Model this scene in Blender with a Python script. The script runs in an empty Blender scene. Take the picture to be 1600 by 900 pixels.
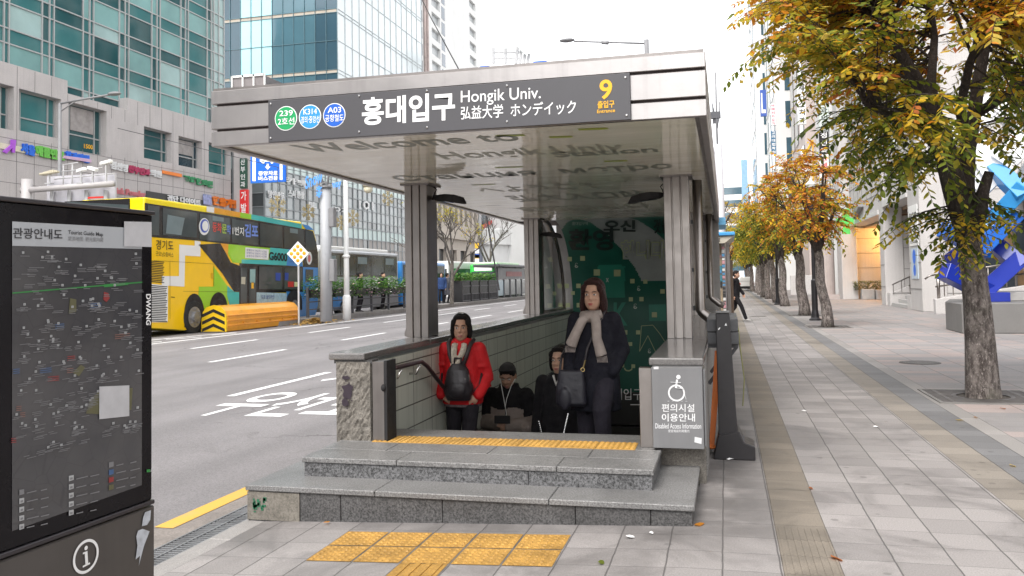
import bpy, bmesh, math, random
from mathutils import Vector, Matrix
random.seed(11)
sc = bpy.context.scene
COL = sc.collection
V = Vector
PI = math.pi

# ------------------------------------------------------------------ camera, world, sun, exposure
CAM_F, CAM_CY = 1321.857, 377.746
YAW, PITCH, ROLL = 0.246313696, 0.045047061, -0.017971061
CAM = V((0, 0, 1.55))
_w = V((-math.sin(YAW) * math.cos(PITCH), math.cos(YAW) * math.cos(PITCH), math.sin(PITCH)))
_r0 = V((math.cos(YAW), math.sin(YAW), 0))
_u0 = _r0.cross(_w)
_r = math.cos(ROLL) * _r0 + math.sin(ROLL) * _u0
_u = -math.sin(ROLL) * _r0 + math.cos(ROLL) * _u0
cam_d = bpy.data.cameras.new('camera')
cam_o = bpy.data.objects.new('camera', cam_d)
COL.objects.link(cam_o)
m = Matrix.Identity(4)
for i in range(3):
    m[i][0], m[i][1], m[i][2], m[i][3] = _r[i], _u[i], -_w[i], CAM[i]
cam_o.matrix_world = m
cam_d.sensor_width = 36
cam_d.lens = 36 * CAM_F / 1600
cam_d.shift_y = -(450 - CAM_CY) / 1600
cam_d.clip_end = 4000
cam_d.clip_start = 0.05
sc.camera = cam_o
SUN_EL, SUN_AZ = math.radians(52), math.radians(198)      # azimuth clockwise from +Y: behind and right of the camera
world = bpy.data.worlds.new('World')
sc.world = world
world.use_nodes = True
wn, wl = world.node_tree.nodes, world.node_tree.links
bg = wn['Background']
sky = wn.new('ShaderNodeTexSky')
sky.sky_type = 'NISHITA'
sky.sun_disc = False
sky.sun_elevation = SUN_EL
sky.sun_rotation = SUN_AZ
sky.air_density = 1.0
sky.dust_density = 1.0
sky.ozone_density = 1.0
hsv = wn.new('ShaderNodeHueSaturation')                    # overcast: the cloud layer greys the sky
hsv.inputs['Saturation'].default_value = 0.06
hsv.inputs['Value'].default_value = 1.2
wl.new(sky.outputs[0], hsv.inputs['Color'])
wl.new(hsv.outputs[0], bg.inputs[0])
bg.inputs[1].default_value = 0.15
sd = bpy.data.lights.new('sun', 'SUN')
sd.energy = 1.2
sd.angle = math.radians(25)
sd.color = (1, 0.95, 0.89)
so = bpy.data.objects.new('sun', sd)
COL.objects.link(so)
sdir = V((math.sin(SUN_AZ) * math.cos(SUN_EL), math.cos(SUN_AZ) * math.cos(SUN_EL), math.sin(SUN_EL)))
so.rotation_euler = sdir.to_track_quat('Z', 'Y').to_euler()
so.location = (0, 0, 60)
vs = sc.view_settings
vs.view_transform = 'Standard'
vs.look = 'None'
vs.gamma = 1.0
vs.use_curve_mapping = False
vs.exposure = 1.45
sc.render.engine = 'CYCLES'
sc.cycles.max_bounces = 6
sc.cycles.diffuse_bounces = 3
sc.cycles.glossy_bounces = 3
sc.cycles.transmission_bounces = 4
sc.cycles.transparent_max_bounces = 6
sc.cycles.use_denoising = True
sc.cycles.sample_clamp_indirect = 6

# ------------------------------------------------------------------ pixel rays (photo pixels, 1600 x 900) used to place real geometry
def _ray(px, py):
    return _w * CAM_F + _r * (px - 800) - _u * (py - CAM_CY)
def GZ(px, py, z=0.0):
    d = _ray(px, py); return CAM + d * ((z - CAM.z) / d.z)
def GX(px, py, x):
    d = _ray(px, py); return CAM + d * (x / d.x)
def GY(px, py, y):
    d = _ray(px, py); return CAM + d * (y / d.y)

# ------------------------------------------------------------------ materials
MATS = {}
def _nt(name):
    mt = bpy.data.materials.new(name); mt.use_nodes = True
    n, l = mt.node_tree.nodes, mt.node_tree.links
    return mt, n, l, n['Principled BSDF']
def _math(n, l, op, a, b=None, c=None):
    x = n.new('ShaderNodeMath'); x.operation = op
    for i, q in enumerate((a, b, c)):
        if q is None: continue
        if hasattr(q, 'is_output') or hasattr(q, 'links'): l.new(q, x.inputs[i])
        else: x.inputs[i].default_value = q
    return x.outputs[0]
def _mix(n, l, fac, a, b, mode='MIX'):
    x = n.new('ShaderNodeMix'); x.data_type = 'RGBA'; x.blend_type = mode
    def put(s, q):
        if hasattr(q, 'links'): l.new(q, s)
        elif isinstance(q, (int, float)): s.default_value = q
        else: s.default_value = (*q[:3], 1)
    put(x.inputs[0], fac); put(x.inputs[6], a); put(x.inputs[7], b)
    return x.outputs[2]
def _noise(n, l, vec, scale, detail=4, rough=.6, dist=0):
    x = n.new('ShaderNodeTexNoise'); x.inputs['Scale'].default_value = scale
    x.inputs['Detail'].default_value = detail; x.inputs['Roughness'].default_value = rough
    x.inputs['Distortion'].default_value = dist
    l.new(vec, x.inputs['Vector']); return x.outputs['Fac']
def _ramp(n, l, fac, lo, hi, a=0., b=1.):
    x = n.new('ShaderNodeMapRange'); x.inputs[1].default_value = lo; x.inputs[2].default_value = hi
    x.inputs[3].default_value = a; x.inputs[4].default_value = b
    l.new(fac, x.inputs[0]); return x.outputs[0]
def _bump(n, l, p, h, strength, dist=.01):
    b = n.new('ShaderNodeBump'); b.inputs['Strength'].default_value = strength; b.inputs['Distance'].default_value = dist
    l.new(h, b.inputs['Height']); l.new(b.outputs[0], p.inputs['Normal'])

def M(name, col, rough=.6, metal=0., var=.12, vs=2.5, speck=0., ss=180., bump=0., bs=60., spec=.5, stain=0., coat=0., streak=0.):
    """a plain surface: base colour with blotches (var), grain (speck), vertical run-off stains (streak), dirt patches (stain)"""
    if name in MATS: return MATS[name]
    mt, n, l, p = _nt(name)
    p.inputs['Roughness'].default_value = rough; p.inputs['Metallic'].default_value = metal
    p.inputs['Specular IOR Level'].default_value = spec; p.inputs['Coat Weight'].default_value = coat
    geo = n.new('ShaderNodeNewGeometry').outputs['Position'] if streak or stain else None
    tc = n.new('ShaderNodeTexCoord').outputs['Object']
    c = col
    if var:
        k = _ramp(n, l, _noise(n, l, tc, vs, 5), .25, .75, 1 - var, 1 + var)
        c = _mix(n, l, 1.0, c, k, 'MULTIPLY')
        rr = _ramp(n, l, _noise(n, l, tc, vs * 2.3, 4), .3, .7, max(.02, rough * (1 - var)), min(1, rough * (1 + var)))
        l.new(rr, p.inputs['Roughness'])
    if speck:
        k = _ramp(n, l, _noise(n, l, tc, ss, 2, .8), .32, .68, 1 - speck, 1 + speck)
        c = _mix(n, l, 1.0, c, k, 'MULTIPLY')
    if stain:
        f = _ramp(n, l, _noise(n, l, geo, 1.7, 7, .65, .6), .5, .78, 0, stain)
        c = _mix(n, l, f, c, tuple(q * .35 for q in col))
    if streak:
        mp = n.new('ShaderNodeMapping'); mp.inputs['Scale'].default_value = (9, 9, .35); l.new(geo, mp.inputs[0])
        f = _ramp(n, l, _noise(n, l, mp.outputs[0], 1.0, 5, .6), .5, .75, 0, streak)
        c = _mix(n, l, f, c, tuple(q * .45 for q in col))
    if hasattr(c, 'links'): l.new(c, p.inputs['Base Color'])
    else: p.inputs['Base Color'].default_value = (*c, 1)
    if bump: _bump(n, l, p, _noise(n, l, tc, bs, 5, .7), bump, .02)
    MATS[name] = mt
    return mt

def paving(name, col, sx=.3, sy=.3, ox=-.06, oy=4.97, jw=.006, jy=.004, var=.12, pink=None, dirt=.45, rough=.72, jcol=.22):
    """square granite pavers: a joint grid in plan, each paver its own tone, grain, gum spots and dirt"""
    if name in MATS: return MATS[name]
    mt, n, l, p = _nt(name)
    geo = n.new('ShaderNodeNewGeometry').outputs['Position']
    s = n.new('ShaderNodeSeparateXYZ'); l.new(geo, s.inputs[0])
    wob = _ramp(n, l, _noise(n, l, geo, 5.0, 5), 0, 1, -.007, .007)
    X = _math(n, l, 'ADD', s.outputs[0], wob); Y = _math(n, l, 'ADD', s.outputs[1], wob)
    ux = _math(n, l, 'DIVIDE', _math(n, l, 'SUBTRACT', X, ox), sx)
    uy = _math(n, l, 'DIVIDE', _math(n, l, 'SUBTRACT', Y, oy), sy)
    def joint(uv, w, sz):
        f = _math(n, l, 'PINGPONG', uv, .5)
        return _ramp(n, l, f, w / sz * .35, w / sz, 1, 0)
    jx = joint(ux, jw, sx); jyv = joint(uy, jy, sy)
    j = _math(n, l, 'MAXIMUM', jx, _math(n, l, 'MULTIPLY', jyv, .75))
    cb = n.new('ShaderNodeCombineXYZ'); l.new(_math(n, l, 'FLOOR', ux), cb.inputs[0]); l.new(_math(n, l, 'FLOOR', uy), cb.inputs[1])
    wnz = n.new('ShaderNodeTexWhiteNoise'); wnz.noise_dimensions = '2D'; l.new(cb.outputs[0], wnz.inputs['Vector'])
    k = _ramp(n, l, wnz.outputs['Value'], 0, 1, 1 - var, 1 + var)
    c = col
    if pink: c = _mix(n, l, _ramp(n, l, wnz.outputs['Value'], .55, .95, 0, 1), col, pink)
    c = _mix(n, l, 1., c, k, 'MULTIPLY')
    g = _ramp(n, l, _noise(n, l, geo, 110, 3, .85), .32, .68, .74, 1.26)
    c = _mix(n, l, 1., c, g, 'MULTIPLY')
    d = _ramp(n, l, _noise(n, l, geo, 1.3, 9, .66, .8), .47, .68, 0, dirt)
    c = _mix(n, l, d, c, tuple(q * .42 for q in col))
    # grime trodden against the foot of the entrance
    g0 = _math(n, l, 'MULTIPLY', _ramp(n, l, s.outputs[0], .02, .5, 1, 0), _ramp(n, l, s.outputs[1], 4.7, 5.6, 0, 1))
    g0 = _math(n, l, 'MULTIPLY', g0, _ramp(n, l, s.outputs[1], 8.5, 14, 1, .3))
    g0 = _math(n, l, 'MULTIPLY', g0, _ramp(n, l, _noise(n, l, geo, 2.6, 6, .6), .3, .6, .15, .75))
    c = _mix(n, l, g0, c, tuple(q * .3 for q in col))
    vo = n.new('ShaderNodeTexVoronoi'); vo.inputs['Scale'].default_value = 3.4; vo.inputs['Randomness'].default_value = 1; l.new(geo, vo.inputs['Vector'])
    f = _ramp(n, l, vo.outputs['Distance'], .07, .10, .5, 0)
    c = _mix(n, l, f, c, tuple(q * .4 for q in col))
    c = _mix(n, l, _math(n, l, 'MULTIPLY', j, .8), c, tuple(q * jcol for q in col))
    l.new(c, p.inputs['Base Color'])
    l.new(_ramp(n, l, d, 0, dirt + .01, rough, rough * .72), p.inputs['Roughness'])
    h = _math(n, l, 'SUBTRACT', _math(n, l, 'MULTIPLY', _noise(n, l, geo, 160, 3, .7), .25), j)
    _bump(n, l, p, h, .5, .006)
    MATS[name] = mt
    return mt

# ------------------------------------------------------------------ mesh builder
class MB:
    def __init__(s): s.v, s.f, s.m = [], [], []
    def add(s, vs_, fs, m=0):
        b = len(s.v); s.v += [V(q) for q in vs_]
        for f in fs: s.f.append([b + i for i in f]); s.m.append(m)
        return s
    def hexa(s, p, m=0):           # 4 bottom (ccw) + 4 top
        return s.add(p, [(3, 2, 1, 0), (4, 5, 6, 7), (0, 1, 5, 4), (1, 2, 6, 5), (2, 3, 7, 6), (3, 0, 4, 7)], m)
    def box(s, x0, x1, y0, y1, z0, z1, m=0):
        return s.hexa([(x0, y0, z0), (x1, y0, z0), (x1, y1, z0), (x0, y1, z0), (x0, y0, z1), (x1, y0, z1), (x1, y1, z1), (x0, y1, z1)], m)
    def quad(s, a, b, c, d, m=0): return s.add([a, b, c, d], [(0, 1, 2, 3)], m)
    def poly(s, pts, m=0): return s.add(pts, [tuple(range(len(pts)))], m)
    def prism(s, pts, ext, m=0, ms=None):
        n = len(pts); e = V(ext)
        s.add([V(p) for p in pts] + [V(p) + e for p in pts],
              [tuple(range(n))[::-1], tuple(range(n, 2 * n))], m)
        b = len(s.v) - 2 * n
        for i in range(n):
            j = (i + 1) % n
            s.f.append([b + i, b + j, b + n + j, b + n + i]); s.m.append(m if ms is None else ms)
        return s
    def bar(s, a, b, w, h=None, m=0, up=(0, 0, 1)):
        a, b = V(a), V(b); d = (b - a).normalized(); h = h or w
        u = V(up)
        if abs(d.dot(u)) > .98: u = V((0, 1, 0)) if abs(d.y) < .9 else V((1, 0, 0))
        r = d.cross(u).normalized() * (w / 2); t = r.cross(d).normalized() * (h / 2)
        return s.hexa([a - r - t, a + r - t, a + r + t, a - r + t, b - r - t, b + r - t, b + r + t, b - r + t], m)
    def tube(s, pts, r, seg=8, m=0, cap=True):
        pts = [V(p) for p in pts]; n = len(pts); rs = r if isinstance(r, (list, tuple)) else [r] * n
        b = len(s.v); prev = None
        for i, p in enumerate(pts):
            t = (pts[min(i + 1, n - 1)] - pts[max(i - 1, 0)]).normalized()
            if prev is None:
                x = t.cross(V((0, 0, 1)))
                if x.length < .05: x = t.cross(V((1, 0, 0)))
            else: x = prev - t * prev.dot(t)
            x.normalize(); prev = x; y = t.cross(x)
            for k in range(seg):
                a = 2 * PI * k / seg
                s.v.append(p + (x * math.cos(a) + y * math.sin(a)) * rs[i])
        for i in range(n - 1):
            for k in range(seg):
                k2 = (k + 1) % seg
                s.f.append([b + i * seg + k, b + i * seg + k2, b + (i + 1) * seg + k2, b + (i + 1) * seg + k]); s.m.append(m)
        if cap:
            s.f.append([b + k for k in range(seg)][::-1]); s.m.append(m)
            s.f.append([b + (n - 1) * seg + k for k in range(seg)]); s.m.append(m)
        return s
    def rings(s, rings, m=0, cap=True):      # loft of equal-length closed rings
        k = len(rings[0]); b = len(s.v)
        for r in rings: s.v += [V(p) for p in r]
        for i in range(len(rings) - 1):
            for j in range(k):
                j2 = (j + 1) % k
                s.f.append([b + i * k + j, b + i * k + j2, b + (i + 1) * k + j2, b + (i + 1) * k + j]); s.m.append(m)
        if cap:
            s.f.append([b + j for j in range(k)][::-1]); s.m.append(m)
            s.f.append([b + (len(rings) - 1) * k + j for j in range(k)]); s.m.append(m)
        return s
    def lathe(s, prof, c=(0, 0, 0), seg=16, m=0, axis='z', cap=True):
        R = []
        for r, h in prof:
            ring = []
            for k in range(seg):
                a = 2 * PI * k / seg
                q = (r * math.cos(a), r * math.sin(a), h)
                if axis == 'x': q = (h, q[0], q[1])
                if axis == 'y': q = (q[1], h, q[0])
                ring.append(V(q) + V(c))
            R.append(ring)
        return s.rings(R, m, cap)
    def ball(s, c, r, seg=12, rn=8, m=0, rot=None):
        r = (r, r, r) if isinstance(r, (int, float)) else r
        R = []
        for i in range(rn + 1):
            t = -PI / 2 + PI * (i + .02) / (rn + .04); ring = []
            for k in range(seg):
                a = 2 * PI * k / seg
                q = V((r[0] * math.cos(t) * math.cos(a), r[1] * math.cos(t) * math.sin(a), r[2] * math.sin(t)))
                if rot: q = rot @ q
                ring.append(V(c) + q)
            R.append(ring)
        return s.rings(R, m)
    def disc(s, c, r, rt, up, seg=24, m=0, r2=None):
        c, rt, up = V(c), V(rt), V(up)
        return s.poly([c + rt * (r * math.cos(2 * PI * k / seg)) + up * ((r2 or r) * math.sin(2 * PI * k / seg)) for k in range(seg)], m)
    def ring2(s, c, r0, r1, rt, up, seg=28, m=0):
        c, rt, up = V(c), V(rt), V(up); a = []
        for r in (r0, r1): a.append([c + rt * (r * math.cos(2 * PI * k / seg)) + up * (r * math.sin(2 * PI * k / seg)) for k in range(seg)])
        return s.rings(a, m, cap=False)
    def text(s, body, o, rt, up, size, m=0, align='CENTER', bold=0., sx=1., fn=None, sp=1.0):
        vs_, fs = glyphs(body, bold, sp)
        if not vs_: return s
        x0, x1 = min(q[0] for q in vs_), max(q[0] for q in vs_)
        sh = {'CENTER': (x0 + x1) / 2, 'LEFT': x0, 'RIGHT': x1}[align]
        o = V(o)
        if fn: pts = [fn((q[0] - sh) * size * sx, q[1] * size) for q in vs_]
        else:
            rt, up = V(rt), V(up); pts = [o + rt * ((q[0] - sh) * size * sx) + up * (q[1] * size) for q in vs_]
        return s.add(pts, fs, m)
    def each(s, name, mats, parent=None, **kw):      # every loose piece becomes an object of its own
        par = list(range(len(s.v)))
        def root(i):
            while par[i] != i: par[i] = par[par[i]]; i = par[i]
            return i
        for f in s.f:
            for i in f[1:]: par[root(i)] = root(f[0])
        groups = {}
        for f, m_ in zip(s.f, s.m): groups.setdefault(root(f[0]), []).append((f, m_))
        out_ = []
        for fs in groups.values():
            q = MB(); mp = {}
            for f, m_ in fs:
                for i in f:
                    if i not in mp: mp[i] = len(q.v); q.v.append(s.v[i])
                q.f.append([mp[i] for i in f]); q.m.append(m_)
            out_.append(q.build(name, mats, parent, **kw))
        return out_
    def build(s, name, mats, parent=None, bevel=0., smooth=False, local=False, recalc=True, seg=1, tri=False):
        me = bpy.data.meshes.new(name)
        off = V((0, 0, 0))
        if parent is not None and not local:
            q = parent
            while q is not None: off = off + q.location; q = q.parent
        me.from_pydata([v - off for v in s.v], [], s.f)
        mats = mats if isinstance(mats, (list, tuple)) else [mats]
        for q in mats: me.materials.append(q)
        if len(mats) > 1: me.polygons.foreach_set('material_index', s.m)
        if recalc or bevel:
            bm = bmesh.new(); bm.from_mesh(me)
            if bevel:
                bmesh.ops.remove_doubles(bm, verts=bm.verts, dist=1e-5)
                bmesh.ops.recalc_face_normals(bm, faces=bm.faces)
                ed = [e for e in bm.edges if len(e.link_faces) == 2 and e.calc_face_angle(0) > .5]
                bmesh.ops.bevel(bm, geom=ed, offset=bevel, segments=seg, affect='EDGES', profile=.5, clamp_overlap=True)
            else: bmesh.ops.recalc_face_normals(bm, faces=bm.faces)
            bm.to_mesh(me); bm.free()
        if smooth: me.polygons.foreach_set('use_smooth', [True] * len(me.polygons))
        o = bpy.data.objects.new(name, me); COL.objects.link(o)
        if parent is not None: o.parent = parent
        return o

_G = {}
def glyphs(body, bold, sp):
    k = (body, round(bold, 4), sp)
    if k in _G: return _G[k]
    c = bpy.data.curves.new('glyph', 'FONT'); c.body = body; c.size = 1; c.offset = bold; c.resolution_u = 4; c.space_character = sp
    o = bpy.data.objects.new('glyph', c); COL.objects.link(o)
    dg = bpy.context.evaluated_depsgraph_get()
    me = bpy.data.meshes.new_from_object(o.evaluated_get(dg))
    r = ([tuple(v.co) for v in me.vertices], [tuple(p.vertices) for p in me.polygons])
    bpy.data.objects.remove(o); bpy.data.curves.remove(c); bpy.data.meshes.remove(me)
    _G[k] = r
    return r

def thing(name, label, cat, loc=(0, 0, 0), rz=0., group=None):
    o = bpy.data.objects.new(name, None); COL.objects.link(o)
    o.empty_display_size = .2
    o.location = loc; o.rotation_euler = (0, 0, rz)
    return tag(o, label, cat, group)
def tag(o, label, cat, group=None):
    o['label'] = label; o['category'] = cat
    if group: o['group'] = group
    return o
def struct(o):
    o['kind'] = 'structure'; return o
def stuff(o):
    o['kind'] = 'stuff'; return o
def copy_tree(o, parent=None):
    c = o.copy(); COL.objects.link(c)
    if parent is not None: c.parent = parent
    for ch in o.children: copy_tree(ch, c)
    return c
XA, YA, ZA = V((1, 0, 0)), V((0, 1, 0)), V((0, 0, 1))

# shared materials
STEEL = M('brushed_steel', (.29, .265, .25), .36, 1., var=.14, vs=3, bump=.04, bs=14, streak=.25)
STEEL_D = M('worn_steel', (.24, .22, .21), .42, 1., var=.15, vs=4, streak=.3)
CHROME = M('bright_steel', (.7, .69, .68), .16, 1., var=.05)
BLACK = M('black_paint', (.018, .016, .018), .38, var=.25, vs=9, spec=.5)
MATTE_K = M('matte_black', (.014, .013, .014), .75, var=.2)
WHITE = M('white_paint', (.78, .78, .77), .5, var=.06)
WHITE_L = M('white_lettering', (.82, .82, .82), .6, var=0)
DGREY = M('dark_grey_paint', (.07, .07, .078), .45, var=.15)
MGREY = M('mid_grey_paint', (.22, .22, .23), .5, var=.15, stain=.2)
LGREY = M('light_grey_paint', (.48, .48, .49), .5, var=.1, streak=.2)
YELLOW = M('yellow_paint', (.78, .45, .03), .5, var=.12, stain=.25)
RUBBER = M('tyre_rubber', (.02, .02, .02), .85, var=.2)
RED = M('red_paint', (.6, .03, .02), .5, var=.08)
BLUE = M('blue_sign_paint', (.01, .12, .62), .4, var=.05)
GLASS_D = M('dark_glass', (.02, .03, .032), .06, var=.1, spec=.8)
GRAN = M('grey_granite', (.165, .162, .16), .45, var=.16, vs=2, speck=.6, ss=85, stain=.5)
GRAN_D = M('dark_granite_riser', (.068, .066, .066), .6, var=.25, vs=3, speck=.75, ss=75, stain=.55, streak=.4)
GRAN_R = M('rough_split_granite', (.17, .155, .135), .85, var=.35, vs=6, speck=.4, ss=90, bump=1., bs=9, stain=.4)
# ------------------------------------------------------------------ ground, road, pavements
def gz(x):                                      # the pavement falls 4 % to the kerb left of the entrance
    return .04 * (x + .23) if x < -.23 else 0.
def asphalt():
    mt, n, l, p = _nt('asphalt')
    geo = n.new('ShaderNodeNewGeometry').outputs['Position']
    g = _ramp(n, l, _noise(n, l, geo, 75, 3, .8), .3, .7, .62, 1.4)
    mp = n.new('ShaderNodeMapping'); mp.inputs['Scale'].default_value = (.9, .05, 1); l.new(geo, mp.inputs[0])
    k = _ramp(n, l, _noise(n, l, mp.outputs[0], 1, 5), .3, .7, .86, 1.14)
    k2 = _ramp(n, l, _noise(n, l, geo, .35, 6, .6), .3, .7, .84, 1.14)
    c = _mix(n, l, 1, (.20, .188, .192), g, 'MULTIPLY'); c = _mix(n, l, 1, c, k, 'MULTIPLY'); c = _mix(n, l, 1, c, k2, 'MULTIPLY')
    vo = n.new('ShaderNodeTexVoronoi'); vo.inputs['Scale'].default_value = 26; l.new(geo, vo.inputs['Vector'])
    c = _mix(n, l, _ramp(n, l, vo.outputs['Distance'], .1, .16, .4, 0), c, (.34, .32, .31))
    ce = n.new('ShaderNodeTexVoronoi'); ce.feature = 'DISTANCE_TO_EDGE'; ce.inputs['Scale'].default_value = .42
    wv = n.new('ShaderNodeVectorMath'); wv.operation = 'ADD'; nz = n.new('ShaderNodeTexNoise'); nz.inputs['Scale'].default_value = 1.6; nz.inputs['Detail'].default_value = 6; l.new(geo, nz.inputs['Vector'])
    l.new(geo, wv.inputs[0]); l.new(nz.outputs['Color'], wv.inputs[1]); l.new(wv.outputs[0], ce.inputs['Vector'])
    cf = _math(n, l, 'MULTIPLY', _ramp(n, l, ce.outputs['Distance'], .004, .014, .8, 0), _ramp(n, l, _noise(n, l, geo, .25, 3), .5, .6, 0, 1))
    c = _mix(n, l, cf, c, (.05, .045, .045))
    sx_ = n.new('ShaderNodeSeparateXYZ'); l.new(geo, sx_.inputs[0])
    tk_ = _math(n, l, 'PINGPONG', _math(n, l, 'DIVIDE', _math(n, l, 'ADD', sx_.outputs[0], 5.6), 1.8), .5)
    c = _mix(n, l, _math(n, l, 'MULTIPLY', _ramp(n, l, tk_, .28, .5, 0, .38), _ramp(n, l, _noise(n, l, geo, .7, 4), .3, .6)), c, (.10, .095, .097))
    l.new(c, p.inputs['Base Color']); p.inputs['Roughness'].default_value = .78
    _bump(n, l, p, _noise(n, l, geo, 110, 4, .8), .6, .01)
    return mt
def road_paint(name, col):
    mt, n, l, p = _nt(name)
    geo = n.new('ShaderNodeNewGeometry').outputs['Position']
    f = _ramp(n, l, _noise(n, l, geo, 45, 5, .75), .56, .7, 0, .75)
    f2 = _ramp(n, l, _noise(n, l, geo, 3, 6, .6), .5, .8, 0, .35)
    c = _mix(n, l, f, col, (.2, .19, .19)); c = _mix(n, l, f2, c, (.3, .28, .27))
    l.new(c, p.inputs['Base Color']); p.inputs['Roughness'].default_value = .65
    return mt
RZ = -.14
ASPH = asphalt()
RPW, RPY = road_paint('road_marking_white', (.8, .8, .8)), road_paint('road_marking_yellow', (.62, .36, .06))
PAV = paving('grey_pavers', (.255, .237, .230), dirt=.75, var=.16)
PAVT = paving('tan_guide_pavers', (.200, .172, .140), ox=.25, dirt=.7, rough=.8)
PAVT2 = paving('tan_edge_pavers', (.225, .200, .172), ox=1.76, dirt=.6)
PAVD = paving('dark_edge_pavers', (.155, .153, .156), ox=2.06, dirt=.4)
PAVK = paving('pale_edge_stones', (.26, .245, .235), sx=.2, sy=1.0, ox=2.36, dirt=.3)
PAVP = paving('plaza_pavers', (.265, .25, .247), sx=.6, sy=.3, ox=2.55, var=.10, pink=(.31, .25, .232), dirt=.35, jw=.008)

b = MB()
for x0, x1, y0, y1 in ((-1500, -3.45, -400, 3000), (40, 1500, -400, 3000), (-3.45, 40, -400, 5.5), (-3.45, 40, 19, 3000), (-3.45, -3.3, 5.5, 19), (-.1, 40, 5.5, 19)):
    b.quad((x0, y0, -.5), (x1, y0, -.5), (x1, y1, -.5), (x0, y1, -.5))
struct(b.build('ground', M('bare_ground', (.2, .19, .18), .9)))
b = MB(); b.quad((-31, -40, RZ), (-3.62, -40, RZ), (-3.62, 600, RZ), (-31, 600, RZ))
struct(b.build('road', ASPH))
b = MB(); b.quad((-60, -40, -.02), (-31, -40, -.02), (-31, 600, -.02), (-60, 600, -.02)); b.quad((-31, -40, -.14), (-31, 600, -.14), (-31, 600, -.02), (-31, -40, -.02))
struct(b.build('far_pavement', PAV))
# near pavement: sloped part left of the entrance axis, flat part right
b = MB()
for y0, y1 in ((-6, 6.5), (17.3, 220)):
    b.quad((-3.2, y0, gz(-3.2)), (-.23, y0, 0), (-.23, y1, 0), (-3.2, y1, gz(-3.2)))
b.quad((-.23, -6, 0), (.25, -6, 0), (.25, 220, 0), (-.23, 220, 0))
b.quad((-3.45, 6.5, gz(-3.3)), (-3.1, 6.5, gz(-3.1)), (-3.1, 17.3, gz(-3.1)), (-3.45, 17.3, gz(-3.3)))
b.quad((.55, -6, 0), (1.76, -6, 0), (1.76, 220, 0), (.55, 220, 0))
struct(b.build('pavement', PAV))
for nm, x0, x1, mt in (('tactile_guide_strip', .25, .55, PAVT), ('tan_paving_strip', 1.76, 2.06, PAVT2), ('dark_paving_strip', 2.06, 2.36, PAVD), ('pale_edge_strip', 2.36, 2.55, PAVK)):
    b = MB(); b.quad((x0, -6, 0), (x1, -6, 0), (x1, 220, 0), (x0, 220, 0)); struct(b.build(nm, mt))
b = MB(); b.quad((2.55, -6, 0), (40, -6, 0), (40, 220, 0), (2.55, 220, 0)); struct(b.build('plaza', PAVP))
# ribs on the near part of the tan strip
b = MB()
for k in range(8):
    x = .268 + k * .038
    b.box(x, x + .016, 3.2, 5.52, -.002, .004)
struct(b.build('tactile_ribs', PAVT))
# kerb stone
b = MB()
y = -6.0
while y < 5.3:
    b.box(-3.36, -3.2, y + .004, y + .996, -.4, gz(-3.28) + .002); y += 1.0
b.box(-3.45, -3.25, 17.3, 220, -.4, -.1)
struct(b.build('kerb', M('kerb_granite', (.27, .255, .245), .7, var=.1, speck=.3, stain=.25), bevel=.006))
b = MB(); b.quad((-3.62, -6, RZ - .06), (-3.36, -6, RZ - .06), (-3.36, 16, RZ - .06), (-3.62, 16, RZ - .06))
struct(b.build('gutter_bed', M('gutter_dark', (.03, .028, .027), .9)))
b = MB(); b.quad((-3.90, -6, RZ + .004), (-3.6, -6, RZ + .004), (-3.6, 60, RZ + .004), (-3.9, 60, RZ + .004))
struct(b.build('gutter_concrete', M('gutter_concrete', (.21, .185, .168), .85, var=.2, vs=4, speck=.25, ss=70, stain=.4)))
# drain grates
GRATE_M = M('galvanised_grate', (.30, .30, .31), .5, .7, var=.2)
b = MB()
for k in range(24): b.box(-3.6, -3.365, k * .04 - .006, k * .04 + .006, RZ - .03, RZ + .006)
for x in (-3.6, -3.49, -3.385): b.box(x, x + .014, -.02, .94, RZ - .032, RZ + .009)
grate = b.build('drain_grate', GRATE_M)
grate.location = (0, 1.55, 0)
tag(grate, 'steel slot drain grates along the kerb beside the yellow road line', 'drain grate', 'drain grates along the kerb')
for k in range(1, 9):
    g = grate.copy(); COL.objects.link(g); g.location.y = 1.55 + .97 * k
# road markings (thin sheets on the asphalt)
z = RZ + .004
def stripe(b, x0, x1, y0, y1): b.quad((x0, y0, z), (x1, y0, z), (x1, y1, z), (x0, y1, z))
z = RZ + .008; b = MB(); stripe(b, -3.925, -3.775, 5.2, 40); z = RZ + .004; struct(b.build('yellow_kerb_line', RPY))
b = MB()
for x in (-7.35, -11.05, -13.95):
    for k in range(-1, 24):
        y = (11.5 if x == -7.35 else 16.5 if x > -12 else 20) + 6.6 * k
        stripe(b, x - .07, x + .07, y, y + 3.3)
a, c = GZ(242, 538, RZ), GZ(627, 500, RZ)
for p, q, w in (((-16.6, 10), (-16.1, 32), .16), ((-16.1, 32), (-16.3, 200), .16), ((-18.6, 16), (-17.0, 27), .14)):
    p, q = V((*p, z)), V((*q, z)); d = (q - p).normalized(); n_ = V((-d.y, d.x, 0)) * w / 2
    b.quad(p - n_, p + n_, q + n_, q - n_)
for k in range(5):
    p = V((-18.3 + .32 * k, 17.5 + 2 * k, z)); b.quad(p, p + V((.12, -.1, 0)), p + V((1.6 - .3 * k, .9, 0)), p + V((1.5 - .3 * k, 1.05, 0)))
for k in range(3):
    b.quad((-9.6, 62 + 14 * k, z), (-9.1, 62 + 14 * k, z), (-9.1, 64 + 14 * k, z), (-9.6, 64 + 14 * k, z))
struct(b.build('lane_markings', RPW))
b = MB()
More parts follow.
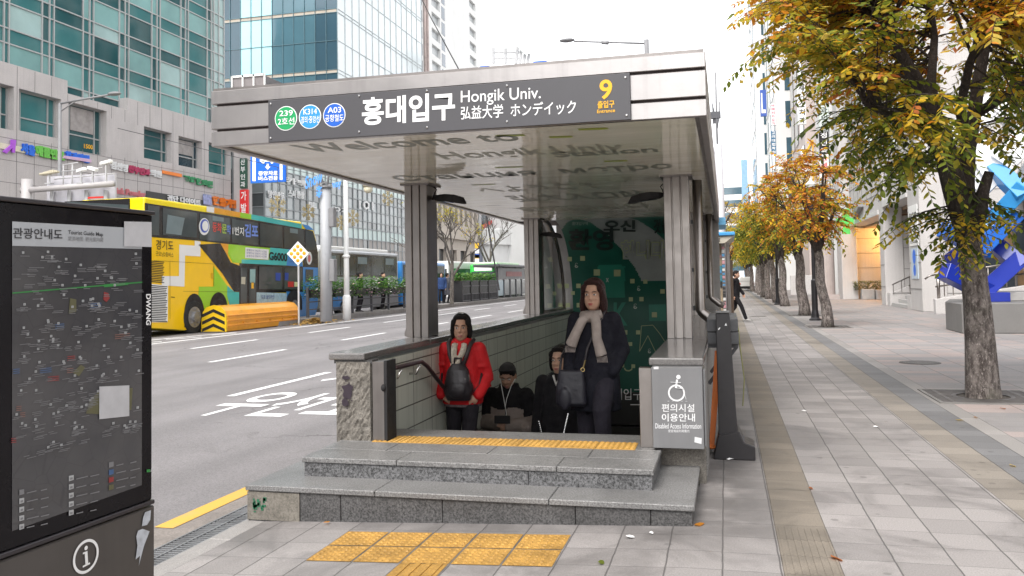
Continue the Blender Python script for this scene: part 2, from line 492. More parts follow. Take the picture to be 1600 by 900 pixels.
for t, x0, x1, y0, y1 in (('우선도로', -6.98, -3.95, 9.75, 12.1), ('자전거', -6.9, -4.3, 13.0, 15.4)):
    vs_, _f = glyphs(t, .012, 1)
    gx0, gx1 = min(q[0] for q in vs_), max(q[0] for q in vs_); gy0, gy1 = min(q[1] for q in vs_), max(q[1] for q in vs_)
    b.text(t, (0, 0, 0), XA, YA, 1, align='LEFT', bold=.012, fn=lambda x, y_: V((x0 + x * (x1 - x0) / (gx1 - gx0), y0 + (y_ - gy0) * (y1 - y0) / (gy1 - gy0), z)))
struct(b.build('road_lettering', RPW, recalc=False))
# median island
b = MB(); b.box(-18.35, -17.35, 30.6, 48.5, RZ - .2, .08); b.box(-21.2, -17.2, 48.5, 120, RZ - .2, .1)
struct(b.build('median_island', M('island_concrete', (.24, .225, .215), .8, var=.15, speck=.2, stain=.3), bevel=.03))
# yellow tactile paving by the steps: blister pavers with real domes
TACT = M('tactile_yellow', (.37, .205, .045), .7, var=.3, vs=9, speck=.3, ss=80, stain=.75)
b = MB()
def blister(x, y, s=.29):
    zf = lambda xx: gz(xx) + .004
    b.quad((x + .004, y + .004, zf(x)), (x + s, y + .004, zf(x + s)), (x + s, y + s, zf(x + s)), (x + .004, y + s, zf(x)))
    for i in range(6):
        for j in range(6):
            cx, cy_ = x + .03 + i * .0465, y + .03 + j * .0465
            b.lathe([(.0155, 0), (.012, .0045), (.006, .006)], (cx, cy_, zf(cx)), 7)
for i in range(5):
    for j in range(2): blister(-2.46 + .3 * i, 4.62 + .3 * j)
x, y = -1.86, 4.32
b.quad((x + .004, y - .9, gz(x) + .004), (x + .29, y - .9, gz(x + .29) + .004), (x + .29, y + .295, gz(x + .29) + .004), (x + .004, y + .295, gz(x) + .004))
for k in range(4):
    xx = x + .035 + k * .066
    for j in range(4): b.box(xx, xx + .032, y - .9 + .3 * j + .01, y - .9 + .3 * j + .285, gz(xx) + .003, gz(xx) + .0105)
struct(b.build('yellow_tactile_paving', TACT))
# manholes, tree grates, damp patch covers
def manhole(x, y, r, label):
    t = thing('manhole_cover', label, 'manhole cover', (x, y, 0))
    q = MB(); q.lathe([(r, -.01), (r, .006), (r - .03, .008)], (0, 0, 0), 32, cap=True); q.build('rim', M('cast_iron', (.1, .095, .09), .6, .5, var=.2), t, local=True)
    q = MB()
    for i in range(-6, 7):
        w = math.sqrt(max(0, (r - .04) ** 2 - (i * r / 7.5) ** 2))
        q.box(-w, w, i * r / 7.5 - .012, i * r / 7.5 + .012, .007, .013)
    q.build('tread_bars', M('cast_iron_worn', (.2, .19, .185), .5, .5, var=.3), t, local=True)
manhole(3.2, 15.9, .33, 'round cast iron manhole cover in the pink plaza paving')
manhole(1.15, 33.5, .3, 'small manhole cover far along the grey pavement strip')
# ------------------------------------------------------------------ the subway entrance
def tfit(b, body, bl, br, tl, m=0, bold=0.):
    """lettering whose bounding box fills the parallelogram bl / br / tl"""
    bl, br, tl = V(bl), V(br), V(tl)
    g, _f = glyphs(body, bold, 1)
    x0, x1 = min(q[0] for q in g), max(q[0] for q in g); y0, y1 = min(q[1] for q in g), max(q[1] for q in g)
    ex, ey = (br - bl) / (x1 - x0), (tl - bl) / (y1 - y0)
    return b.add([bl + ex * (q[0] - x0) + ey * (q[1] - y0) for q in g], _f, m)

# granite steps
ST = thing('entrance_steps', 'grey granite steps with chipped edges in front of the subway entrance', 'steps', (-1.75, 5.42, 0))
b = MB()
xs = [-3.35, -2.36, -1.15, -.225]
for i in range(3): b.box(xs[i] + .0025, xs[i + 1] - .0025, 5.42, 6.62, .092, .13)
b.box(-3.35, -3.09, 6.622, 7.2, .092, .129)
b.build('lower_tread', GRAN, ST, bevel=.005)
b = MB()
xs = [-3.335, -2.93, -2.62, -1.88, -.98, -.5, -.24]
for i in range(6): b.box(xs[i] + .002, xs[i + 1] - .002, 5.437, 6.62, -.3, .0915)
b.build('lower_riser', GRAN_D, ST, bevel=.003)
b = MB(); b.box(-3.336, -2.93, 5.431, 5.436, -.11, .085)
b.build('patched_mortar_face', M('mortar_patch', (.165, .15, .128), .85, var=.25, vs=5, speck=.3, ss=60, stain=.4), ST)
b = MB()
xs = [-3.08, -2.33, -1.16, -.5]
for i in range(3): b.box(xs[i] + .002, xs[i + 1] - .002, 5.745, 6.08, .23, .268)
xs = [-3.09, -2.55, -1.75, -1.0, -.5]
for i in range(4): b.box(xs[i] + .002, xs[i + 1] - .002, 6.084, 6.39, .23, .2675)
b.box(-3.09, -.5, 6.394, 7.0, .23, .267)
b.build('upper_tread', GRAN, ST, bevel=.005)
b = MB()
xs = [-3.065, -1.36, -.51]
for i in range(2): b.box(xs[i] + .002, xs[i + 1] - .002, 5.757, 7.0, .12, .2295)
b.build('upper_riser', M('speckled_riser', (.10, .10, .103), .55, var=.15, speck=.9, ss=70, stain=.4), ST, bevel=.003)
b = MB()
for i in range(7):
    x = -2.80 + .302 * i
    b.box(x, x + .297, 6.385, 6.65, .266, .272)
    for j in range(7):
        for k in range(6): b.lathe([(.0155, 0), (.012, .005), (.006, .007)], (x + .022 + j * .042, 6.405 + k * .044, .272), 7)
b.build('tactile_strip', M('tactile_yellow_worn', (.42, .235, .05), .6, var=.3, vs=9, stain=.65), ST)
b = MB()
for k in range(26):
    x = -3.3 + random.random() * .09; zz = -.02 + random.random() * .085
    b.box(x, x + .008 + random.random() * .02, 5.428, 5.4305, zz - .04, zz - .034 + random.random() * .025)
b.build('green_stencil', M('green_stencil_paint', (.02, .12, .06), .8), ST)

# main body
EN = thing('subway_entrance', 'steel canopied subway entrance with grooved columns and stairs going down', 'subway entrance', (-1.8, 6.5, 0))
X0, X1, Y0, Y1, ZB, ZT = -3.6, -.085, 5.4, 16.3, 2.556, 2.963
FASC = M('fascia_steel', (.40, .375, .365), .34, .9, var=.1, vs=1.4, streak=.3, bump=.12, bs=2.2)
b = MB()
bands = ((ZB, 2.664), (2.682, 2.848), (2.866, ZT))
for z0, z1 in bands:
    for sx in (0, 1):
        pass
    b.box(X0, X1, Y0, Y0 + .05, z0, z1)
    b.box(X1 - .05, X1, Y0 + .051, Y1, z0, z1)
    b.box(X0, X0 + .05, Y0 + .051, Y1, z0, z1)
b.build('fascia', FASC, EN, bevel=.004)
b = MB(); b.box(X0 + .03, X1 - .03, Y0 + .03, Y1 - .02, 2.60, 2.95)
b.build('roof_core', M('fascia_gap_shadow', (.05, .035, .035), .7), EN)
b = MB(); b.box(X0 + .01, X1 - .01, Y0 + .01, Y1, ZT + .001, ZT + .02)
b.build('roof_sheet', STEEL_D, EN)
b = MB(); b.box(X1 - .075, X1 - .051, Y0 + .052, Y1, ZB + .004, 2.6); b.box(X0 + .051, X0 + .075, Y0 + .052, Y1, ZB + .004, 2.6)
b.each('edge_lip', STEEL_D, EN)
def enamel():
    mt, n, l, p = _nt('soffit_enamel')
    geo = n.new('ShaderNodeNewGeometry').outputs['Position']
    mp = n.new('ShaderNodeMapping'); mp.inputs['Scale'].default_value = (.7, 2.6, 1); l.new(geo, mp.inputs[0])
    f = _ramp(n, l, _noise(n, l, mp.outputs[0], 1.2, 6, .6), .42, .8, 0, .5)
    s = n.new('ShaderNodeSeparateXYZ'); l.new(geo, s.inputs[0])
    c = _mix(n, l, f, (.80, .76, .65), (.64, .62, .46))
    c = _mix(n, l, _ramp(n, l, _noise(n, l, geo, .55, 3), .48, .66, 0, .3), c, (.50, .55, .34))
    l.new(c, p.inputs['Base Color']); p.inputs['Roughness'].default_value = .07
    p.inputs['Specular IOR Level'].default_value = .7
    j = _ramp(n, l, _math(n, l, 'PINGPONG', _math(n, l, 'DIVIDE', s.outputs[1], .9), .5), 0, .006, 1, 0)
    h = _math(n, l, 'SUBTRACT', _math(n, l, 'MULTIPLY', _noise(n, l, mp.outputs[0], 1.3, 2), 6.), j)
    _bump(n, l, p, h, .10, .01)
    return mt
b = MB(); b.box(X0 + .076, X1 - .076, Y0 + .052, 14.42, 2.572, 2.599)
SOF = b.build('soffit', enamel(), EN)
zl = 2.570
def fs(px, py): return GZ(px, py, zl)
LET = M('soffit_lettering_grey', (.20, .21, .17), .4, var=.2)
LETG = M('soffit_lettering_green', (.30, .36, .05), .4)
LETL = M('soffit_lettering_faded', (.30, .30, .24), .4)
b = MB()
def flat(body, x0, x1, yb, yt, m=0, bold=.015):
    tfit(b, body, (x0, yb, zl), (x1, yb, zl), (x0, yt, zl), m, bold)
flat('Welcome to', -3.1, -1.42, 6.0, 5.62); flat('Hongik Univ', -2.25, -.75, 6.85, 6.35, 2); flat('Station', -1.35, -.5, 6.95, 6.65, 0, .02)
flat('Станция  метро', -3.15, -.45, 8.15, 7.6); flat('へようこそ', -2.7, -1.3, 9.5, 8.9, 2); flat('弘大入口站', -2.6, -.9, 10.8, 9.9, 0)
flat('환영합니다', -2.9, -1.0, 12.6, 11.6, 2)
for x, y, w in ((-1.55, 5.72, .2), (-1.2, 5.9, .16), (-.95, 5.66, .2), (-2.0, 7.35, .25), (-1.0, 7.3, .2), (-2.6, 8.6, .25)):
    b.quad((x, y, zl), (x + w, y + .03, zl), (x + w, y + .1, zl), (x, y + .07, zl), 1)
for k in range(40):
    x = -2.9 + k * .055; b.quad((x, 12.9, zl), (x + .03, 12.9, zl), (x + .03, 12.96, zl), (x, 12.96, zl))
b.build('soffit_lettering', [LET, LETG, LETL], SOF, recalc=False)

# grooved steel columns
def column(x0, y0, zb, gusset):
    w, d = .245, .33
    b = MB(); g = .012
    for k in range(3):
        xa = x0 + (w + g) / 3 * k
        b.box(xa, xa + (w + g) / 3 - g, y0, y0 + .05, zb, 2.56)
    b.box(x0 + .004, x0 + w - .004, y0 + .03, y0 + d, zb + .003, 2.559)
    c = b.build('column', STEEL, EN, bevel=.004)
    b = MB(); b.box(x0 - .035, x0 + w + .035, y0 - .03, y0 + d + .03, 2.553, 2.5715); b.build('cap_plate', STEEL_D, c, local=False)
    if gusset:
        b = MB(); b.prism([(x0 - .004, y0 + .15, zb), (x0 - .075, y0 + .15, zb), (x0 - .075, y0 + .15, zb + .04), (x0 - .004, y0 + .15, zb + .22)], (0, .12, 0)); b.build('gusset', STEEL_D, c)
column(-3.23, 8.27, .975, True); column(-3.25, 13.75, .975, True)
column(-.58, 8.59, .94, False); column(-.58, 13.75, .94, False)
# rain pipes on the right side
def pipe(x, y, zel):
    b = MB(); b.tube([(x, y, 2.55), (x, y, zel + .03), (x + .02, y, zel), (x + .13, y - .02, zel - .09), (x + .2, y - .02, zel - .12)], .052, 14)
    p = b.build('rain_pipe', STEEL, EN, smooth=True)
    b = MB(); b.box(x - .075, x - .045, y + .02, y + .06, 1.6, 1.64); b.box(x - .075, x - .045, y + .02, y + .06, 2.1, 2.14); b.box(x - .075, x - .045, y + .02, y + .06, 1.2, 1.25); b.each('pipe_bracket', DGREY, p)
pipe(-.262, 8.95, 1.18); pipe(-.235, 13.9, 1.2)

# side walls, piers and copings
def walltile():
    mt, n, l, p = _nt('glazed_wall_tile')
    geo = n.new('ShaderNodeNewGeometry').outputs['Position']
    s = n.new('ShaderNodeSeparateXYZ'); l.new(geo, s.inputs[0])
    cb = n.new('ShaderNodeCombineXYZ'); l.new(s.outputs[1], cb.inputs[0]); l.new(s.outputs[2], cb.inputs[1])
    br = n.new('ShaderNodeTexBrick'); br.offset = 0; br.inputs['Scale'].default_value = 1
    br.inputs['Brick Width'].default_value = .5; br.inputs['Row Height'].default_value = .205; br.inputs['Mortar Size'].default_value = .006
    br.inputs['Color1'].default_value = (.54, .56, .50, 1); br.inputs['Color2'].default_value = (.60, .62, .55, 1); br.inputs['Mortar'].default_value = (.09, .09, .08, 1)
    l.new(cb.outputs[0], br.inputs['Vector'])
    mp = n.new('ShaderNodeMapping'); mp.inputs['Scale'].default_value = (1, 14, .6); l.new(geo, mp.inputs[0])
    f = _ramp(n, l, _noise(n, l, mp.outputs[0], 1.5, 5), .5, .75, 0, .4)
    c = _mix(n, l, f, br.outputs['Color'], (.17, .18, .15)); l.new(c, p.inputs['Base Color'])
    p.inputs['Roughness'].default_value = .35
    _bump(n, l, p, _math(n, l, 'MULTIPLY', br.outputs['Fac'], -1.), .4, .004)
    return mt
TILE = walltile()
for nm, xa, xb in (('left', -3.12, -2.86), ('right', -.56, -.2)):
    b = MB(); b.box(xa, xb, 6.57 if nm == 'left' else 6.72, 16.3, -5.5, .885); b.build('side_wall', TILE, EN)
b = MB(); b.box(-3.15, -3.125, 6.6, 16.3, -.3, .88); b.box(-.195, -.175, 6.72, 16.3, -.3, .875)
b.each('outer_cladding', M('outer_granite', (.26, .25, .24), .7, var=.2, speck=.4, ss=90, stain=.5, streak=.3), EN)
COP = M('polished_coping', (.15, .142, .138), .18, var=.12, speck=.35, ss=120, stain=.15, spec=.6)
b = MB()
yc = [6.40, 8.0, 9.9, 11.8, 13.7, 16.3]
for i in range(5):
    b.box(-3.185, -2.865, yc[i] + .002, yc[i + 1] - .002, .92, .977)
b.build('coping', COP, EN, bevel=.012, seg=2)
b = MB()
yc = [6.51, 8.4, 10.4, 12.4, 14.4, 16.3]
for i in range(5): b.box(-.585, -.178, yc[i] + .002, yc[i + 1] - .002, .882, .941)
b.build('coping', COP, EN, bevel=.012, seg=2)
# rough split-faced pier at the left, subdivided and displaced
b = MB(); nx, nz = 16, 34
P = [[V((-3.125 + .30 * i / nx, 6.425 + (random.random() - .5) * (.02 if 0 < i < nx and 0 < j < nz else 0), -.15 + 1.055 * j / nz)) for i in range(nx + 1)] for j in range(nz + 1)]
for j in range(nz):
    for i in range(nx): b.quad(P[j][i], P[j][i + 1], P[j + 1][i + 1], P[j + 1][i])
b.box(-3.13, -2.82, 6.445, 6.56, -.3, .905)
b.build('pier', GRAN_R, EN, recalc=False)
b = MB(); b.box(-3.145, -2.81, 6.43, 6.56, .89, .919); b.build('pier_neck', GRAN_D, EN)
b = MB(); rs = random.Random(3)
def splat(cx, cz, rx, rz_):
    b.poly([(cx + rx * rs.uniform(.7, 1.15) * math.cos(a), 6.4115 - .0002 * len(b.f), cz + rz_ * rs.uniform(.7, 1.15) * math.sin(a)) for a in [2 * PI * i / 14 for i in range(14)]])
splat(-3.03, .775, .036, .017); splat(-3.02, .695, .05, .03); splat(-3.025, .64, .042, .045); splat(-3.04, .575, .032, .035); splat(-2.995, .66, .02, .02)
for k in range(12): splat(-3.03 + rs.gauss(0, .03), .66 + rs.gauss(0, .08), .006, .008)
b.build('black_spray_stain', M('spray_paint', (.03, .02, .03), .5), EN, recalc=False)
b = MB(); b.box(-2.805, -2.70, 6.42, 6.6, .268, .905); b.box(-.66, -.565, 6.50, 6.6, .268, .865); b.each('steel_jamb', STEEL, EN, bevel=.003)
b = MB(); b.box(-2.698, -2.672, 6.405, 6.6, .268, .915); b.ball((-2.70, 6.40, .70), (.02, .02, .03)); b.build('door_post', MATTE_K, EN)
b = MB(); b.box(-.557, -.182, 6.56, 6.715, -.1, .88); b.build('pier', GRAN_R, EN, bevel=.01)
# stairs
b = MB()
for k in range(1, 30):
    b.box(-2.859, -.561, 7.0 + .3 * (k - 1), 7.0 + .3 * k + .03, .267 - .165 * k - .4, .267 - .165 * k)
b.build('stairs', M('stair_granite', (.14, .138, .135), .6, var=.15, speck=.3, ss=120, stain=.3), EN)
# welcome mural on the curved rear wall of the stairwell
EY, EZ, EA, EB = 14.4, .97, 1.7, 1.60
def proj(p):
    v = V(p) - CAM; d = v.dot(_w)
    return 800 + CAM_F * v.dot(_r) / d, CAM_CY - CAM_F * v.dot(_u) / d
def mural(px, py, lift=.012):
    d = _ray(px, py); d = d / d.y
    p = CAM + d * (EY + EA)
    if p.z > EZ:
        lo, hi = EY, EY + EA
        for _ in range(40):
            t = (lo + hi) / 2; q = CAM + d * t
            g = ((t - EY) / EA) ** 2 + ((q.z - EZ) / EB) ** 2
            if g < 1: lo = t
            else: hi = t
        p = CAM + d * lo
        nrm = V((0, (p.y - EY) / EA ** 2, (p.z - EZ) / EB ** 2)).normalized()
        return p - nrm * lift
    return p - V((0, lift, 0))
MG, MW, MG2 = M('mural_green', (.006, .085, .058), .45, var=.1, vs=1.5), M('mural_grey_white', (.27, .29, .28), .45, var=.12), M('mural_light_green', (.02, .19, .13), .45)
prof = [(EY + EA, -.62 + .03 * i) for i in range(int((EZ + .62) / .03) + 1)]
prof += [(EY + EA * math.cos(t), EZ + EB * math.sin(t)) for t in [PI / 2 * i / 72 for i in range(1, 73)]]
b = MB(); NX = 110
dome = [(200, 470), (250, 370), (290, 310), (340, 280), (420, 300), (520, 370), (600, 460), (660, 540), (712, 640)]
outer = [(200, 200), (560, 262), (680, 290), (760, 340), (835, 405), (900, 500)]
def lerp(pts, x):
    if x <= pts[0][0]: return pts[0][1]
    for (xa, ya), (xb, yb) in zip(pts, pts[1:]):
        if x <= xb: return ya + (yb - ya) * (x - xa) / (xb - xa)
    return pts[-1][1]
for i in range(NX):
    for j in range(len(prof) - 1):
        xa, xb = -2.86 + 2.3 * i / NX, -2.86 + 2.3 * (i + 1) / NX
        (y0, z0), (y1, z1) = prof[j], prof[j + 1]
        px, py = proj(((xa + xb) / 2, (y0 + y1) / 2, (z0 + z1) / 2)); u_, v_ = (px - 800) * 3.46, (py - 260) * 3.46
        k = 0
        if v_ < lerp(dome, u_) and v_ > lerp(outer, u_) and v_ < 616: k = 1
        elif 465 < u_ < 610 and 535 < v_ < 705: k = 2
        elif 740 < u_ < 830 and 748 < v_ < 840: k = 2
        b.quad((xa, y0, z0), (xb, y0, z0), (xb, y1, z1), (xa, y1, z1), k)
MU = b.build('mural_wall', [MG, MW, MG2], EN, smooth=True)
def mq(b, u_, v_, s, m=0, rot=0):
    h = s / 2; pts = []
    for dx, dy in ((-h, h), (h, h), (h, -h), (-h, -h)):
        pts.append(mural(800 + (u_ + dx) / 3.46, 260 + (v_ + dy) / 3.46))
    b.poly(pts, m)
def ml(b, pts, w, m=0):
    for (x0, y0), (x1, y1) in zip(pts, pts[1:]):
        d = math.hypot(x1 - x0, y1 - y0) or 1; nx, ny = -(y1 - y0) / d * w / 2, (x1 - x0) / d * w / 2
        b.poly([mural(800 + x / 3.46, 260 + y / 3.46) for x, y in ((x0 + nx, y0 + ny), (x1 + nx, y1 + ny), (x1 - nx, y1 - ny), (x0 - nx, y0 - ny))], m)
def mt_(b, body, u0, u1, v0, v1, m=0, bold=.02, lift=.014):
    g, _f = glyphs(body, bold, 1)
    x0, x1 = min(q[0] for q in g), max(q[0] for q in g); y0, y1 = min(q[1] for q in g), max(q[1] for q in g)
    b.add([mural(800 + (u0 + (q[0] - x0) / (x1 - x0) * (u1 - u0)) / 3.46, 260 + (v1 + (q[1] - y0) / (y1 - y0) * (v0 - v1)) / 3.46, lift) for q in g], _f, m)
b = MB()
for u_, v_, s in ((312, 499, 24), (382, 495, 26), (459, 572, 34), (569, 575, 36), (651, 619, 24), (721, 622, 22), (814, 675, 24), (643, 718, 22), (700, 717, 23), (296, 645, 24), (360, 645, 24), (330, 684, 20), (303, 750, 24), (362, 750, 24), (770, 802, 28), (612, 897, 24), (682, 897, 22), (597, 1076, 20), (656, 1080, 20), (640, 960, 20), (420, 690, 20)):
    mq(b, u_, v_, s, 0)
mq(b, 382, 495, 14, 2)
ml(b, [(608, 1090), (616, 1102), (632, 1105), (644, 1100), (650, 1092)], 7, 0)
ml(b, [(690, 1000), (700, 862), (762, 858), (800, 905), (835, 960)], 3, 0); ml(b, [(690, 1000), (735, 915), (780, 1010), (835, 1010)], 3, 0)
mt_(b, 'ε', 340, 358, 520, 546, 1); mt_(b, 'ε', 677, 695, 645, 672, 1); mt_(b, 'ε', 657, 677, 742, 770, 1); mt_(b, 'ε', 735, 752, 985, 1010, 1)
mt_(b, 'K', 550, 625, 735, 860, 3, .03); mt_(b, 'x', 508, 524, 602, 624, 1)
mt_(b, '오신', 495, 668, 286, 350, 2, .04); mt_(b, '것을', 765, 850, 280, 360, 2, .03); mt_(b, '환영', 305, 548, 335, 452, 2, .03)
mt_(b, '합니다', 588, 832, 394, 506, 0, .055); mt_(b, '합니다', 592, 828, 399, 501, 4, .02, .018)
mt_(b, '홍대입구역', 325, 410, 296, 314, 1, .0)
b.build('mural_lettering', [M('mural_pale_yellow', (.36, .40, .22), .5), M('mural_pale', (.42, .46, .42), .5), M('mural_black', (.012, .02, .018), .5), MG2, MW], MU, recalc=False)
b = MB(); b.box(-2.86, -.56, 16.02, 16.3, -1.2, -.6); b.box(-2.86, -.56, 15.9, 16.3, -2.2, -1.22)
b.build('lintel', M('lintel_dark', (.028, .026, .026), .5, var=.2), EN)
b = MB(); tfit(b, '홍대입구', GY(944, 625, 16.01), GY(1003, 625, 16.01), GY(944, 607, 16.01), 0, .005)
b.quad(GY(985, 633, 16.01), GY(1000, 633, 16.01), GY(1000, 631.5, 16.01), GY(985, 631.5, 16.01))
b.build('lintel_lettering', WHITE_L, EN, recalc=False)
b = MB(); b.box(-3.2, -.1, 16.31, 16.5, -6, 2.9); b.box(-3.1, -.3, 24, 24.2, -6, -1); b.box(-3.1, -2.87, 16.5, 24, -6, -1); b.box(-.55, -.3, 16.5, 24, -6, -1); b.box(-3.1, -.3, 15.8, 24, -5.2, -5)
b.build('rear_shell', M('rear_shell_steel', (.3, .29, .28), .6, .3, var=.2), EN)
# side glazing of the curved rear
b = MB()
arc = [(-3.03, EY + EA * math.cos(t), EZ + EB * math.sin(t)) for t in [PI / 2 * i / 20 for i in range(21)]]
b.tube(arc, .032, 8); b.tube([(-3.03, 14.12, .98), (-3.03, 14.12, 2.55)], .03, 8); b.tube([(-3.03, 14.1, .99), (-3.03, 16.1, .99)], .03, 8)
fr = b.build('arched_frame', STEEL_D, EN, smooth=True)
gm, n, l, p = _nt('clear_side_glass'); p.inputs['Transmission Weight'].default_value = 1; p.inputs['Roughness'].default_value = .02; p.inputs['Base Color'].default_value = (.85, .9, .88, 1); p.inputs['IOR'].default_value = 1.02
b = MB(); b.poly([(-3.03, 14.12, .98)] + arc + [(-3.03, 14.12, 2.55)]); b.build('pane', gm, fr)

# handrail on the left wall
HR = thing('handrail', 'steel handrail with dark grip on the tiled left stair wall', 'handrail', (-2.75, 6.85, .8))
b = MB()
for dx in (0,):
    b.tube([(-2.84, 6.80, .815), (-2.79, 6.78, .815), (-2.76, 6.86, .815), (-2.76, 7.44, .81), (-2.76, 7.6, .75), (-2.76, 8.47, .27), (-2.76, 14.5, -3.06)], .021, 10)
b.build('rail', M('dark_grip_rail', (.08, .05, .055), .3, .5), HR, smooth=True)
b = MB()
for y, zz in ((6.95, .80), (7.4, .79), (8.4, .29), (9.6, -.37)): b.tube([(-2.86, y, zz - .09), (-2.80, y, zz - .09), (-2.76, y, zz - .01)], .011, 8)
b.each('bracket', CHROME, HR, smooth=True)

# station name board
SB = thing('station_sign', 'dark grey station name board with line badges on the canopy front', 'sign', (-1.9, 5.38, 2.76))
YB = 5.372
def S(px, py, dy=0.): return GY(px, py, YB - dy)
b = MB()
q = [S(419, 222), S(985, 187.5), S(985, 113), S(419, 157)]
xl, xr = (q[0].x + q[3].x) / 2, (q[1].x + q[2].x) / 2; zb_, zt_ = (q[0].z + q[1].z) / 2, (q[2].z + q[3].z) / 2
b.box(xl, xr, YB, 5.399, zb_, zt_)
b.build('board', M('sign_grey', (.066, .064, .070), .42, var=.06, vs=1.5), SB, bevel=.003)
b = MB()
def ts(body, l0, r0, lb, lt, rb, m=0, bold=0.): tfit(b, body, S(l0, lb, .003), S(r0, rb, .003), S(l0, lt, .003), m, bold)
ts('홍대입구', 565.5, 711, 196.5, 153, 187, 0, .028)
ts('Hongik Univ.', 720, 845, 166, 142, 159.5, 0, .004); ts('弘益大学  ホンデイック', 720, 900, 187, 166, 177.5, 0, .008)
ts('9', 936.7, 956.5, 156, 125, 154.6, 1, .02); ts('출입구', 933.7, 960, 169.6, 158, 167.8, 1, .02); ts('Entrance', 933, 961, 177, 171.5, 175, 1, .012)
b.build('lettering', [WHITE_L, M('sign_yellow', (.80, .42, .01), .5, var=0)], SB, recalc=False)
for (cx, cy_), col, t1, t2 in (((447, 185), (.0, .30, .09), '239', '2호선'), ((484.6, 182.5), (.02, .26, .66), 'K314', '경의·중앙선'), ((522.5, 180), (.005, .10, .50), 'A03', '공항철도')):
    c = S(cx, cy_); r = (S(cx + 17.5, cy_) - c).x
    b = MB(); b.disc(c + V((0, -.002, 0)), r, XA, ZA, 36, 0); b.disc(c + V((0, -.004, 0)), r * .93, XA, ZA, 36, 1)
    tfit(b, t1, S(cx - 10.5, cy_ - 3.2, .006), S(cx + 10.5, cy_ - 4.4, .006), S(cx - 10.5, cy_ - 12, .006), 0, .012)
    w = 13 if t2 == '2호선' else 14.5
    tfit(b, t2, S(cx - w, cy_ + 10.5, .006), S(cx + w, cy_ + 9, .006), S(cx - w, cy_ - .5, .006), 0, .008)
    b.build('line_badge', [WHITE_L, M('badge_' + t1.lower(), col, .5, var=0)], SB, recalc=False)
b = MB()
for px, py in ((423, 162.5), (423, 216), (561, 150), (561, 206), (667, 142), (667, 199), (792, 134), (792, 190), (977, 121), (979, 180)):
    c = S(px, py); b.lathe([(.008, 0), (.008, .004), (.003, .008)], (0, 0, 0), 8); 
    for i in range(len(b.v) - 24, len(b.v)): v = b.v[i]; b.v[i] = c + V((v.x, -v.z - .001, v.y))
b.each('bolt', CHROME, SB)

# accessibility information box on the right pier
AX = thing('information_box', 'grey steel disabled access information box on the right entrance pier', 'sign box', (-.37, 6.48, .58))
b = MB(); b.box(-.558, -.186, 6.40, 6.56, .285, .882); b.box(-.184, -.168, 6.43, 6.56, .30, .86)
b.build('panel', M('box_grey', (.20, .20, .205), .42, .35, var=.08, streak=.15), AX, bevel=.004)
def A(px, py): return GY(px, py, 6.397)
b = MB()
def ta(body, l0, r0, bb, t, bold=0.): tfit(b, body, A(l0, bb), A(r0, bb + .4), A(l0, t), 0, bold)
ta('편의시설', 1034, 1085, 643.5, 631, .008); ta('이용안내', 1034, 1086, 658.5, 646, .012); ta('Disabled Access Information', 1024, 1095.5, 669.5, 661.5, .004); ta('便宜施設利用案内', 1044, 1077, 675.5, 671, 0)
c = A(1057, 614); b.ring2(c, .050, .062, XA, ZA); b.disc(A(1060, 589), .016, XA, ZA, 16)
b.bar(A(1058, 593), A(1056, 606), .014, .002); b.bar(A(1056, 606), A(1068, 607), .014, .002); b.bar(A(1068, 607), A(1072, 624), .014, .002); b.bar(A(1048, 597), A(1064, 598), .012, .002)
for k in range(5): b.bar(A(1043 + 7 * k, 627), A(1046 + 7 * k, 627), .006, .001)
b.build('lettering', M('box_white', (.7, .7, .71), .6, var=0), AX, recalc=False)
b = MB(); b.quad(A(1085.5, 682.5), A(1096.5, 684.8), A(1096, 694), A(1085, 691)); b.quad(A(1021.5, 573), A(1029, 573), A(1029, 577), A(1021.5, 577))
b.each('pale_sticker', M('sticker_pale', (.62, .62, .63), .5), AX, recalc=False)

# floodlights on the columns
def floodlight(x, y, z0, s, label):
    t = thing('floodlight', label, 'floodlight', (x, y, z0), 0, 'floodlights under the canopy'); t.scale = (.66, .66, .66)
    b = MB(); n = 6; R = []
    for i, (u_, w, h0, h1) in enumerate(((0, .03, .0, .05), (.06, .06, -.035, .06), (.2, .09, -.045, .07), (.36, .085, -.075, .055), (.5, .05, -.10, .01), (.55, .02, -.1, -.07))):
        R.append([V((s * u_, a * w, h)) for a, h in ((-1, h0), (1, h0), (1, h1 - .01), (.5, h1), (-.5, h1), (-1, h1 - .01))])
    b.rings(R); b.build('housing', MATTE_K, t, local=True)
    b = MB(); b.tube([(s * -.02, 0, .0), (s * .06, 0, .02)], .02, 8); b.tube([(0, 0, .03), (s * .02, .02, .1), (s * .05, .03, .15), (s * .01, .0, .19)], .008, 6); b.build('bracket', MATTE_K, t, local=True)
    b = MB(); b.quad((s * .1, -.06, -.0465), (s * .34, -.07, -.075), (s * .34, .07, -.075), (s * .1, .06, -.0465)); b.build('lens', GLASS_D, t, local=True)
floodlight(-2.975, 8.45, 2.42, 1, 'black floodlight on the front left column, dark under the soffit')
floodlight(-.59, 8.75, 2.38, -1, 'black floodlight on the right column with a curled cable')
floodlight(-3.0, 13.95, 2.30, 1, 'black floodlight on the rear left column beside the curved glass')
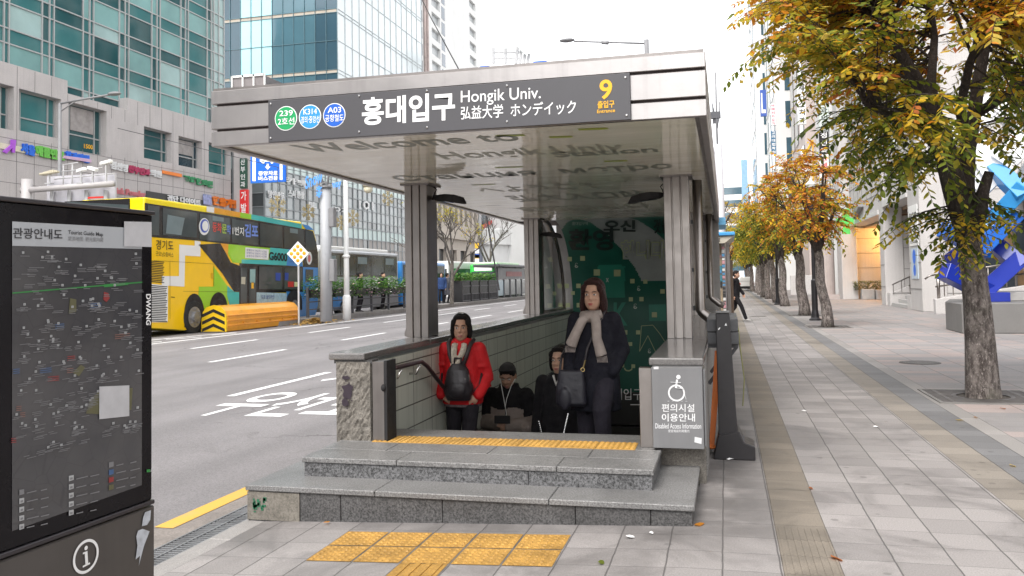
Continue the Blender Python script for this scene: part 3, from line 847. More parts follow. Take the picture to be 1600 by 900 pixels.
# ------------------------------------------------------------------ tourist map board at the left
KP = V((-2.35, 3.10, 0)); KF = V((.0612, .9981, 0)); KN = V((.9981, -.0612, 0))
def GPl(px, py, P0, N):
    d = _ray(px, py); return CAM + d * ((P0 - CAM).dot(N) / d.dot(N))
def K(px, py, lift=0.): return GPl(px, py, KP, KN) + KN * lift
KB = thing('tourist_map_board', 'black tourist guide map board with pale header on grey base by the kerb', 'map board', (-2.45, 2.7, gz(-2.4)))
kp = lambda u, z, d=0.: KP - KF * u + KN * d + V((0, 0, z))
def kbox(b, u0, u1, z0, z1, d0, d1, m=0):
    b.hexa([kp(u0, z0, d0), kp(u1, z0, d0), kp(u1, z0, d1), kp(u0, z0, d1), kp(u0, z1, d0), kp(u1, z1, d0), kp(u1, z1, d1), kp(u0, z1, d1)], m)
zt = K(239, 337).z; zb0 = K(240, 779).z
b = MB(); kbox(b, 0, 1.02, zb0, zt, -.16, 0); b.build('board', M('board_black', (.006, .005, .007), .25, var=.2, vs=6, spec=.25), KB, bevel=.004)
b = MB(); kbox(b, -.004, 1.03, zt + .001, zt + .018, -.17, .012); kbox(b, -.004, 1.03, zb0 - .018, zb0 - .001, -.165, .012)
b.build('edge_trim', M('board_trim', (.06, .055, .06), .3, .6), KB, bevel=.003)
b = MB(); kbox(b, -.012, 1.03, gz(-2.4) - .05, zb0 - .026, -.17, .004)
b.build('base', M('base_warm_grey', (.072, .064, .060), .5, var=.1, streak=.25, stain=.2), KB, bevel=.006)
def mapmat():
    mt, n, l, p = _nt('printed_map')
    tc = n.new('ShaderNodeTexCoord').outputs['Object']
    vo = n.new('ShaderNodeTexVoronoi'); vo.feature = 'DISTANCE_TO_EDGE'; vo.inputs['Scale'].default_value = 11; l.new(tc, vo.inputs['Vector'])
    f = _ramp(n, l, vo.outputs['Distance'], .006, .02, .3, 0)
    c = _mix(n, l, _ramp(n, l, _noise(n, l, tc, 4, 4), .35, .65), (.050, .050, .056), (.075, .073, .076))
    c = _mix(n, l, f, c, (.022, .022, .026))
    l.new(c, p.inputs['Base Color']); p.inputs['Roughness'].default_value = .2; p.inputs['Coat Weight'].default_value = .3
    return mt
b = MB(); q = [K(18, 830, .002), K(221, 758, .002), K(221, 388, .002), K(18, 383, .002)]; b.poly(q)
MP = b.build('map', mapmat(), KB, recalc=False)
b = MB(); b.poly([K(18, 384, .003), K(221, 389, .003), K(221, 357, .003), K(18, 346, .003)])
b.build('header', M('header_pale', (.42, .44, .465), .3, var=.04), KB, recalc=False)
b = MB(); b.poly([K(192, 385, .0065), K(235, 386, .0065), K(235, 347, .0065), K(192, 346, .0065)], 0); b.poly([K(153, 655, .0065), K(200, 650, .0065), K(200, 602, .0065), K(153, 604, .0065)], 0)
b.each('pale_plate', M('plate_white', (.50, .50, .52), .4, var=.12, vs=14), KB, recalc=False)
b = MB()
def tk(body, l0, r0, lb, lt, rb, m=0, bold=0., lift=.005): tfit(b, body, K(l0, lb, lift), K(r0, rb, lift), K(l0, lt, lift), m, bold)
tk('관광안내도', 18.5, 96, 372.5, 355.5, 374.5, 0, .012); tk('Tourist Guide Map', 105, 159.5, 367.5, 359.5, 371, 0, .006); tk('旅游地图  観光案内図', 105, 159.5, 376, 369, 378, 2, -.001)
# name running down the bezel, turned a quarter
g, _f = glyphs('DWANG', .03, 1.05); x0, x1 = min(q[0] for q in g), max(q[0] for q in g); y0, y1 = min(q[1] for q in g), max(q[1] for q in g)
b.add([K(227 + (q[1] - y0) / (y1 - y0) * 7.5, 459.5 + (q[0] - x0) / (x1 - x0) * 48.5, .004) for q in g], _f, 1)
b.build('lettering', [M('ink_dark', (.03, .03, .035), .5, var=0), WHITE_L, M('ink_grey', (.2, .2, .21), .5, var=0)], KB, recalc=False)
rnd = random.Random(4); b = MB(); W, R_, G_, B_, Yl, Gr, Or = range(7)
b.poly([K(18, 457, .004), K(221, 440, .004), K(221, 442, .004), K(18, 459, .004)], G_); b.poly([K(161, 449, .0045), K(199, 445, .0045), K(199, 441.5, .0045), K(161, 444.5, .0045)], G_)
b.poly([K(160, 468, .0045), K(165, 472, .0045), K(170, 466, .0045), K(168, 458, .0045), K(161, 456, .0045)], R_)
b.poly([K(133, 646, .004), K(140, 624, .004), K(153, 612, .004), K(206, 606, .004), K(204, 640, .004), K(176, 648, .004)], Yl)
b.poly([K(112, 582, .004), K(125, 570, .004), K(132, 574, .004), K(122, 588, .004)], Yl); b.poly([K(106, 490, .004), K(118, 487, .004), K(118, 468, .004), K(108, 466, .004)], Yl)
for px, py, c, w in ((148, 476, B_, 18), (92, 508, B_, 14), (110, 558, R_, 12), (108, 577, Or, 10), (70, 577, B_, 18), (82, 590, R_, 18), (190, 524, Or, 24), (28, 636, Or, 8), (34, 646, Or, 8), (20, 686, R_, 8), (24, 578, B_, 10)):
    for k in range(3): b.poly([K(px - w / 2, py + 3 * k, .0046), K(px + w / 2, py - w * .1 + 3 * k, .0046), K(px + w / 2, py - w * .1 - 1.2 + 3 * k, .0046), K(px - w / 2, py - 1.2 + 3 * k, .0046)], c)
for k in range(240):
    px, py = rnd.uniform(22, 214), rnd.uniform(395, 716)
    if py > 735 - .3 * px: continue
    if 150 < px < 203 and 600 < py < 658: continue
    s = -.36 * (py - 415) / 450
    def bit(x, y, w, h, m): b.poly([K(x, y, .005), K(x + w, y + w * s, .005), K(x + w, y + w * s - h, .005), K(x, y - h, .005)], m)
    if k % 2: bit(px, py, 3.6, 3.6, W); bit(px + .8, py - .8, 2.0, 1.6, Gr)
    for j in range(rnd.randint(1, 3)): bit(px - rnd.uniform(0, 6), py + 4 + 2.6 * j, rnd.uniform(8, 17), .9, Gr)
for col, (px, n_, c0) in enumerate(((28.5, 5, 770), (106, 5, 748), (168.5, 4, 727))):
    for k in range(n_):
        y = c0 + k * (13.5 if col < 2 else 11.8)
        m_ = W if col < 2 and not (col == 0 and k == 0) else (Gr, B_, R_, Yl)[k] if col == 2 else Gr
        b.poly([K(px, y + 4, .005), K(px + 7.5, y + 1.5, .005), K(px + 7.5, y - 6, .005), K(px, y - 4.5, .005)], m_)
        if m_ == W: b.poly([K(px + 1.7, y + 2, .0055), K(px + 5.8, y + .6, .0055), K(px + 5.8, y - 2.8, .0055), K(px + 1.7, y - 1.6, .0055)], Gr)
        for j, w in ((0, rnd.uniform(9, 20)), (1, rnd.uniform(8, 18))):
            x = px + 11.5 + j * 22
            b.poly([K(x, y - j * 4 + 1.2, .005), K(x + w, y - j * 4 - w * .24 + 1.2, .005), K(x + w, y - j * 4 - w * .24 - .4, .005), K(x, y - j * 4 - .4, .005)], Gr)
b.poly([K(228, 738, .004), K(233.5, 737.5, .004), K(233.5, 733, .004), K(228, 733.5, .004)], G_); b.poly([K(234, 737, .004), K(236, 737, .004), K(237, 732, .004), K(235, 732, .004)], W)
b.build('map_symbols', [M('map_white', (.42, .43, .44), .4, var=0), M('map_red', (.26, .03, .03), .4, var=0), M('map_green', (.03, .24, .05), .4, var=0), M('map_blue', (.05, .11, .24), .4, var=0), M('map_olive', (.11, .105, .05), .4, var=0), M('map_grey', (.19, .19, .20), .4, var=0), M('map_pink', (.22, .11, .09), .4, var=0)], MP, recalc=False)
b = MB(); c = K(131.5, 869, .009)
ax = (K(152, 861, .009) - K(111.5, 877, .009)); rx = ax.length / 2
u_ = ax.normalized(); 
R0, R1 = [], []
for k in range(40):
    a = 2 * PI * k / 40; R0.append(c + u_ * rx * math.cos(a) + ZA * rx * math.sin(a)); R1.append(c + u_ * rx * .83 * math.cos(a) + ZA * rx * .83 * math.sin(a))
b.rings([R0, R1], 0, cap=False)
b.bar(c + ZA * rx * .22 + u_ * .0, c - ZA * rx * .52 + u_ * .004, rx * .2, .001, up=KN); b.disc(c + ZA * rx * .5, rx * .13, u_, ZA, 16)
b.bar(c + ZA * rx * .24 - u_ * rx * .24, c + ZA * rx * .24 + u_ * rx * .1, rx * .1, .001, up=KN); b.bar(c - ZA * rx * .54 - u_ * rx * .24, c - ZA * rx * .50 + u_ * rx * .3, rx * .1, .001, up=KN)
b.build('info_symbol', WHITE_L, KB, recalc=False)
b = MB()
for pts in ([(224, 800), (233, 797), (232, 812), (227, 820), (219, 822), (221, 808)], [(213, 829), (220, 826), (231, 830), (222, 853), (214, 884), (216, 868), (209, 874), (212, 852), (210, 838)]): b.poly([K(x, y, .009) for x, y in pts])
b.build('peeling_sticker', M('sticker_bluish', (.48, .51, .56), .5, var=.25, vs=30), KB, recalc=False)

# ------------------------------------------------------------------ double decker bus
BX = -18.45
DB = thing('double_decker_bus', 'yellow, green and blue double decker bus seen from its rear corner', 'bus', (-19.7, 29.9, RZ))
def D(x, y, lift=0): return GX(230 + x / 3.748, 290 + y / 3.748, BX + lift)
BUSY, BUSL, BUSA, BUSB, BUSW = (M('bus_yellow', (.92, .56, .0), .3, coat=.3, var=.04), M('bus_lime', (.30, .62, .02), .3, coat=.3, var=.04), M('bus_aqua', (.05, .48, .46), .3, coat=.3, var=.04), M('bus_blue', (.04, .24, .62), .3, coat=.3, var=.04), M('bus_white', (.78, .78, .76), .35, var=.03))
BUSK = M('bus_black', (.014, .012, .013), .25, coat=.4)
BUSG = M('bus_glass', (.055, .068, .07), .08, var=.25, vs=1.2, spec=.8)
BUSB2 = M('bus_lemon', (.92, .72, .0), .3, coat=.3, var=.04)
yr = D(-16, 100).y
out = [(-16, 832), (220, 850), (500, 810), (800, 775), (985, 758), (1000, 700), (1003, 420), (992, 320), (975, 258), (940, 232), (700, 185), (370, 123), (0, 68), (-16, 68)]
b = MB(); P = [D(x, y) for x, y in out]
P[0].y = P[-1].y = yr
b.prism(P, (-2.5, 0, 0)); b.build('body', BUSB2, DB, bevel=.06, seg=2)
b = MB()
def lv(pts, m, k=1): b.poly([D(x, y, .008 * k) for x, y in pts], m)
lv([(-14, 300), (300, 325), (440, 340), (545, 470), (540, 815), (500, 812), (225, 845), (-14, 830)], 0, 1)
lv([(475, 342), (720, 363), (715, 432), (553, 432), (553, 455), (500, 450), (470, 390)], 1, 2); lv([(428, 338), (476, 342), (473, 415)], 7, 2.5)
lv([(553, 432), (715, 436), (720, 363), (830, 373), (818, 468), (553, 455)], 2, 2.2); lv([(828, 372), (905, 381), (912, 474), (816, 468)], 3, 2.4)
lv([(912, 380), (1000, 388), (1001, 480), (915, 474)], 5, 2)
lv([(815, 474), (1001, 480), (1000, 700), (985, 757), (640, 800), (640, 690), (815, 690)], 3, 1.5)
lv([(188, 345), (278, 352), (278, 322), (312, 328), (312, 415), (222, 410), (218, 592), (86, 584), (86, 530), (186, 530)], 4, 2)
lv([(300, 345), (430, 338), (490, 450), (545, 470), (540, 622), (508, 620), (440, 515)], 5, 2)
lv([(388, 472), (470, 588), (474, 720), (368, 820), (345, 820), (330, 700), (300, 640), (303, 592), (388, 592)], 1, 2.2); lv([(470, 586), (508, 620), (540, 624), (540, 700), (482, 700), (468, 640)], 2, 2.6)
lv([(640, 625), (818, 630), (815, 690), (640, 690)], 6, 2.5)
lv([(575, 362), (712, 374), (710, 434), (573, 424)], 4, 3)
lv([(348, 121), (392, 128), (392, 160), (348, 152)], 4, 2); lv([(392, 128), (545, 157), (545, 186), (392, 160)], 7, 2); lv([(545, 157), (610, 168), (610, 198), (545, 186)], 1, 2); lv([(610, 168), (905, 225), (905, 252), (610, 198)], 2, 2); lv([(905, 225), (945, 233), (978, 262), (930, 256)], 3, 2)
b.build('livery', [BUSY, BUSL, BUSA, BUSB, BUSW, BUSK, M('bus_advert', (.35, .52, .62), .4, var=.3, vs=8), M('bus_orange', (.75, .34, .02), .3)], DB, recalc=False)
b = MB(); lv([(-14, 101), (370, 160), (700, 215), (930, 256), (972, 268), (990, 330), (998, 388), (905, 381), (700, 364), (470, 342), (300, 322), (-14, 298)], 0, 2.1)
b.build('upper_glazing', BUSK, DB, recalc=False)
for pts in ([(2, 112), (72, 122), (70, 292), (2, 288)], [(92, 130), (293, 160), (290, 305), (92, 288)], [(308, 163), (484, 192), (484, 332), (306, 316)], [(497, 195), (648, 219), (650, 350), (497, 334)], [(660, 220), (790, 238), (794, 362), (660, 352)], [(802, 240), (916, 258), (920, 376), (802, 364)], [(927, 262), (968, 270), (984, 330), (988, 378), (927, 376)]):
    b = MB(); b.poly([D(x, y, .025) for x, y in pts]); b.build('upper_window', BUSG, DB, recalc=False)
b = MB()
for pts in ([(382, 175), (448, 188), (448, 212), (382, 204)], [(836, 248), (882, 256), (882, 282), (836, 276)], [(120, 170), (220, 190), (200, 290), (110, 280)]): b.poly([D(x, y, .029) for x, y in pts])
b.build('window_reflection_blind', M('bus_blind', (.16, .21, .22), .4), DB, recalc=False)
b = MB(); lv([(540, 452), (912, 470), (1001, 478), (1001, 560), (905, 625), (640, 628), (540, 640)], 0, 1.2); lv([(540, 472), (642, 468), (640, 696), (538, 696)], 0, 2.8); lv([(652, 470), (912, 476), (912, 622), (650, 615)], 0, 2.6); dk = b.build('lower_glazing', BUSK, DB, recalc=False)
for pts in ([(548, 480), (585, 480), (583, 690), (546, 690)], [(598, 482), (636, 480), (634, 690), (597, 690)]):
    b = MB(); b.poly([D(x, y, .03) for x, y in pts]); b.build('door', BUSG, DB, recalc=False)
for pts in ([(656, 474), (790, 478), (790, 608), (654, 605)], [(803, 479), (905, 482), (905, 610), (803, 606)], [(928, 490), (972, 492), (972, 560), (928, 565)]):
    b = MB(); b.poly([D(x, y, .03) for x, y in pts]); b.build('lower_window', BUSG, DB, recalc=False)
b = MB(); lv([(602, 490), (634, 490), (632, 570), (602, 568)], 0, 4.4); lv([(552, 535), (576, 535), (574, 578), (550, 576)], 1, 4.4); lv([(610, 565), (624, 565), (624, 602), (610, 602)], 2, 4.4); lv([(824, 562), (858, 562), (858, 594), (824, 594)], 3, 4.4); lv([(862, 564), (886, 566), (884, 592), (862, 592)], 4, 4.4)
lv([(752, 510), (782, 512), (780, 558), (752, 555)], 5, 4.4); lv([(806, 510), (828, 511), (826, 555), (806, 553)], 5, 4.4)
b.build('window_stickers', [M('sticker_aqua', (.25, .42, .42), .4), M('sticker_cream', (.5, .5, .4), .4), YELLOW, RED, M('sticker_lemon', (.75, .75, .4), .4), M('seat_blue', (.03, .07, .35), .7)], DB, recalc=False)
b = MB()
def tb(body, x0, x1, yb, yt, m, bold, yb2=None, k=4.): tfit(b, body, D(x0, yb, .008 * k), D(x1, yb2 if yb2 else yb, .008 * k), D(x0, yt, .008 * k), m, bold)
tb('경기도', 52, 154, 374, 316, 0, .005, 380); tb('굿모닝2층버스', 50, 154, 412, 384, 0, .0, 420); tb('G6000', 713, 820, 436, 386, 0, .035, 445)
tb('동화', 382, 436, 270, 212, 1, .02, 276); tb('문', 438, 466, 278, 224, 2, .02, 282); tb('학', 466, 490, 282, 228, 3, .02, 286); tb('1번지', 500, 566, 288, 238, 4, .01, 294); tb('김포', 570, 650, 300, 222, 3, .03, 306)
for r_ in range(3): tb('운행안내 경유지 시간표', 582, 700, 382 + r_ * 18, 370 + r_ * 18, 5, 0, 394 + r_ * 14, 4)
tb('김포 골드라인', 668, 745, 664, 640, 5, .01, 664, 4)
tb('출입문', 832, 868, 400, 388, 5, 0, 403, 4); tb('정류장', 832, 862, 450, 440, 5, 0, 452, 4)
b.build('lettering', [MATTE_K, M('bus_letter_red', (.6, .06, .04), .5, var=0), M('bus_letter_green', (.35, .5, .05), .5, var=0), M('bus_letter_blue', (.15, .25, .65), .5, var=0), BUSW, M('bus_letter_navy', (.05, .08, .3), .5, var=0)], DB, recalc=False)
b = MB()
def ell(x, y, rx, ry, m, k): b.poly([D(x + rx * math.cos(a), y + ry * math.sin(a), .008 * k) for a in [2 * PI * i / 26 for i in range(26)]], m)
ell(334, 240, 31, 50, 0, 4); ell(336, 236, 25, 40, 1, 4.5); ell(340, 236, 18, 30, 0, 5); ell(949, 425, 16, 38, 0, 3.4); ell(949, 427, 8, 22, 2, 3.8)
b.build('round_emblem', [BUSW, M('emblem_blue', (.05, .1, .45), .5), M('emblem_red', (.6, .15, .15), .5)], DB, recalc=False)
b = MB(); 
for k in range(13): lv([(-14, 436 + 10 * k), (100 - (k % 3) * 4, 446 + 10 * k), (100 - (k % 3) * 4, 450.5 + 10 * k), (-14, 441 + 10 * k)], 0, 3)
lv([(-14, 572), (122, 586), (120, 800), (-14, 800)], 1, 2.6)
for k in range(21): lv([(-14, 580 + 10.4 * k), (118 - (k % 4) * 3, 590 + 10.2 * k), (118 - (k % 4) * 3, 595 + 10.2 * k), (-14, 586 + 10.4 * k)], 0, 3)
b.build('engine_grille', [MATTE_K, BUSW], DB, recalc=False)
b = MB(); 
for pts in ([(40, 437), (390, 458)], [(210, 618), (540, 622)], [(133, 440), (133, 780)], [(390, 460), (390, 590)]):
    (x0, y0), (x1, y1) = pts; dx = 1.6 if x0 == x1 else 0; dy = 1.6 if not dx else 0
    lv([(x0, y0), (x1, y1), (x1 + dx, y1 + dy), (x0 + dx, y0 + dy)], 0, 3.3)
lv([(375, 512), (388, 512), (388, 545), (375, 545)], 1, 3.1); lv([(140, 650), (162, 652), (162, 657), (140, 655)], 0, 3.4)
b.build('panel_seams', [M('seam_dark', (.12, .07, .0), .6), M('flap_yellow', (.7, .4, .0), .4)], DB, recalc=False)
def wheel(parent, x, y, zc, r, w=.28, s=1):
    q = MB(); q.lathe([(r * .62, 0), (r * .93, .0), (r, .05), (r, w - .05), (r * .9, w)], (x, y, zc), 28, axis='x'); wl_ = q.build('wheel', RUBBER, parent, smooth=False)
    q = MB(); q.lathe([(r * .6, .01), (r * .56, -.04), (r * .30, .02), (r * .28, .10), (r * .12, .11)], (x + w * (1 if s > 0 else 0), y, zc), 20, axis='x')
    for k in range(8): q.ball((x + (w + .03 if s > 0 else -.03), y + r * .44 * math.cos(k * PI / 4), zc + r * .44 * math.sin(k * PI / 4)), .03, 6, 4)
    q.build('rim', M('wheel_rim', (.3, .3, .31), .45, .6, var=.3), wl_)
    return wl_
b = MB()
for x, y, rx, ry in ((276, 760, 58, 118), (418, 726, 52, 92), (862, 690, 46, 68)):
    lv([(x + rx * math.cos(a), y - 10 - ry * math.sin(a)) for a in [PI * i / 14 for i in range(15)]] + [(x - rx, y + ry * .6), (x + rx, y + ry * .55)], 0, 3.0)
b.each('wheel_arch', MATTE_K, DB, recalc=False)
cs = D(272, 770); wheel(DB, BX - .24, cs.y, cs.z, .62); cs = D(416, 745); wheel(DB, BX - .24, cs.y, cs.z - .05, .60); cs = D(862, 710); wheel(DB, BX - .26, cs.y, cs.z - .02, .55)
b = MB(); yq = yr - .035
def Rr(px, py): return GY(px, py, yq)
b.poly([Rr(103, 352), Rr(200, 352), Rr(201, 320), Rr(105, 315)], 0)
b.build('rear_window', BUSG, DB, recalc=False)
b = MB(); xa, xb = Rr(100, 315).x, Rr(203, 318).x
b.box(xa + .02, xb - .02, yq + .004, yq + .03, Rr(150, 358).z, Rr(150, 312.5).z); b.build('rear_window_surround', BUSK, DB)
b = MB(); c = Rr(149, 308.5); b.box(c.x - .3, c.x + .3, yq - .0, yq + .03, c.z - .03, c.z + .03); b.build('brake_light', RED, DB)
b = MB(); b.box(BX - 2.3, BX - .2, yr + .3, yr + 11, 4.28, 4.36); b.build('roof_panel', BUSB2, DB, bevel=.03)

# ------------------------------------------------------------------ other buses
def bus(name, label, x0, x1, y0, y1, z0, z1, col, low, front, win=(1.55, 2.65), front_at_min=False, roof=None):
    """a single decker; front_at_min: its windscreen faces the camera side"""
    t = thing(name, label, 'bus', ((x0 + x1) / 2, (y0 + y1) / 2, RZ))
    b = MB(); b.box(x0, x1, y0, y1, z0 + .32, z1 - .1); b.build('body', col, t, bevel=.12, seg=3)
    if roof: b = MB(); b.box(x0 + .15, x1 - .15, y0 + .6, y1 - 1.2, z1 - .12, z1 + .08); b.build('roof_unit', roof, t, bevel=.06, seg=2)
    b = MB(); b.box(x1 - .005, x1 + .012, y0 + .1, y1 - .1, z0 + .34, z0 + 1.25); b.build('skirt', low, t)
    b = MB(); b.box(x1 - .002, x1 + .016, y0 + .25, y1 - .25, z0 + win[0] - .08, z0 + win[1] + .08); b.build('window_band', BUSK, t)
    n_ = max(3, int((y1 - y0 - .6) / 1.7)); w = (y1 - y0 - .6) / n_
    for k in range(n_):
        b = MB(); b.box(x1 + .005, x1 + .026, y0 + .3 + w * k + .05, y0 + .3 + w * (k + 1) - .05, z0 + win[0], z0 + win[1]); o = b.build('window', BUSG, t)
        if k % 2 == 0: b = MB(); b.box(x1 + .02, x1 + .03, y0 + .5 + w * k, y0 + .3 + w * (k + 1) - .5, z0 + win[1] - .42, z0 + win[1] - .06); b.build('blind', M('bus_blind', (.16, .21, .22), .4), o)
    ye, s = (y0, -1) if front_at_min else (y1, 1)
    b = MB(); b.box(x0 + .15, x1 - .15, ye + s * .012 if s > 0 else ye - .03, ye + s * .03 if s > 0 else ye + .02, z0 + 1.0, z1 - .75); b.build('windscreen', BUSG, t)
    b = MB(); b.box(x0 + .4, x1 - .4, min(ye, ye + s * .035), max(ye, ye + s * .035), z1 - .68, z1 - .3); b.build('destination_board', front, t)
    for xx in (x0 + .35, x1 - .35):
        b = MB(); b.box(xx - .18, xx + .18, min(ye, ye + s * .04), max(ye, ye + s * .04), z0 + .62, z0 + .85); b.build('headlight', M('headlamp_glass', (.6, .6, .58), .15), t)
    for yy in (y0 + 2.4, y1 - 2.3): wheel(t, x1 - .27, yy, z0 + .48, .48)
    return t
SILV = M('coach_silver', (.42, .44, .47), .3, .3, coat=.3)
cb_ = bus('coach', 'silver and white coach stopped behind the planted railing, ahead of the double decker', -21.2, -18.75, 36.9, 46.9, RZ, 3.32, SILV, M('coach_grey', (.20, .20, .22), .4), BUSK, (2.08, 3.1), roof=BUSW)
b = MB(); b.box(-18.748, -18.73, 37.0, 39.6, .3, 1.2); b.box(-18.748, -18.728, 37.0, 38.0, 1.2, 1.85); b.build('blue_panel', BUSB, cb_)
bus('city_bus', 'blue city bus just ahead of the silver coach', -21.4, -18.9, 47.8, 56.0, RZ, 2.9, BUSB, BUSB, BUSW)
bus('city_bus', 'white topped city bus with a lettered board beside the bare trees', -24.5, -22.0, 66, 75, RZ, 3.3, BUSW, BUSW, BUSB, front_at_min=True)
gb = bus('city_bus', 'green city bus facing the camera near the glass shelter', -21.4, -19.0, 70, 80, RZ, 3.05, M('bus_green', (.05, .55, .08), .3, coat=.3), M('bus_green', (.05, .55, .08), .3), BUSW, front_at_min=True, roof=M('bus_pale_green', (.55, .72, .5), .4))

bus('city_bus', 'dark blue windscreened city bus between the white topped bus and the green one', -25.8, -23.3, 78, 88, RZ, 3.2, M('bus_deep_blue', (.02, .10, .38), .3, coat=.3), BUSB, BUSW, front_at_min=True)

# ------------------------------------------------------------------ crash cushion, diamond sign
CC = thing('crash_cushion', 'long orange crash cushion with striped end in front of the bus wheels', 'crash barrier', (-17.9, 29.5, RZ))
ORG = M('cushion_orange', (.85, .36, .015), .35, var=.1, stain=.3, coat=.2)
prof2 = [(-.48, .02), (-.48, .45), (-.42, .72), (-.28, .88), (0, .96), (.28, .90), (.42, .76), (.48, .62), (.52, .56), (.50, .45), (.53, .38), (.50, .27), (.53, .2), (.49, .02)]
b = MB(); b.prism([(-17.88 + x, 27.0, RZ + z_) for x, z_ in prof2], (0, 5.3, 0)); b.build('barrel', ORG, CC, bevel=.012)
b = MB()
for z_ in (.22, .4, .585): b.box(-17.37, -17.335, 27.02, 32.25, RZ + z_ - .012, RZ + z_ + .012)
for k in range(5): b.box(-17.36, -17.33, 28 + k * .95, 28.12 + k * .95, RZ + .28, RZ + .32)
b.build('rail_rib', M('cushion_amber', (.72, .26, .01), .4, stain=.3), CC)
b = MB(); b.prism([(-17.88 + x * 1.03, 26.93, RZ + z_ * 1.02) for x, z_ in prof2[:8] + [(.5, .3), (.5, .02)]], (0, .07, 0), 0)
b.build('end_plate', M('cushion_yellow', (.78, .50, .01), .45), CC)
b = MB()
for k in range(4):
    z0_ = RZ + .06 + k * .26
    for s in (-1, 1):
        pts = [(-17.88, 26.925, z0_ + .14), (-17.88, 26.925, z0_ + .26), (-17.88 + s * .46, 26.925, z0_ + .07), (-17.88 + s * .46, 26.925, z0_ - .05)]
        pts = [V((p[0], p[1], max(RZ + .02, min(p[2], RZ + (.94 if abs(p[0] + 17.88) < .1 else .72))))) for p in pts]
        if (pts[1] - pts[0]).length > .02: b.poly(pts)
b.each('chevron', MATTE_K, CC, recalc=False)
b = MB(); b.box(-18.3, -17.5, 26.7, 27.3, RZ - .02, RZ + .03); b.build('base_plate', DGREY, CC)
p0 = GZ(467, 507.5, RZ)
DS = thing('diamond_sign', 'diamond sign of orange dots on a thin pole at the end of the crash cushion', 'sign', p0)
b = MB(); zc = GY(466, 396, p0.y).z; b.tube([(p0.x, p0.y, RZ), (p0.x, p0.y, zc)], .04, 8); b.build('pole', LGREY, DS)
b = MB(); h = .50; b.prism([(p0.x, p0.y - .05, zc - h), (p0.x + h, p0.y - .05, zc), (p0.x, p0.y - .05, zc + h), (p0.x - h, p0.y - .05, zc)], (0, .02, 0)); b.build('plate', WHITE, DS)
b = MB()
for i in range(3):
    for j in range(3):
        c = V((p0.x + (i - j) * .145, p0.y - .056, zc + (i + j - 2) * .145)); b.lathe([(.082, 0), (.05, -.02)], c, 14, axis='y')
b.each('reflector_dot', M('reflector_orange', (.85, .36, .02), .3), DS)
# dead leaves heaped at its foot
b = MB(); rl = random.Random(9)
LEAFB = M('dry_leaf', (.42, .25, .06), .8, var=.4, vs=30)
for k in range(900):
    a, r_ = rl.uniform(0, 6.28), abs(rl.gauss(0, .55)); x, y = -17.0 + r_ * math.cos(a) * .7, 33.0 + r_ * math.sin(a) * 2.0
    z_ = RZ + .01 + max(0, .22 - r_ * .2) * rl.random(); t_ = rl.uniform(0, 6.28); s_ = rl.uniform(.05, .1)
    d1, d2 = V((math.cos(t_), math.sin(t_), rl.uniform(-.3, .3))) * s_, V((-math.sin(t_), math.cos(t_), rl.uniform(-.3, .3))) * s_ * .5
    c = V((x, y, z_ + .02)); b.poly([c - d1, c + d2, c + d1, c - d2])
stuff(b.build('fallen_leaves', LEAFB, recalc=False))
# ------------------------------------------------------------------ buildings
def glass(name, col, rough=.07, var=.25, vs=.25, spec=.6):
    return M(name, col, rough, var=var, vs=vs, spec=spec)
TEAL = [glass('teal_glass_dark', (.02, .085, .092)), glass('teal_glass_mid', (.045, .17, .175)), glass('teal_glass_blind', (.20, .38, .37), .15), glass('teal_glass_pale', (.34, .48, .47), .12), glass('teal_glass_deep', (.008, .03, .045))]
MULL = M('mullion_aluminium', (.42, .43, .43), .45, .3, var=.06)
STONE_G = M('grey_stone_panels', (.50, .465, .455), .6, var=.1, vs=.6, speck=.2, ss=30, streak=.25)
STONE_W = M('white_stone_panels', (.52, .50, .49), .6, var=.07, vs=.8, speck=.2, ss=40, streak=.18)
STONE_B = M('beige_stone_panels', (.50, .44, .38), .65, var=.08, vs=.5, streak=.2)
PLAST = M('white_plaster', (.70, .70, .69), .7, var=.05, vs=.3, streak=.12)
SEAM = M('panel_seam', (.16, .15, .15), .8, var=0)
WINK = glass('window_dark', (.03, .036, .042), .06, .3, .8, .8)
WINB = glass('window_blueish', (.05, .10, .13), .08, .3, .5, .8)
rb = random.Random(21)
def wall_x(b, x, y0, y1, z0, z1, holes, m=0, back=.5):
    """wall sheet in the plane X = x with real openings and reveals (depth back, towards -X when back > 0)"""
    ys = sorted({y0, y1, *[q for h in holes for q in h[:2]]}); zs = sorted({z0, z1, *[q for h in holes for q in h[2:4]]})
    for ya, yb in zip(ys, ys[1:]):
        for za, zb in zip(zs, zs[1:]):
            cy_, cz_ = (ya + yb) / 2, (za + zb) / 2
            if any(h[0] < cy_ < h[1] and h[2] < cz_ < h[3] for h in holes): continue
            b.quad((x, ya, za), (x, yb, za), (x, yb, zb), (x, ya, zb), m)
    for h in holes:
        a, c, d, e = h[:4]; xb = x - back
        b.quad((x, a, d), (xb, a, d), (xb, a, e), (x, a, e), m); b.quad((x, c, d), (x, c, e), (xb, c, e), (xb, c, d), m)
        b.quad((x, a, d), (x, c, d), (xb, c, d), (xb, a, d), m); b.quad((x, a, e), (xb, a, e), (xb, c, e), (x, c, e), m)
def seams_x(b, x, ys, zs, y0, y1, z0, z1, w=.03):
    for y in ys: b.box(x - .01, x + .006, y - w / 2, y + w / 2, z0, z1)
    for z_ in zs: b.box(x - .01, x + .0065, y0, y1, z_ - w / 2, z_ + w / 2)
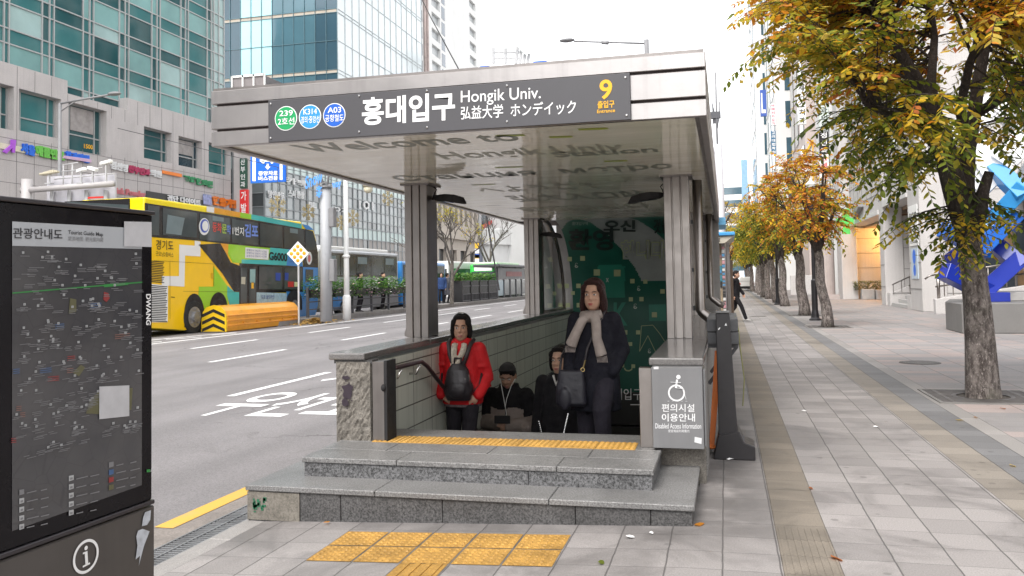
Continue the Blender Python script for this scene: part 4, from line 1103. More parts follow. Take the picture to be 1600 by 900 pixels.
def curtain_x(par, x, ys, zs, mats, pick, mull=MULL, mw=.09, md=.1):
    b = MB()
    for i, (ya, yb) in enumerate(zip(ys, ys[1:])):
        for j, (za, zb) in enumerate(zip(zs, zs[1:])):
            t1, t2 = rb.uniform(-.004, .004), rb.uniform(-.004, .004); w, h = yb - ya, zb - za
            b.quad((x + t1 * w, ya, za), (x - t1 * w, yb, za), (x - t1 * w + t2 * h, yb, zb), (x + t1 * w + t2 * h, ya, zb), pick(i, j))
    cw = b.build('curtain_wall', mats, par, recalc=False)
    b = MB()
    for y in ys: b.box(x, x + md, y - mw / 2, y + mw / 2, zs[0], zs[-1])
    for z_ in zs: b.box(x, x + md * .8, ys[0], ys[-1], z_ - mw / 2, z_ + mw / 2)
    b.build('mullion_grid', mull, cw)
    return cw
def curtain_y(par, y, xs, zs, mats, pick, mull=MULL, mw=.09, md=.1):
    b = MB()
    for i, (xa, xb) in enumerate(zip(xs, xs[1:])):
        for j, (za, zb) in enumerate(zip(zs, zs[1:])):
            b.quad((xa, y, za), (xb, y, za), (xb, y + rb.uniform(-.01, .01), zb), (xa, y, zb), pick(i, j))
    cw = b.build('curtain_wall', mats, par, recalc=False)
    b = MB()
    for x in xs: b.box(x - mw / 2, x + mw / 2, y - md, y, zs[0], zs[-1])
    for z_ in zs: b.box(xs[0], xs[-1], y - md * .8, y, z_ - mw / 2, z_ + mw / 2)
    b.build('mullion_grid', mull, cw)
    return cw
def fr(a, b_, n_): return [a + (b_ - a) * i / n_ for i in range(n_ + 1)]

# --- stone-based office building, far side of the road, left
LX = -42.0
OB = thing('office_building', 'tall office building with teal curtain wall over a grey stone base of recessed bays', 'building', (LX - 8, 50, 0))
def Lp(px, py): q = GX(px, py, LX); return q.y, q.z
holes = []
for (pa, ta_), (pb, tb_) in (((-44, 118), (10, 205)), ((30, 138), (84, 218)), ((107, 158), (156, 245)), ((166, 183), (204, 247)), ((225, 197), (259, 256)), ((279, 212), (307, 266)), ((326, 222), (352, 276))):
    ya, za = Lp(pa, ta_); q = GX(pb, tb_, LX - .55); holes.append((ya, max(q.y, ya + 1.5), q.z, za))
b = MB(); step = [(22, 44.3 + 2.5, 15.3), (46.8, 52.6, 14.45), (52.6, 65.9, 15.35)]
wall_x(b, LX, 20, 46.8, 0, 15.3, [h for h in holes if h[1] < 46.9], 0, .6)
wall_x(b, LX, 46.8, 52.6, 0, 14.45, [h for h in holes if 46.8 < h[0] and h[1] < 52.7], 0, .6)
wall_x(b, LX, 52.6, 65.9, 0, 15.35, [h for h in holes if h[0] > 52.6], 0, .6)
for ya, yb, zt_ in ((20, 46.8, 15.3), (46.8, 52.6, 14.45), (52.6, 65.9, 15.35)):
    b.quad((LX, ya, zt_), (LX, yb, zt_), (LX - .8, yb, zt_), (LX - .8, ya, zt_)); b.quad((LX, yb, 0), (LX - .9, yb, 0), (LX - .9, yb, zt_), (LX, yb, zt_)); b.quad((LX, ya, 14), (LX - .9, ya, 14), (LX - .9, ya, zt_), (LX, ya, zt_))
b.box(LX - 30, LX - 1.0, 65.5, 65.9, 0, 46); b.box(LX - 30, LX - 1, 20, 65.4, 46, 46.5)
b.build('wall', STONE_G, OB, recalc=False)
b = MB(); seams_x(b, LX, [20.6 + 1.38 * k for k in range(33)], (8.0, 9.35, 10.7), 20, 65.9, 4, 10.9)
for k in range(33):
    y = 20.6 + 1.38 * k; zt_ = 14.4 if 46.8 < y < 52.6 else 15.25
    z0_ = max([h[3] for h in holes if h[0] - .1 < y < h[1] + .1] + [10.9]); b.box(LX - .01, LX + .006, y - .015, y + .015, z0_, zt_)
b.build('panel_joints', SEAM, OB)
for i, h in enumerate(holes):
    b = MB(); x = LX - .55; b.quad((x, h[0], h[2]), (x, h[1], h[2]), (x, h[1], h[3]), (x, h[0], h[3]))
    w = b.build('window', TEAL[(0, 1, 0, 4, 0, 4, 1)[i]], OB, recalc=False)
    b = MB(); n_ = 3
    for y in (h[0] + .06, h[0] + (h[1] - h[0]) * .16, h[0] + (h[1] - h[0]) * .82, h[1] - .06): b.box(x, x + .09, y - .04, y + .04, h[2], h[3])
    for z_ in (h[2] + .04, h[2] + (h[3] - h[2]) * .36, h[3] - .04): b.box(x, x + .08, h[0], h[1], z_ - .04, z_ + .04)
    b.build('window_frame', MULL, w)
    if i in (2, 5):
        b = MB(); b.box(x + .02, x + .06, h[0] + (h[1] - h[0]) * .2, h[0] + (h[1] - h[0]) * .8, h[2] + (h[3] - h[2]) * .45, h[3] - .15); b.build('window_poster', M('poster_pale', (.34, .31, .30), .5, var=.3, vs=2), w)
ys = []; y = 20.0
while y < 64.6:
    ys += [y, y + .62, y + 1.0]; y += 3.62
ys = [q for q in ys if q < 65.2] + [65.2, 66.0]
zs = []; z_ = 14.2
while z_ < 46: zs += [z_, z_ + .95]; z_ += 2.55
def pk(i, j):
    if ys[i] > 64: return 3  # corner bay panes painted pale to stand for reflected sky
    r_ = rb.random()
    band = (i * 7 + (j // 2) * 13) % 10
    if ys[i + 1] - ys[i] < .5: return 1
    return (0 if r_ < .5 else 1) if j % 2 == 0 and band < 7 else (1 if r_ < .3 else 2 if r_ < .62 else 3 if r_ < .74 else 0)
curtain_x(OB, LX - .75, ys, zs, TEAL, pk)
def sign3d(nm, body, px0, px1, py0t, py0b, slope, mat, dep=.12, bold=.03, x=LX, par=OB):
    """raised letters on the facade plane X = x, placed between photo columns px0 and px1 (left height py0t..py0b)"""
    bl, br, tl = GX(px0, py0b, x + .05), GX(px1, py0b + slope * (px1 - px0), x + .05), GX(px0, py0t, x + .05)
    b = MB()
    for k in range(3): tfit(b, body, bl + V((dep * k / 2, 0, 0)), br + V((dep * k / 2, 0, 0)), tl + V((dep * k / 2, 0, 0)), 0, bold)
    return b.build('sign_lettering', mat, par, recalc=False)
SG = {k: M('sign_' + k, c, .45, var=.05) for k, c in dict(blue=(.02, .16, .75), green=(.16, .55, .08), violet=(.42, .10, .65), red=(.70, .03, .03), crimson=(.45, .02, .10), white=(.8, .8, .8), yellow=(.8, .6, .05), orange=(.85, .22, .02), teal=(.02, .28, .1)).items()}
b = MB(); b.prism([GX(0, 223, LX + .02), GX(100, 243, LX + .02), GX(100, 251, LX + .02), GX(0, 232, LX + .02)], (.06, 0, 0)); b.build('sign_backing', M('sign_cream', (.72, .68, .52), .5), OB)
sign3d('s', '서울', 31, 53, 222, 239, .26, SG['blue'], bold=.05); sign3d('s', '애플민트', 54, 99, 226, 243, .22, SG['green'], bold=.05); sign3d('s', '치과의원', 100, 138, 235, 248, .2, SG['blue'], bold=.05)
b = MB(); q = lambda x, y: GX(x, y, LX + .1); b.prism([q(3, 237), q(16, 226), q(16, 218), q(23, 219), q(21, 239), q(17, 238), q(17, 231), q(8, 240)], (.12, 0, 0)); b.build('sign_emblem', SG['violet'], OB)
b = MB(); b.prism([q(96, 247), q(141, 254), q(141, 249), q(98, 243)], (.1, 0, 0)); b.build('sign_tail', M('sign_pink', (.62, .42, .58), .5), OB)
sign3d('s', '김선영', 172, 198, 251, 263.5, .24, SG['white']); sign3d('s', '산부인과', 199, 233, 257, 269, .22, SG['crimson'], bold=.05); sign3d('s', '의원', 234, 251, 264, 275, .2, SG['white'])
sign3d('s', '정화한의원', 286, 331, 273, 284, .22, SG['teal'], bold=.05); b = MB(); b.prism([q(253, 266), q(283, 272), q(283, 277), q(253, 271)], (.08, 0, 0)); b.build('sign_stripe', SG['orange'], OB)
sign3d('s', 'Pink Powder', 176, 226, 292, 302, .14, M('sign_rose', (.6, .18, .2), .5), bold=.02)
b = MB(); b.prism([q(228, 298), q(318, 313), q(318, 322), q(228, 308)], (.04, 0, 0)); b.build('sign_backing', M('sign_charcoal', (.04, .04, .04), .5), OB)
sign3d('s', '검단 다이어트', 260, 312, 304, 314, .15, SG['white'], x=LX + .06); sign3d('s', '한올가발', 331, 372, 306, 320, .17, SG['orange'], bold=.06); 
b = MB(); b.prism([q(317, 303), q(329, 305), q(329, 321), q(317, 319)], (.1, 0, 0)); b.build('sign_picture', M('sign_picture_blue', (.3, .33, .55), .5, var=.5, vs=4), OB)
sign3d('s', '1500', 131, 145, 224.5, 231.5, .15, SG['yellow'], x=LX - .6, dep=.01)
# vertical blade signs on its far corner
def blade(nm, label, yb, px0, px1, py0, py1, col, txt, tcol, group=None, border=None, horiz=False):
    a, c = GY(px0, py1, yb), GY(px1, py0, yb)
    t = thing(nm, label, 'sign', ((a.x + c.x) / 2, yb, a.z), 0, group)
    b = MB(); b.box(a.x, c.x, yb, yb + .25, a.z, c.z); b.build('panel', col, t, bevel=.02)
    b = MB(); n_ = len(txt); hgt = c.z - a.z; w = c.x - a.x
    for i, ch in enumerate(txt):
        if ch == ' ': continue
        z1_ = c.z - hgt * (i + .12) / n_; z0_ = c.z - hgt * (i + .88) / n_
        if horiz: tfit(b, txt, (a.x + w * .1, yb - .012, a.z + hgt * .2), (a.x + w * .9, yb - .012, a.z + hgt * .2), (a.x + w * .1, yb - .012, c.z - hgt * .2), 0, .02); break
        tfit(b, ch, (a.x + w * .16, yb - .012, z0_), (a.x + w * .84, yb - .012, z0_), (a.x + w * .16, yb - .012, z1_), 0, .02)
    b.build('lettering', tcol, t, recalc=False)
    return t
blade('blade_sign', 'dark green vertical clinic sign with white letters on the office building corner', 66.2, 374.5, 384.5, 247, 294, M('sign_darkgreen', (.03, .09, .06), .5), '산부인과', WHITE_L)
blade('blade_sign', 'red and white vertical wig shop sign below the dark green clinic sign', 66.2, 374.5, 387, 296, 335, SG['red'], '가발', WHITE_L)
b = MB(); p = GY(380, 290, 66.6); b.box(p.x - .9, p.x + .7, 66.5, 66.9, 0, p.z + 5); b.build('corner_pier', STONE_G, OB)

# --- low glass mall beyond
GM = thing('glass_building', 'grey glass building with pale bands and raised white letter signs behind the buses', 'building', (LX - 8, 95, 0))
GGL = [glass('mall_glass_grey', (.21, .235, .24), .12), glass('mall_glass_dark', (.085, .095, .10), .1), glass('mall_band_pale', (.52, .64, .62), .3, .06), glass('mall_panel_stone', (.40, .37, .35), .5, .1), glass('mall_glass_light', (.26, .29, .30), .15)]
zs = [0, 1.2, 2.6, 4.0, 5.4, 6.2, 7.4, 8.5, 9.6, 10.75, 12.0, 13.0, 14.2, 15.4, 16.4]
zs = [0, 1.2, 2.6, 4.2, 5.6, 6.7, 8.0, 8.0 + .9, 10.2, 11.4, 12.6, 13.8, 14.9, 16.2]
def pk2(i, j):
    if j in (5, 10, 12): return 2
    if j in (0, 1, 2, 3, 4) and i > 7: return 3 if (i * 5 + j) % 7 else 1
    return 1 if rb.random() < .22 else 4 if rb.random() < .35 else 0
ys2 = fr(71.5, 119, 34)
curtain_x(GM, LX, ys2, zs, GGL, pk2, mw=.10, mull=M('mall_mullion', (.30, .32, .33), .5))
curtain_y(GM, 71.5, fr(-52, LX, 6), zs, GGL, pk2, mull=M('mall_mullion', (.30, .32, .33), .5))
b = MB(); b.box(-62, LX - .2, 71.7, 119, 0, 16.2); b.box(-62, LX + .3, 71.2, 119.2, 16.21, 16.6); b.build('body', STONE_G, GM)
sign3d('s', '명인만두', 418, 443, 297, 309, .14, SG['white'], par=GM, dep=.1); sign3d('s', '스시 한상', 450, 474, 296, 308, .14, SG['white'], par=GM); sign3d('s', '카페', 446, 476, 276, 286, .2, SG['white'], par=GM)
sign3d('s', 'BL 1', 481, 500, 315, 324, .12, SG['white'], par=GM); sign3d('s', 'O Z', 522, 540, 323, 330, .12, SG['white'], par=GM); sign3d('s', 'I O I', 560, 582, 313, 326, .1, SG['white'], par=GM)
# --- blue glass tower
TX = -46.0; TY = 95.7
BT = thing('glass_tower', 'blue mirrored glass tower with broad brown floor bands behind the canopy', 'building', (TX - 10, TY + 15, 0))
TB = [glass('tower_cyan_reflection', (.33, .60, .64), .1, .1, .1), glass('tower_navy_reflection', (.03, .075, .105), .08, .2, .12), glass('tower_slate', (.055, .13, .165), .08, .2, .12), M('tower_band', (.38, .33, .27), .5), glass('tower_sky_reflection', (.70, .77, .79), .12, .06, .1)]  # reflections of sky and a dark tower are painted into the pane colours
zs = []; z_ = 20.0
while z_ < 70: zs += [z_, z_ + .45, z_ + 4.1]; z_ += 7.65
zs = sorted(set(round(q, 2) for q in zs))
xs3 = fr(-64, TX, 12)
def pk3(i, j):  # cyan bay stands for reflected sky, navy panes for a reflected tower
    if zs[j + 1] - zs[j] < .6: return 3
    x = xs3[i]
    if -59.6 < x < -56.2: return 0
    if x < -59.6: return 1
    return 1 if (-50.2 < x < -47.2) else 2
curtain_y(BT, TY, xs3, zs, TB, pk3, mw=.05, mull=M('tower_mullion', (.10, .18, .21), .4, .3))
def pk4(i, j): return 3 if zs[j + 1] - zs[j] < .6 and False else 4  # side panes all painted pale as if mirroring white sky
curtain_x(BT, TX, fr(TY, 126, 14), zs, TB, pk4, mw=.05, mull=M('tower_mullion_pale', (.5, .53, .54), .4))
b = MB(); b.box(-64, TX - .2, TY + .2, 126, 0, 71); b.build('body', M('tower_core', (.10, .14, .16), .4), BT)
b = MB(); a = GY(363, 128, 90); c = GY(414, 118, 90); b.box(a.x, c.x, 90, 95.6, a.z - 20, c.z); b.build('parapet_block', M('parapet_brown_grey', (.22, .20, .20), .5), BT)
b = MB()
for k in range(4): x = a.x + (c.x - a.x) * k / 3; b.box(x - .1, x + .1, 89.85, 90, a.z - 6, c.z + .25)
b.box(a.x, c.x, 89.85, 90, c.z, c.z + .25); b.build('parapet_frame', BUSW, BT)
# --- white apartment block
AP = thing('apartment_block', 'tall white apartment block with deep set windows and a rust streaked drainpipe', 'building', (-66, 185, 0))
AX0 = -60.0
def Ap(px, py): q_ = GX(px, py, AX0); return q_.y, q_.z
hl = []
y1, zref = Ap(674, 25)
for k in range(9):
    z_ = 40 + 3.55 * k
    hl += [(Ap(674, 0)[0], Ap(687, 0)[0], z_, z_ + 2.2), (Ap(733, 0)[0], Ap(742.5, 0)[0], z_ + 1.5, z_ + 3.5)]
b = MB(); wall_x(b, AX0, 158, 206.5, 0, 90, hl, 0, .8); b.box(-82, AX0 - .01, 157.5, 158, 0, 90); b.box(-82, AX0 - 1.2, 158.1, 206.4, 0, 89.9); b.quad((AX0, 206.5, 0), (-82, 206.5, 0), (-82, 206.5, 90), (AX0, 206.5, 90)); b.build('wall', PLAST, AP, recalc=False)
for h in hl:
    b = MB(); b.quad((AX0 - .6, h[0], h[2]), (AX0 - .6, h[1], h[2]), (AX0 - .6, h[1], h[3]), (AX0 - .6, h[0], h[3])); b.build('window', M('apartment_window', (.35, .37, .38), .3, var=.2), AP, recalc=False)
b = MB(); ya, yb = Ap(654.5, 50)[0], Ap(659.5, 50)[0]
for k in range(10): b.box(AX0, AX0 + .05, ya, yb, 38 + 3.55 * k, 40.4 + 3.55 * k)
ya, yb = Ap(690, 50)[0], Ap(695, 50)[0]
for k in range(10): b.box(AX0, AX0 + .05, ya, yb, 39 + 3.55 * k, 41.8 + 3.55 * k)
b.each('stair_window', glass('apartment_stair_glass', (.06, .09, .13), .1), AP)
b = MB()
for px in (662, 666): y = Ap(px, 50)[0]; b.tube([(AX0 + .3, y, 10), (AX0 + .3, y, 90)], .28, 8)
b.each('drainpipe', M('rusty_pipe', (.42, .34, .32), .7, var=.3, vs=1), AP, smooth=True)
# --- beige stone building and neighbours seen between the columns
BS = thing('stone_building', 'beige stone building with tall narrow windows beyond the yellow leaved tree', 'building', (LX - 6, 131, 0))
hl = [(121.5 + 2.7 * k, 123.0 + 2.7 * k, 10.6, 15.2) for k in range(8)] + [(121.5 + 5.4 * k, 125 + 5.4 * k, 1, 6.5) for k in range(4)]
b = MB(); wall_x(b, LX, 120, 143, 0, 22, hl, 0, .6); b.box(LX - 12, LX - .8, 120.01, 143, 0, 22); b.box(LX - .1, LX + .7, 120, 143.2, 8.2, 9.0); b.box(LX - .1, LX + .4, 120, 143.2, 16.2, 16.8); b.build('wall', STONE_B, BS, recalc=False)
for h in hl: b = MB(); b.quad((LX - .5, h[0], h[2]), (LX - .5, h[1], h[2]), (LX - .5, h[1], h[3]), (LX - .5, h[0], h[3])); b.build('window', WINK, BS, recalc=False)
NB = thing('glass_building', 'dark blue glass building with a red slanted sign beyond the beige stone one', 'building', (LX - 6, 160, 0))
curtain_x(NB, LX - .5, fr(144, 178, 16), fr(8.5, 24, 6), [WINB, WINK, GGL[4]], lambda i, j: 0 if rb.random() < .6 else 1, mw=.1)
b = MB(); b.box(LX - 14, LX - .7, 144, 178, 0, 23.9); b.build('body', DGREY, NB)
b = MB(); q = lambda x, y: GX(x, y, LX); b.prism([q(751, 353), q(772, 341), q(773, 345), q(754, 357)], (.3, 0, 0)); b.build('slanted_sign', SG['red'], NB)
RB_ = thing('round_building', 'low white building with a rounded corner and a lettered glass front behind the shelter', 'building', (LX + 2, 158, 0))
b = MB(); b.lathe([(7, 8.0), (7, 10.6), (6.6, 11)], (LX - 3, 152, 0), 28); b.lathe([(6.4, 0), (6.4, 8.0)], (LX - 3, 152, 0), 28); b.box(LX - 3, LX + 3.6, 152, 178, 8.05, 10.8); b.build('canopy_band', PLAST, RB_)
curtain_x(RB_, LX + 3.2, fr(152.5, 177, 10), fr(0, 8.0, 3), [GGL[1], GGL[4], WINB], lambda i, j: rb.randrange(3), mw=.12)

# neighbours further along, closing the far side of the street
FB = [('white office block far along the opposite side of the road', PLAST, -44, 180, 205, 34), ('grey office block far along the opposite side of the road', STONE_G, -43, 207, 240, 28), ('pale block at the far end of the opposite side', STONE_W, -40, 245, 300, 40)]
for lab, mt_0, x, y0, y1, h in FB:
    t = thing('office_block', lab, 'building', (x - 8, (y0 + y1) / 2, 0)); b = MB(); b.box(x - 16, x, y0, y1, 0, h); b.build('body', mt_0, t)
    for k in range(int(h / 3.6) - 1): b = MB(); b.box(x, x + .06, y0 + 1, y1 - 1, 3.4 + 3.6 * k, 5.2 + 3.6 * k); b.build('window_band', WINB, t)

for lab, mt_0, x0, x1, y0, y1, h in (('unseen grey office block added behind the camera on the far side of the road', STONE_G, -62, -42, -95, 16, 36), ('unseen dark glass block added behind the camera on the far side of the road', DGREY, -62, -40, -220, -97, 55), ('unseen pale block added behind the camera on the plaza side', STONE_B, 14, 34, -70, 6, 11), ('unseen grey block added far behind the camera on the plaza side', STONE_G, 13, 34, -200, -73, 18)):  # out of view, added for canopy reflections, heights tuned for the light
    t = thing('office_block', lab, 'building', ((x0 + x1) / 2, (y0 + y1) / 2, 0)); b = MB(); b.box(x0, x1, y0, y1, 0, h); b.build('body', mt_0, t)
    xf = x1 if x1 < 0 else x0
    for k in range(int(h / 3.7) - 1): b = MB(); b.box(min(xf, xf + .06), max(xf, xf + .06) if x1 < 0 else xf, y0 + 1, y1 - 1, 3.4 + 3.7 * k, 5.4 + 3.7 * k) if x1 < 0 else b.box(xf - .06, xf, y0 + 1, y1 - 1, 3.4 + 3.7 * k, 5.4 + 3.7 * k); b.build('window_band', WINB, t)

# --- rooftop billboard frame over the canopy line
RF = thing('rooftop_billboard', 'curved white rooftop billboard frame on a low white building top', 'rooftop frame', GY(805, 105, 150))
b = MB(); y = 150
G2 = lambda px, py, dy=0: GY(px, py, y + dy)
b.poly([G2(765, 72, 0), G2(785, 73), G2(803, 70), G2(820, 59), G2(834, 74), G2(822, 86), G2(816, 82), G2(808, 72), G2(790, 76), G2(767, 74)]); 
b.build('sheet', M('billboard_pale', (.55, .58, .58), .5), RF, recalc=False)
b = MB()
for px, pt in ((771, 74), (790, 75), (806, 72), (812, 76), (818, 80), (824, 84)): b.bar(G2(px, 100, 1), G2(px + (px > 800) * 3, pt, 1), .5)
for py in (82, 91): b.bar(G2(771, py, 1), G2(812, py, 1), .35)
b.build('frame', LGREY, RF)
b = MB(); a, c = G2(746, 106), G2(855, 96); b.box(a.x, c.x, y + 1, y + 20, 0, c.z - .8); b.build('building_top', PLAST, RF)
b = MB(); a, c = G2(748, 104), G2(763, 101); b.box(a.x, c.x, y + .6, y + .9, a.z, c.z); a, c = G2(832, 97), G2(853, 93); b.box(a.x, c.x, y + .6, y + .9, a.z, c.z); b.each('blue_board', BLUE, RF)

# ------------------------------------------------------------------ right-hand side: stone building with recesses
RX = 7.5
SBD = thing('stone_office', 'pale stone office with recessed entrances, stairs and a warm lit alcove', 'building', (RX + 5, 47, 0))
b = MB()
def wl(x0, x1, y0, y1, z0, z1): b.box(x0, x1, y0, y1, z0, z1)
wl(7.5, 8.4, 36.3, 38.5, 0, 22)                       # pier with the notices
wl(8.4, 24, 36.35, 36.9, 0, 22)
wl(7.45, 8.3, 43.9, 45.1, 0, 22)                      # next pier
wl(8.3, 14, 43.95, 44.5, 0, 4.3)
wl(6.9, 7.8, 55.0, 57.0, 0, 22)
wl(7.8, 14, 55.6, 56.2, 0, 4.6); wl(12, 12.5, 44.5, 55.6, 0, 4.6); wl(12, 12.5, 36.9, 43.9, 0, 4.6)
wl(7.55, 24, 38.52, 43.88, 5.1, 22); wl(7.45, 24, 45.12, 54.98, 4.7, 22); wl(7.5, 24, 57.05, 60, 0, 22)
b.build('wall', STONE_W, SBD, bevel=.02)
b = MB(); wl(7.42, 12, 38.45, 43.95, 4.72, 5.09); wl(7.40, 12, 45.05, 55.05, 4.45, 4.69); b.build('lintel_beam', M('pale_lintel', (.56, .55, .54), .5, var=.06, streak=.15), SBD, bevel=.015)
b = MB(); wl(8.3, 12, 45.1, 55.6, 4.32, 4.44); wl(8.3, 12, 38.5, 43.9, 4.6, 4.71); b.build('alcove_ceiling', M('alcove_ceiling', (.30, .22, .16), .6), SBD)
b = MB()
for z_ in (.72, 1.75, 2.75, 3.75, 4.75): b.box(8.41, 12, 36.337, 36.352, z_ - .012, z_ + .012); b.box(8.31, 12, 43.937, 43.952, z_ - .012, z_ + .012)
for z_ in (1.0, 1.9, 2.8, 3.7): b.box(7.81, 12, 55.585, 55.602, z_ - .012, z_ + .012)
for x in (9.7, 11.2): b.box(x - .012, x + .012, 36.337, 36.352, 0, 20); b.box(x - .012, x + .012, 43.937, 43.952, 0, 4.6); b.box(x - .012, x + .012, 55.585, 55.602, 0, 4.4)
for z_ in fr(5.5, 21, 15): b.box(7.43, 7.452, 45.2, 54.9, z_ - .014, z_ + .014); b.box(7.53, 7.552, 38.6, 43.8, z_ - .014, z_ + .014); b.box(8.41, 20, 36.338, 36.352, z_ - .014, z_ + .014)
for y in fr(45.5, 54.5, 6): b.box(7.43, 7.4515, y - .014, y + .014, 5.2, 21)
for z_ in fr(.9, 21, 19): b.box(7.482, 7.502, 36.4, 38.45, z_ - .012, z_ + .012); b.box(7.432, 7.452, 43.95, 45.05, z_ - .012, z_ + .012)
b.build('stone_joints', M('stone_joint', (.22, .215, .21), .8, var=0), SBD)
hw = []
for y0 in (46.0, 49.2, 52.4, 39.6):
    for k in range(4):
        z0_ = 7.2 + 3.7 * k; x = 7.44 if y0 > 45 else 7.54
        b = MB(); b.box(x - .02, x, y0, y0 + 2.1, z0_, z0_ + 2.0); o = b.build('window', WINK, SBD)
        b = MB()
        for yy in (y0, y0 + 1.05, y0 + 2.1): b.box(x - .03, x + .015, yy - .04, yy + .04, z0_, z0_ + 2.0)
        b.build('window_frame', DGREY, o)
b = MB()
for k in range(5): b.box(7.55 + .3 * k, 9.6, 39.3, 43.1, .165 * k, .165 * (k + 1))
b.build('stair', M('pale_step_stone', (.42, .41, .40), .6, var=.1, speck=.2), SBD, bevel=.01)
b = MB(); b.box(7.5, 9.6, 43.15, 43.9, 0, .62); b.box(7.5, 9.6, 38.55, 39.25, 0, .62); b.prism([(7.6, 43.1, .62), (9.6, 43.1, 1.5), (9.6, 43.1, .62)], (0, .3, 0)); b.each('stair_cheek', STONE_W, SBD, bevel=.01)
b = MB()
for y in (43.1, 39.4): b.bar((7.6, y, 1.0), (9.6, y, 1.95), .09, .05); 
for y in (43.1, 39.4):
    for k in range(6): b.bar((7.65 + .36 * k, y, .55 + .1 * k), (7.65 + .36 * k, y, 1.02 + .17 * k), .03)
b.build('stair_rail', STEEL, SBD)
b = MB()
for k in range(5): b.box(7.9 + .75 * k, 8.6 + .75 * k, 54.3 - (k % 2) * .3, 55.3, 0, .62 - (k % 2) * .05)
b.each('stone_planter', M('planter_stone', (.42, .41, .40), .7, var=.15, speck=.2, stain=.2), SBD, bevel=.02)
cyl = MB(); cyl.lathe([(.55, 0), (.55, 3.6)], (6.2, 57.3, 0), 20); cyl.box(5.5, 7.3, 56.5, 58, 0, .25); cyl.build('round_pillar', M('pinkish_stone', (.42, .36, .34), .6, var=.1, speck=.2), SBD)
wl_d = bpy.data.lights.new('alcove_lamp', 'POINT'); wl_d.energy = 210; wl_d.color = (1, .50, .13); wl_d.shadow_soft_size = .12
lo = bpy.data.objects.new('alcove_lamp', wl_d); lo.location = (10.2, 54.4, 4.05); COL.objects.link(lo); lo.parent = SBD; lo.location = V((10.2, 54.4, 4.05)) - SBD.location
emi = bpy.data.materials.new('downlight_glow'); emi.use_nodes = True; e_ = emi.node_tree.nodes['Principled BSDF']; e_.inputs['Emission Color'].default_value = (1, .7, .3, 1); e_.inputs['Emission Strength'].default_value = 6
b = MB(); 
for x, y in ((10.2, 54.4), (9.0, 51)): b.lathe([(.12, 4.30), (.12, 4.318)], (x, y, 0), 14)
b.each('downlight', emi, SBD)
# set-back front to the right with dark glazing and warm interior bits
b = MB(); b.box(12.5, 26, 14, 36.3, 4.9, 22); b.box(10.8, 26, 15, 36.3, 4.4, 4.88); b.build('upper_volume', STONE_W, SBD, bevel=.02)
b = MB(); b.box(10.9, 24, 15.1, 36.2, 4.3, 4.39); b.build('overhang_soffit', M('overhang_brown', (.28, .24, .20), .6), SBD)
curtain_x(SBD, 14.0, fr(15, 36, 9), fr(0, 4.3, 2), [WINK, WINB, M('shop_interior', (.16, .10, .05), .5, var=.5, vs=2)], lambda i, j: 0 if rb.random() < .5 else 2, mw=.08, md=-.1, mull=DGREY)
curtain_y(SBD, 36.2, fr(9.7, 14, 4), fr(.9, 3.6, 2), [WINK, M('shop_interior', (.16, .10, .05), .5, var=.5, vs=2)], lambda i, j: (i + j) % 2, mw=.08, mull=DGREY)
for k in range(12):
    b = MB(); y0 = 16 + 3.4 * (k % 6); z0_ = 7.5 + 5 * (k // 6); b.box(12.47, 12.5, y0, y0 + 2.2, z0_, z0_ + 2.6); b.build('window', WINB, SBD)
def plate(nm, label, x, y0, y1, z0, z1, col, txts):
    t = thing(nm, label, 'sign', (x, (y0 + y1) / 2, z0)); b = MB(); b.box(x - .03, x, y0, y1, z0, z1); b.build('plate', col, t)
    b = MB()
    for s_, za, zb, m_ in txts: tfit(b, s_, (x - .034, y1 - .15, za), (x - .034, y0 + .15, za), (x - .034, y1 - .15, zb), m_, .02)
    b.build('lettering', [DGREY, SG['blue']], t, recalc=False)
plate('notice_plate', 'white lettered notice plate high on the stone pillar by the steps', 7.498, 36.6, 38.2, 3.35, 4.3, WHITE, [('BGF', 3.75, 4.0, 0)])
plate('notice_plate', 'small white notice plate in the middle of the stone pillar', 7.498, 36.6, 38.2, 2.65, 3.2, WHITE, [('영업시간', 2.95, 3.08, 0), ('안내문', 2.75, 2.87, 0)])
t = thing('parking_sign', 'tall blue and white parking notice low on the stone pillar', 'sign', (7.49, 37.4, 1.4)); b = MB(); b.box(7.468, 7.498, 36.8, 38.0, 1.3, 2.55); b.build('plate', M('notice_pale_blue', (.5, .58, .66), .5), t)
b = MB(); b.disc((7.462, 37.4, 2.2), .3, (0, -1, 0), ZA, 20); b.disc((7.462, 37.4, 1.65), .24, (0, -1, 0), ZA, 20); b.each('blue_disc', SG['blue'], t, recalc=False)
# green cross sign arm on the facade
p = GX(1337, 337, 7.4)
t = thing('cross_sign', 'small green and white cross sign on a dark arm over the lit alcove', 'sign', p)
b = MB(); b.bar(p, p + V((-.05, -2.6, .5)), .35, .42); b.build('arm', MGREY, t, bevel=.03)
c = GX(1322, 346, 7.0); b = MB(); b.box(c.x - .2, c.x + .2, c.y - .1, c.y, c.z - .75, c.z + .75); b.box(c.x - .55, c.x + .55, c.y - .09, c.y - .01, c.z - .2, c.z + .2); b.build('cross', M('cross_green', (.12, .62, .12), .4), t)
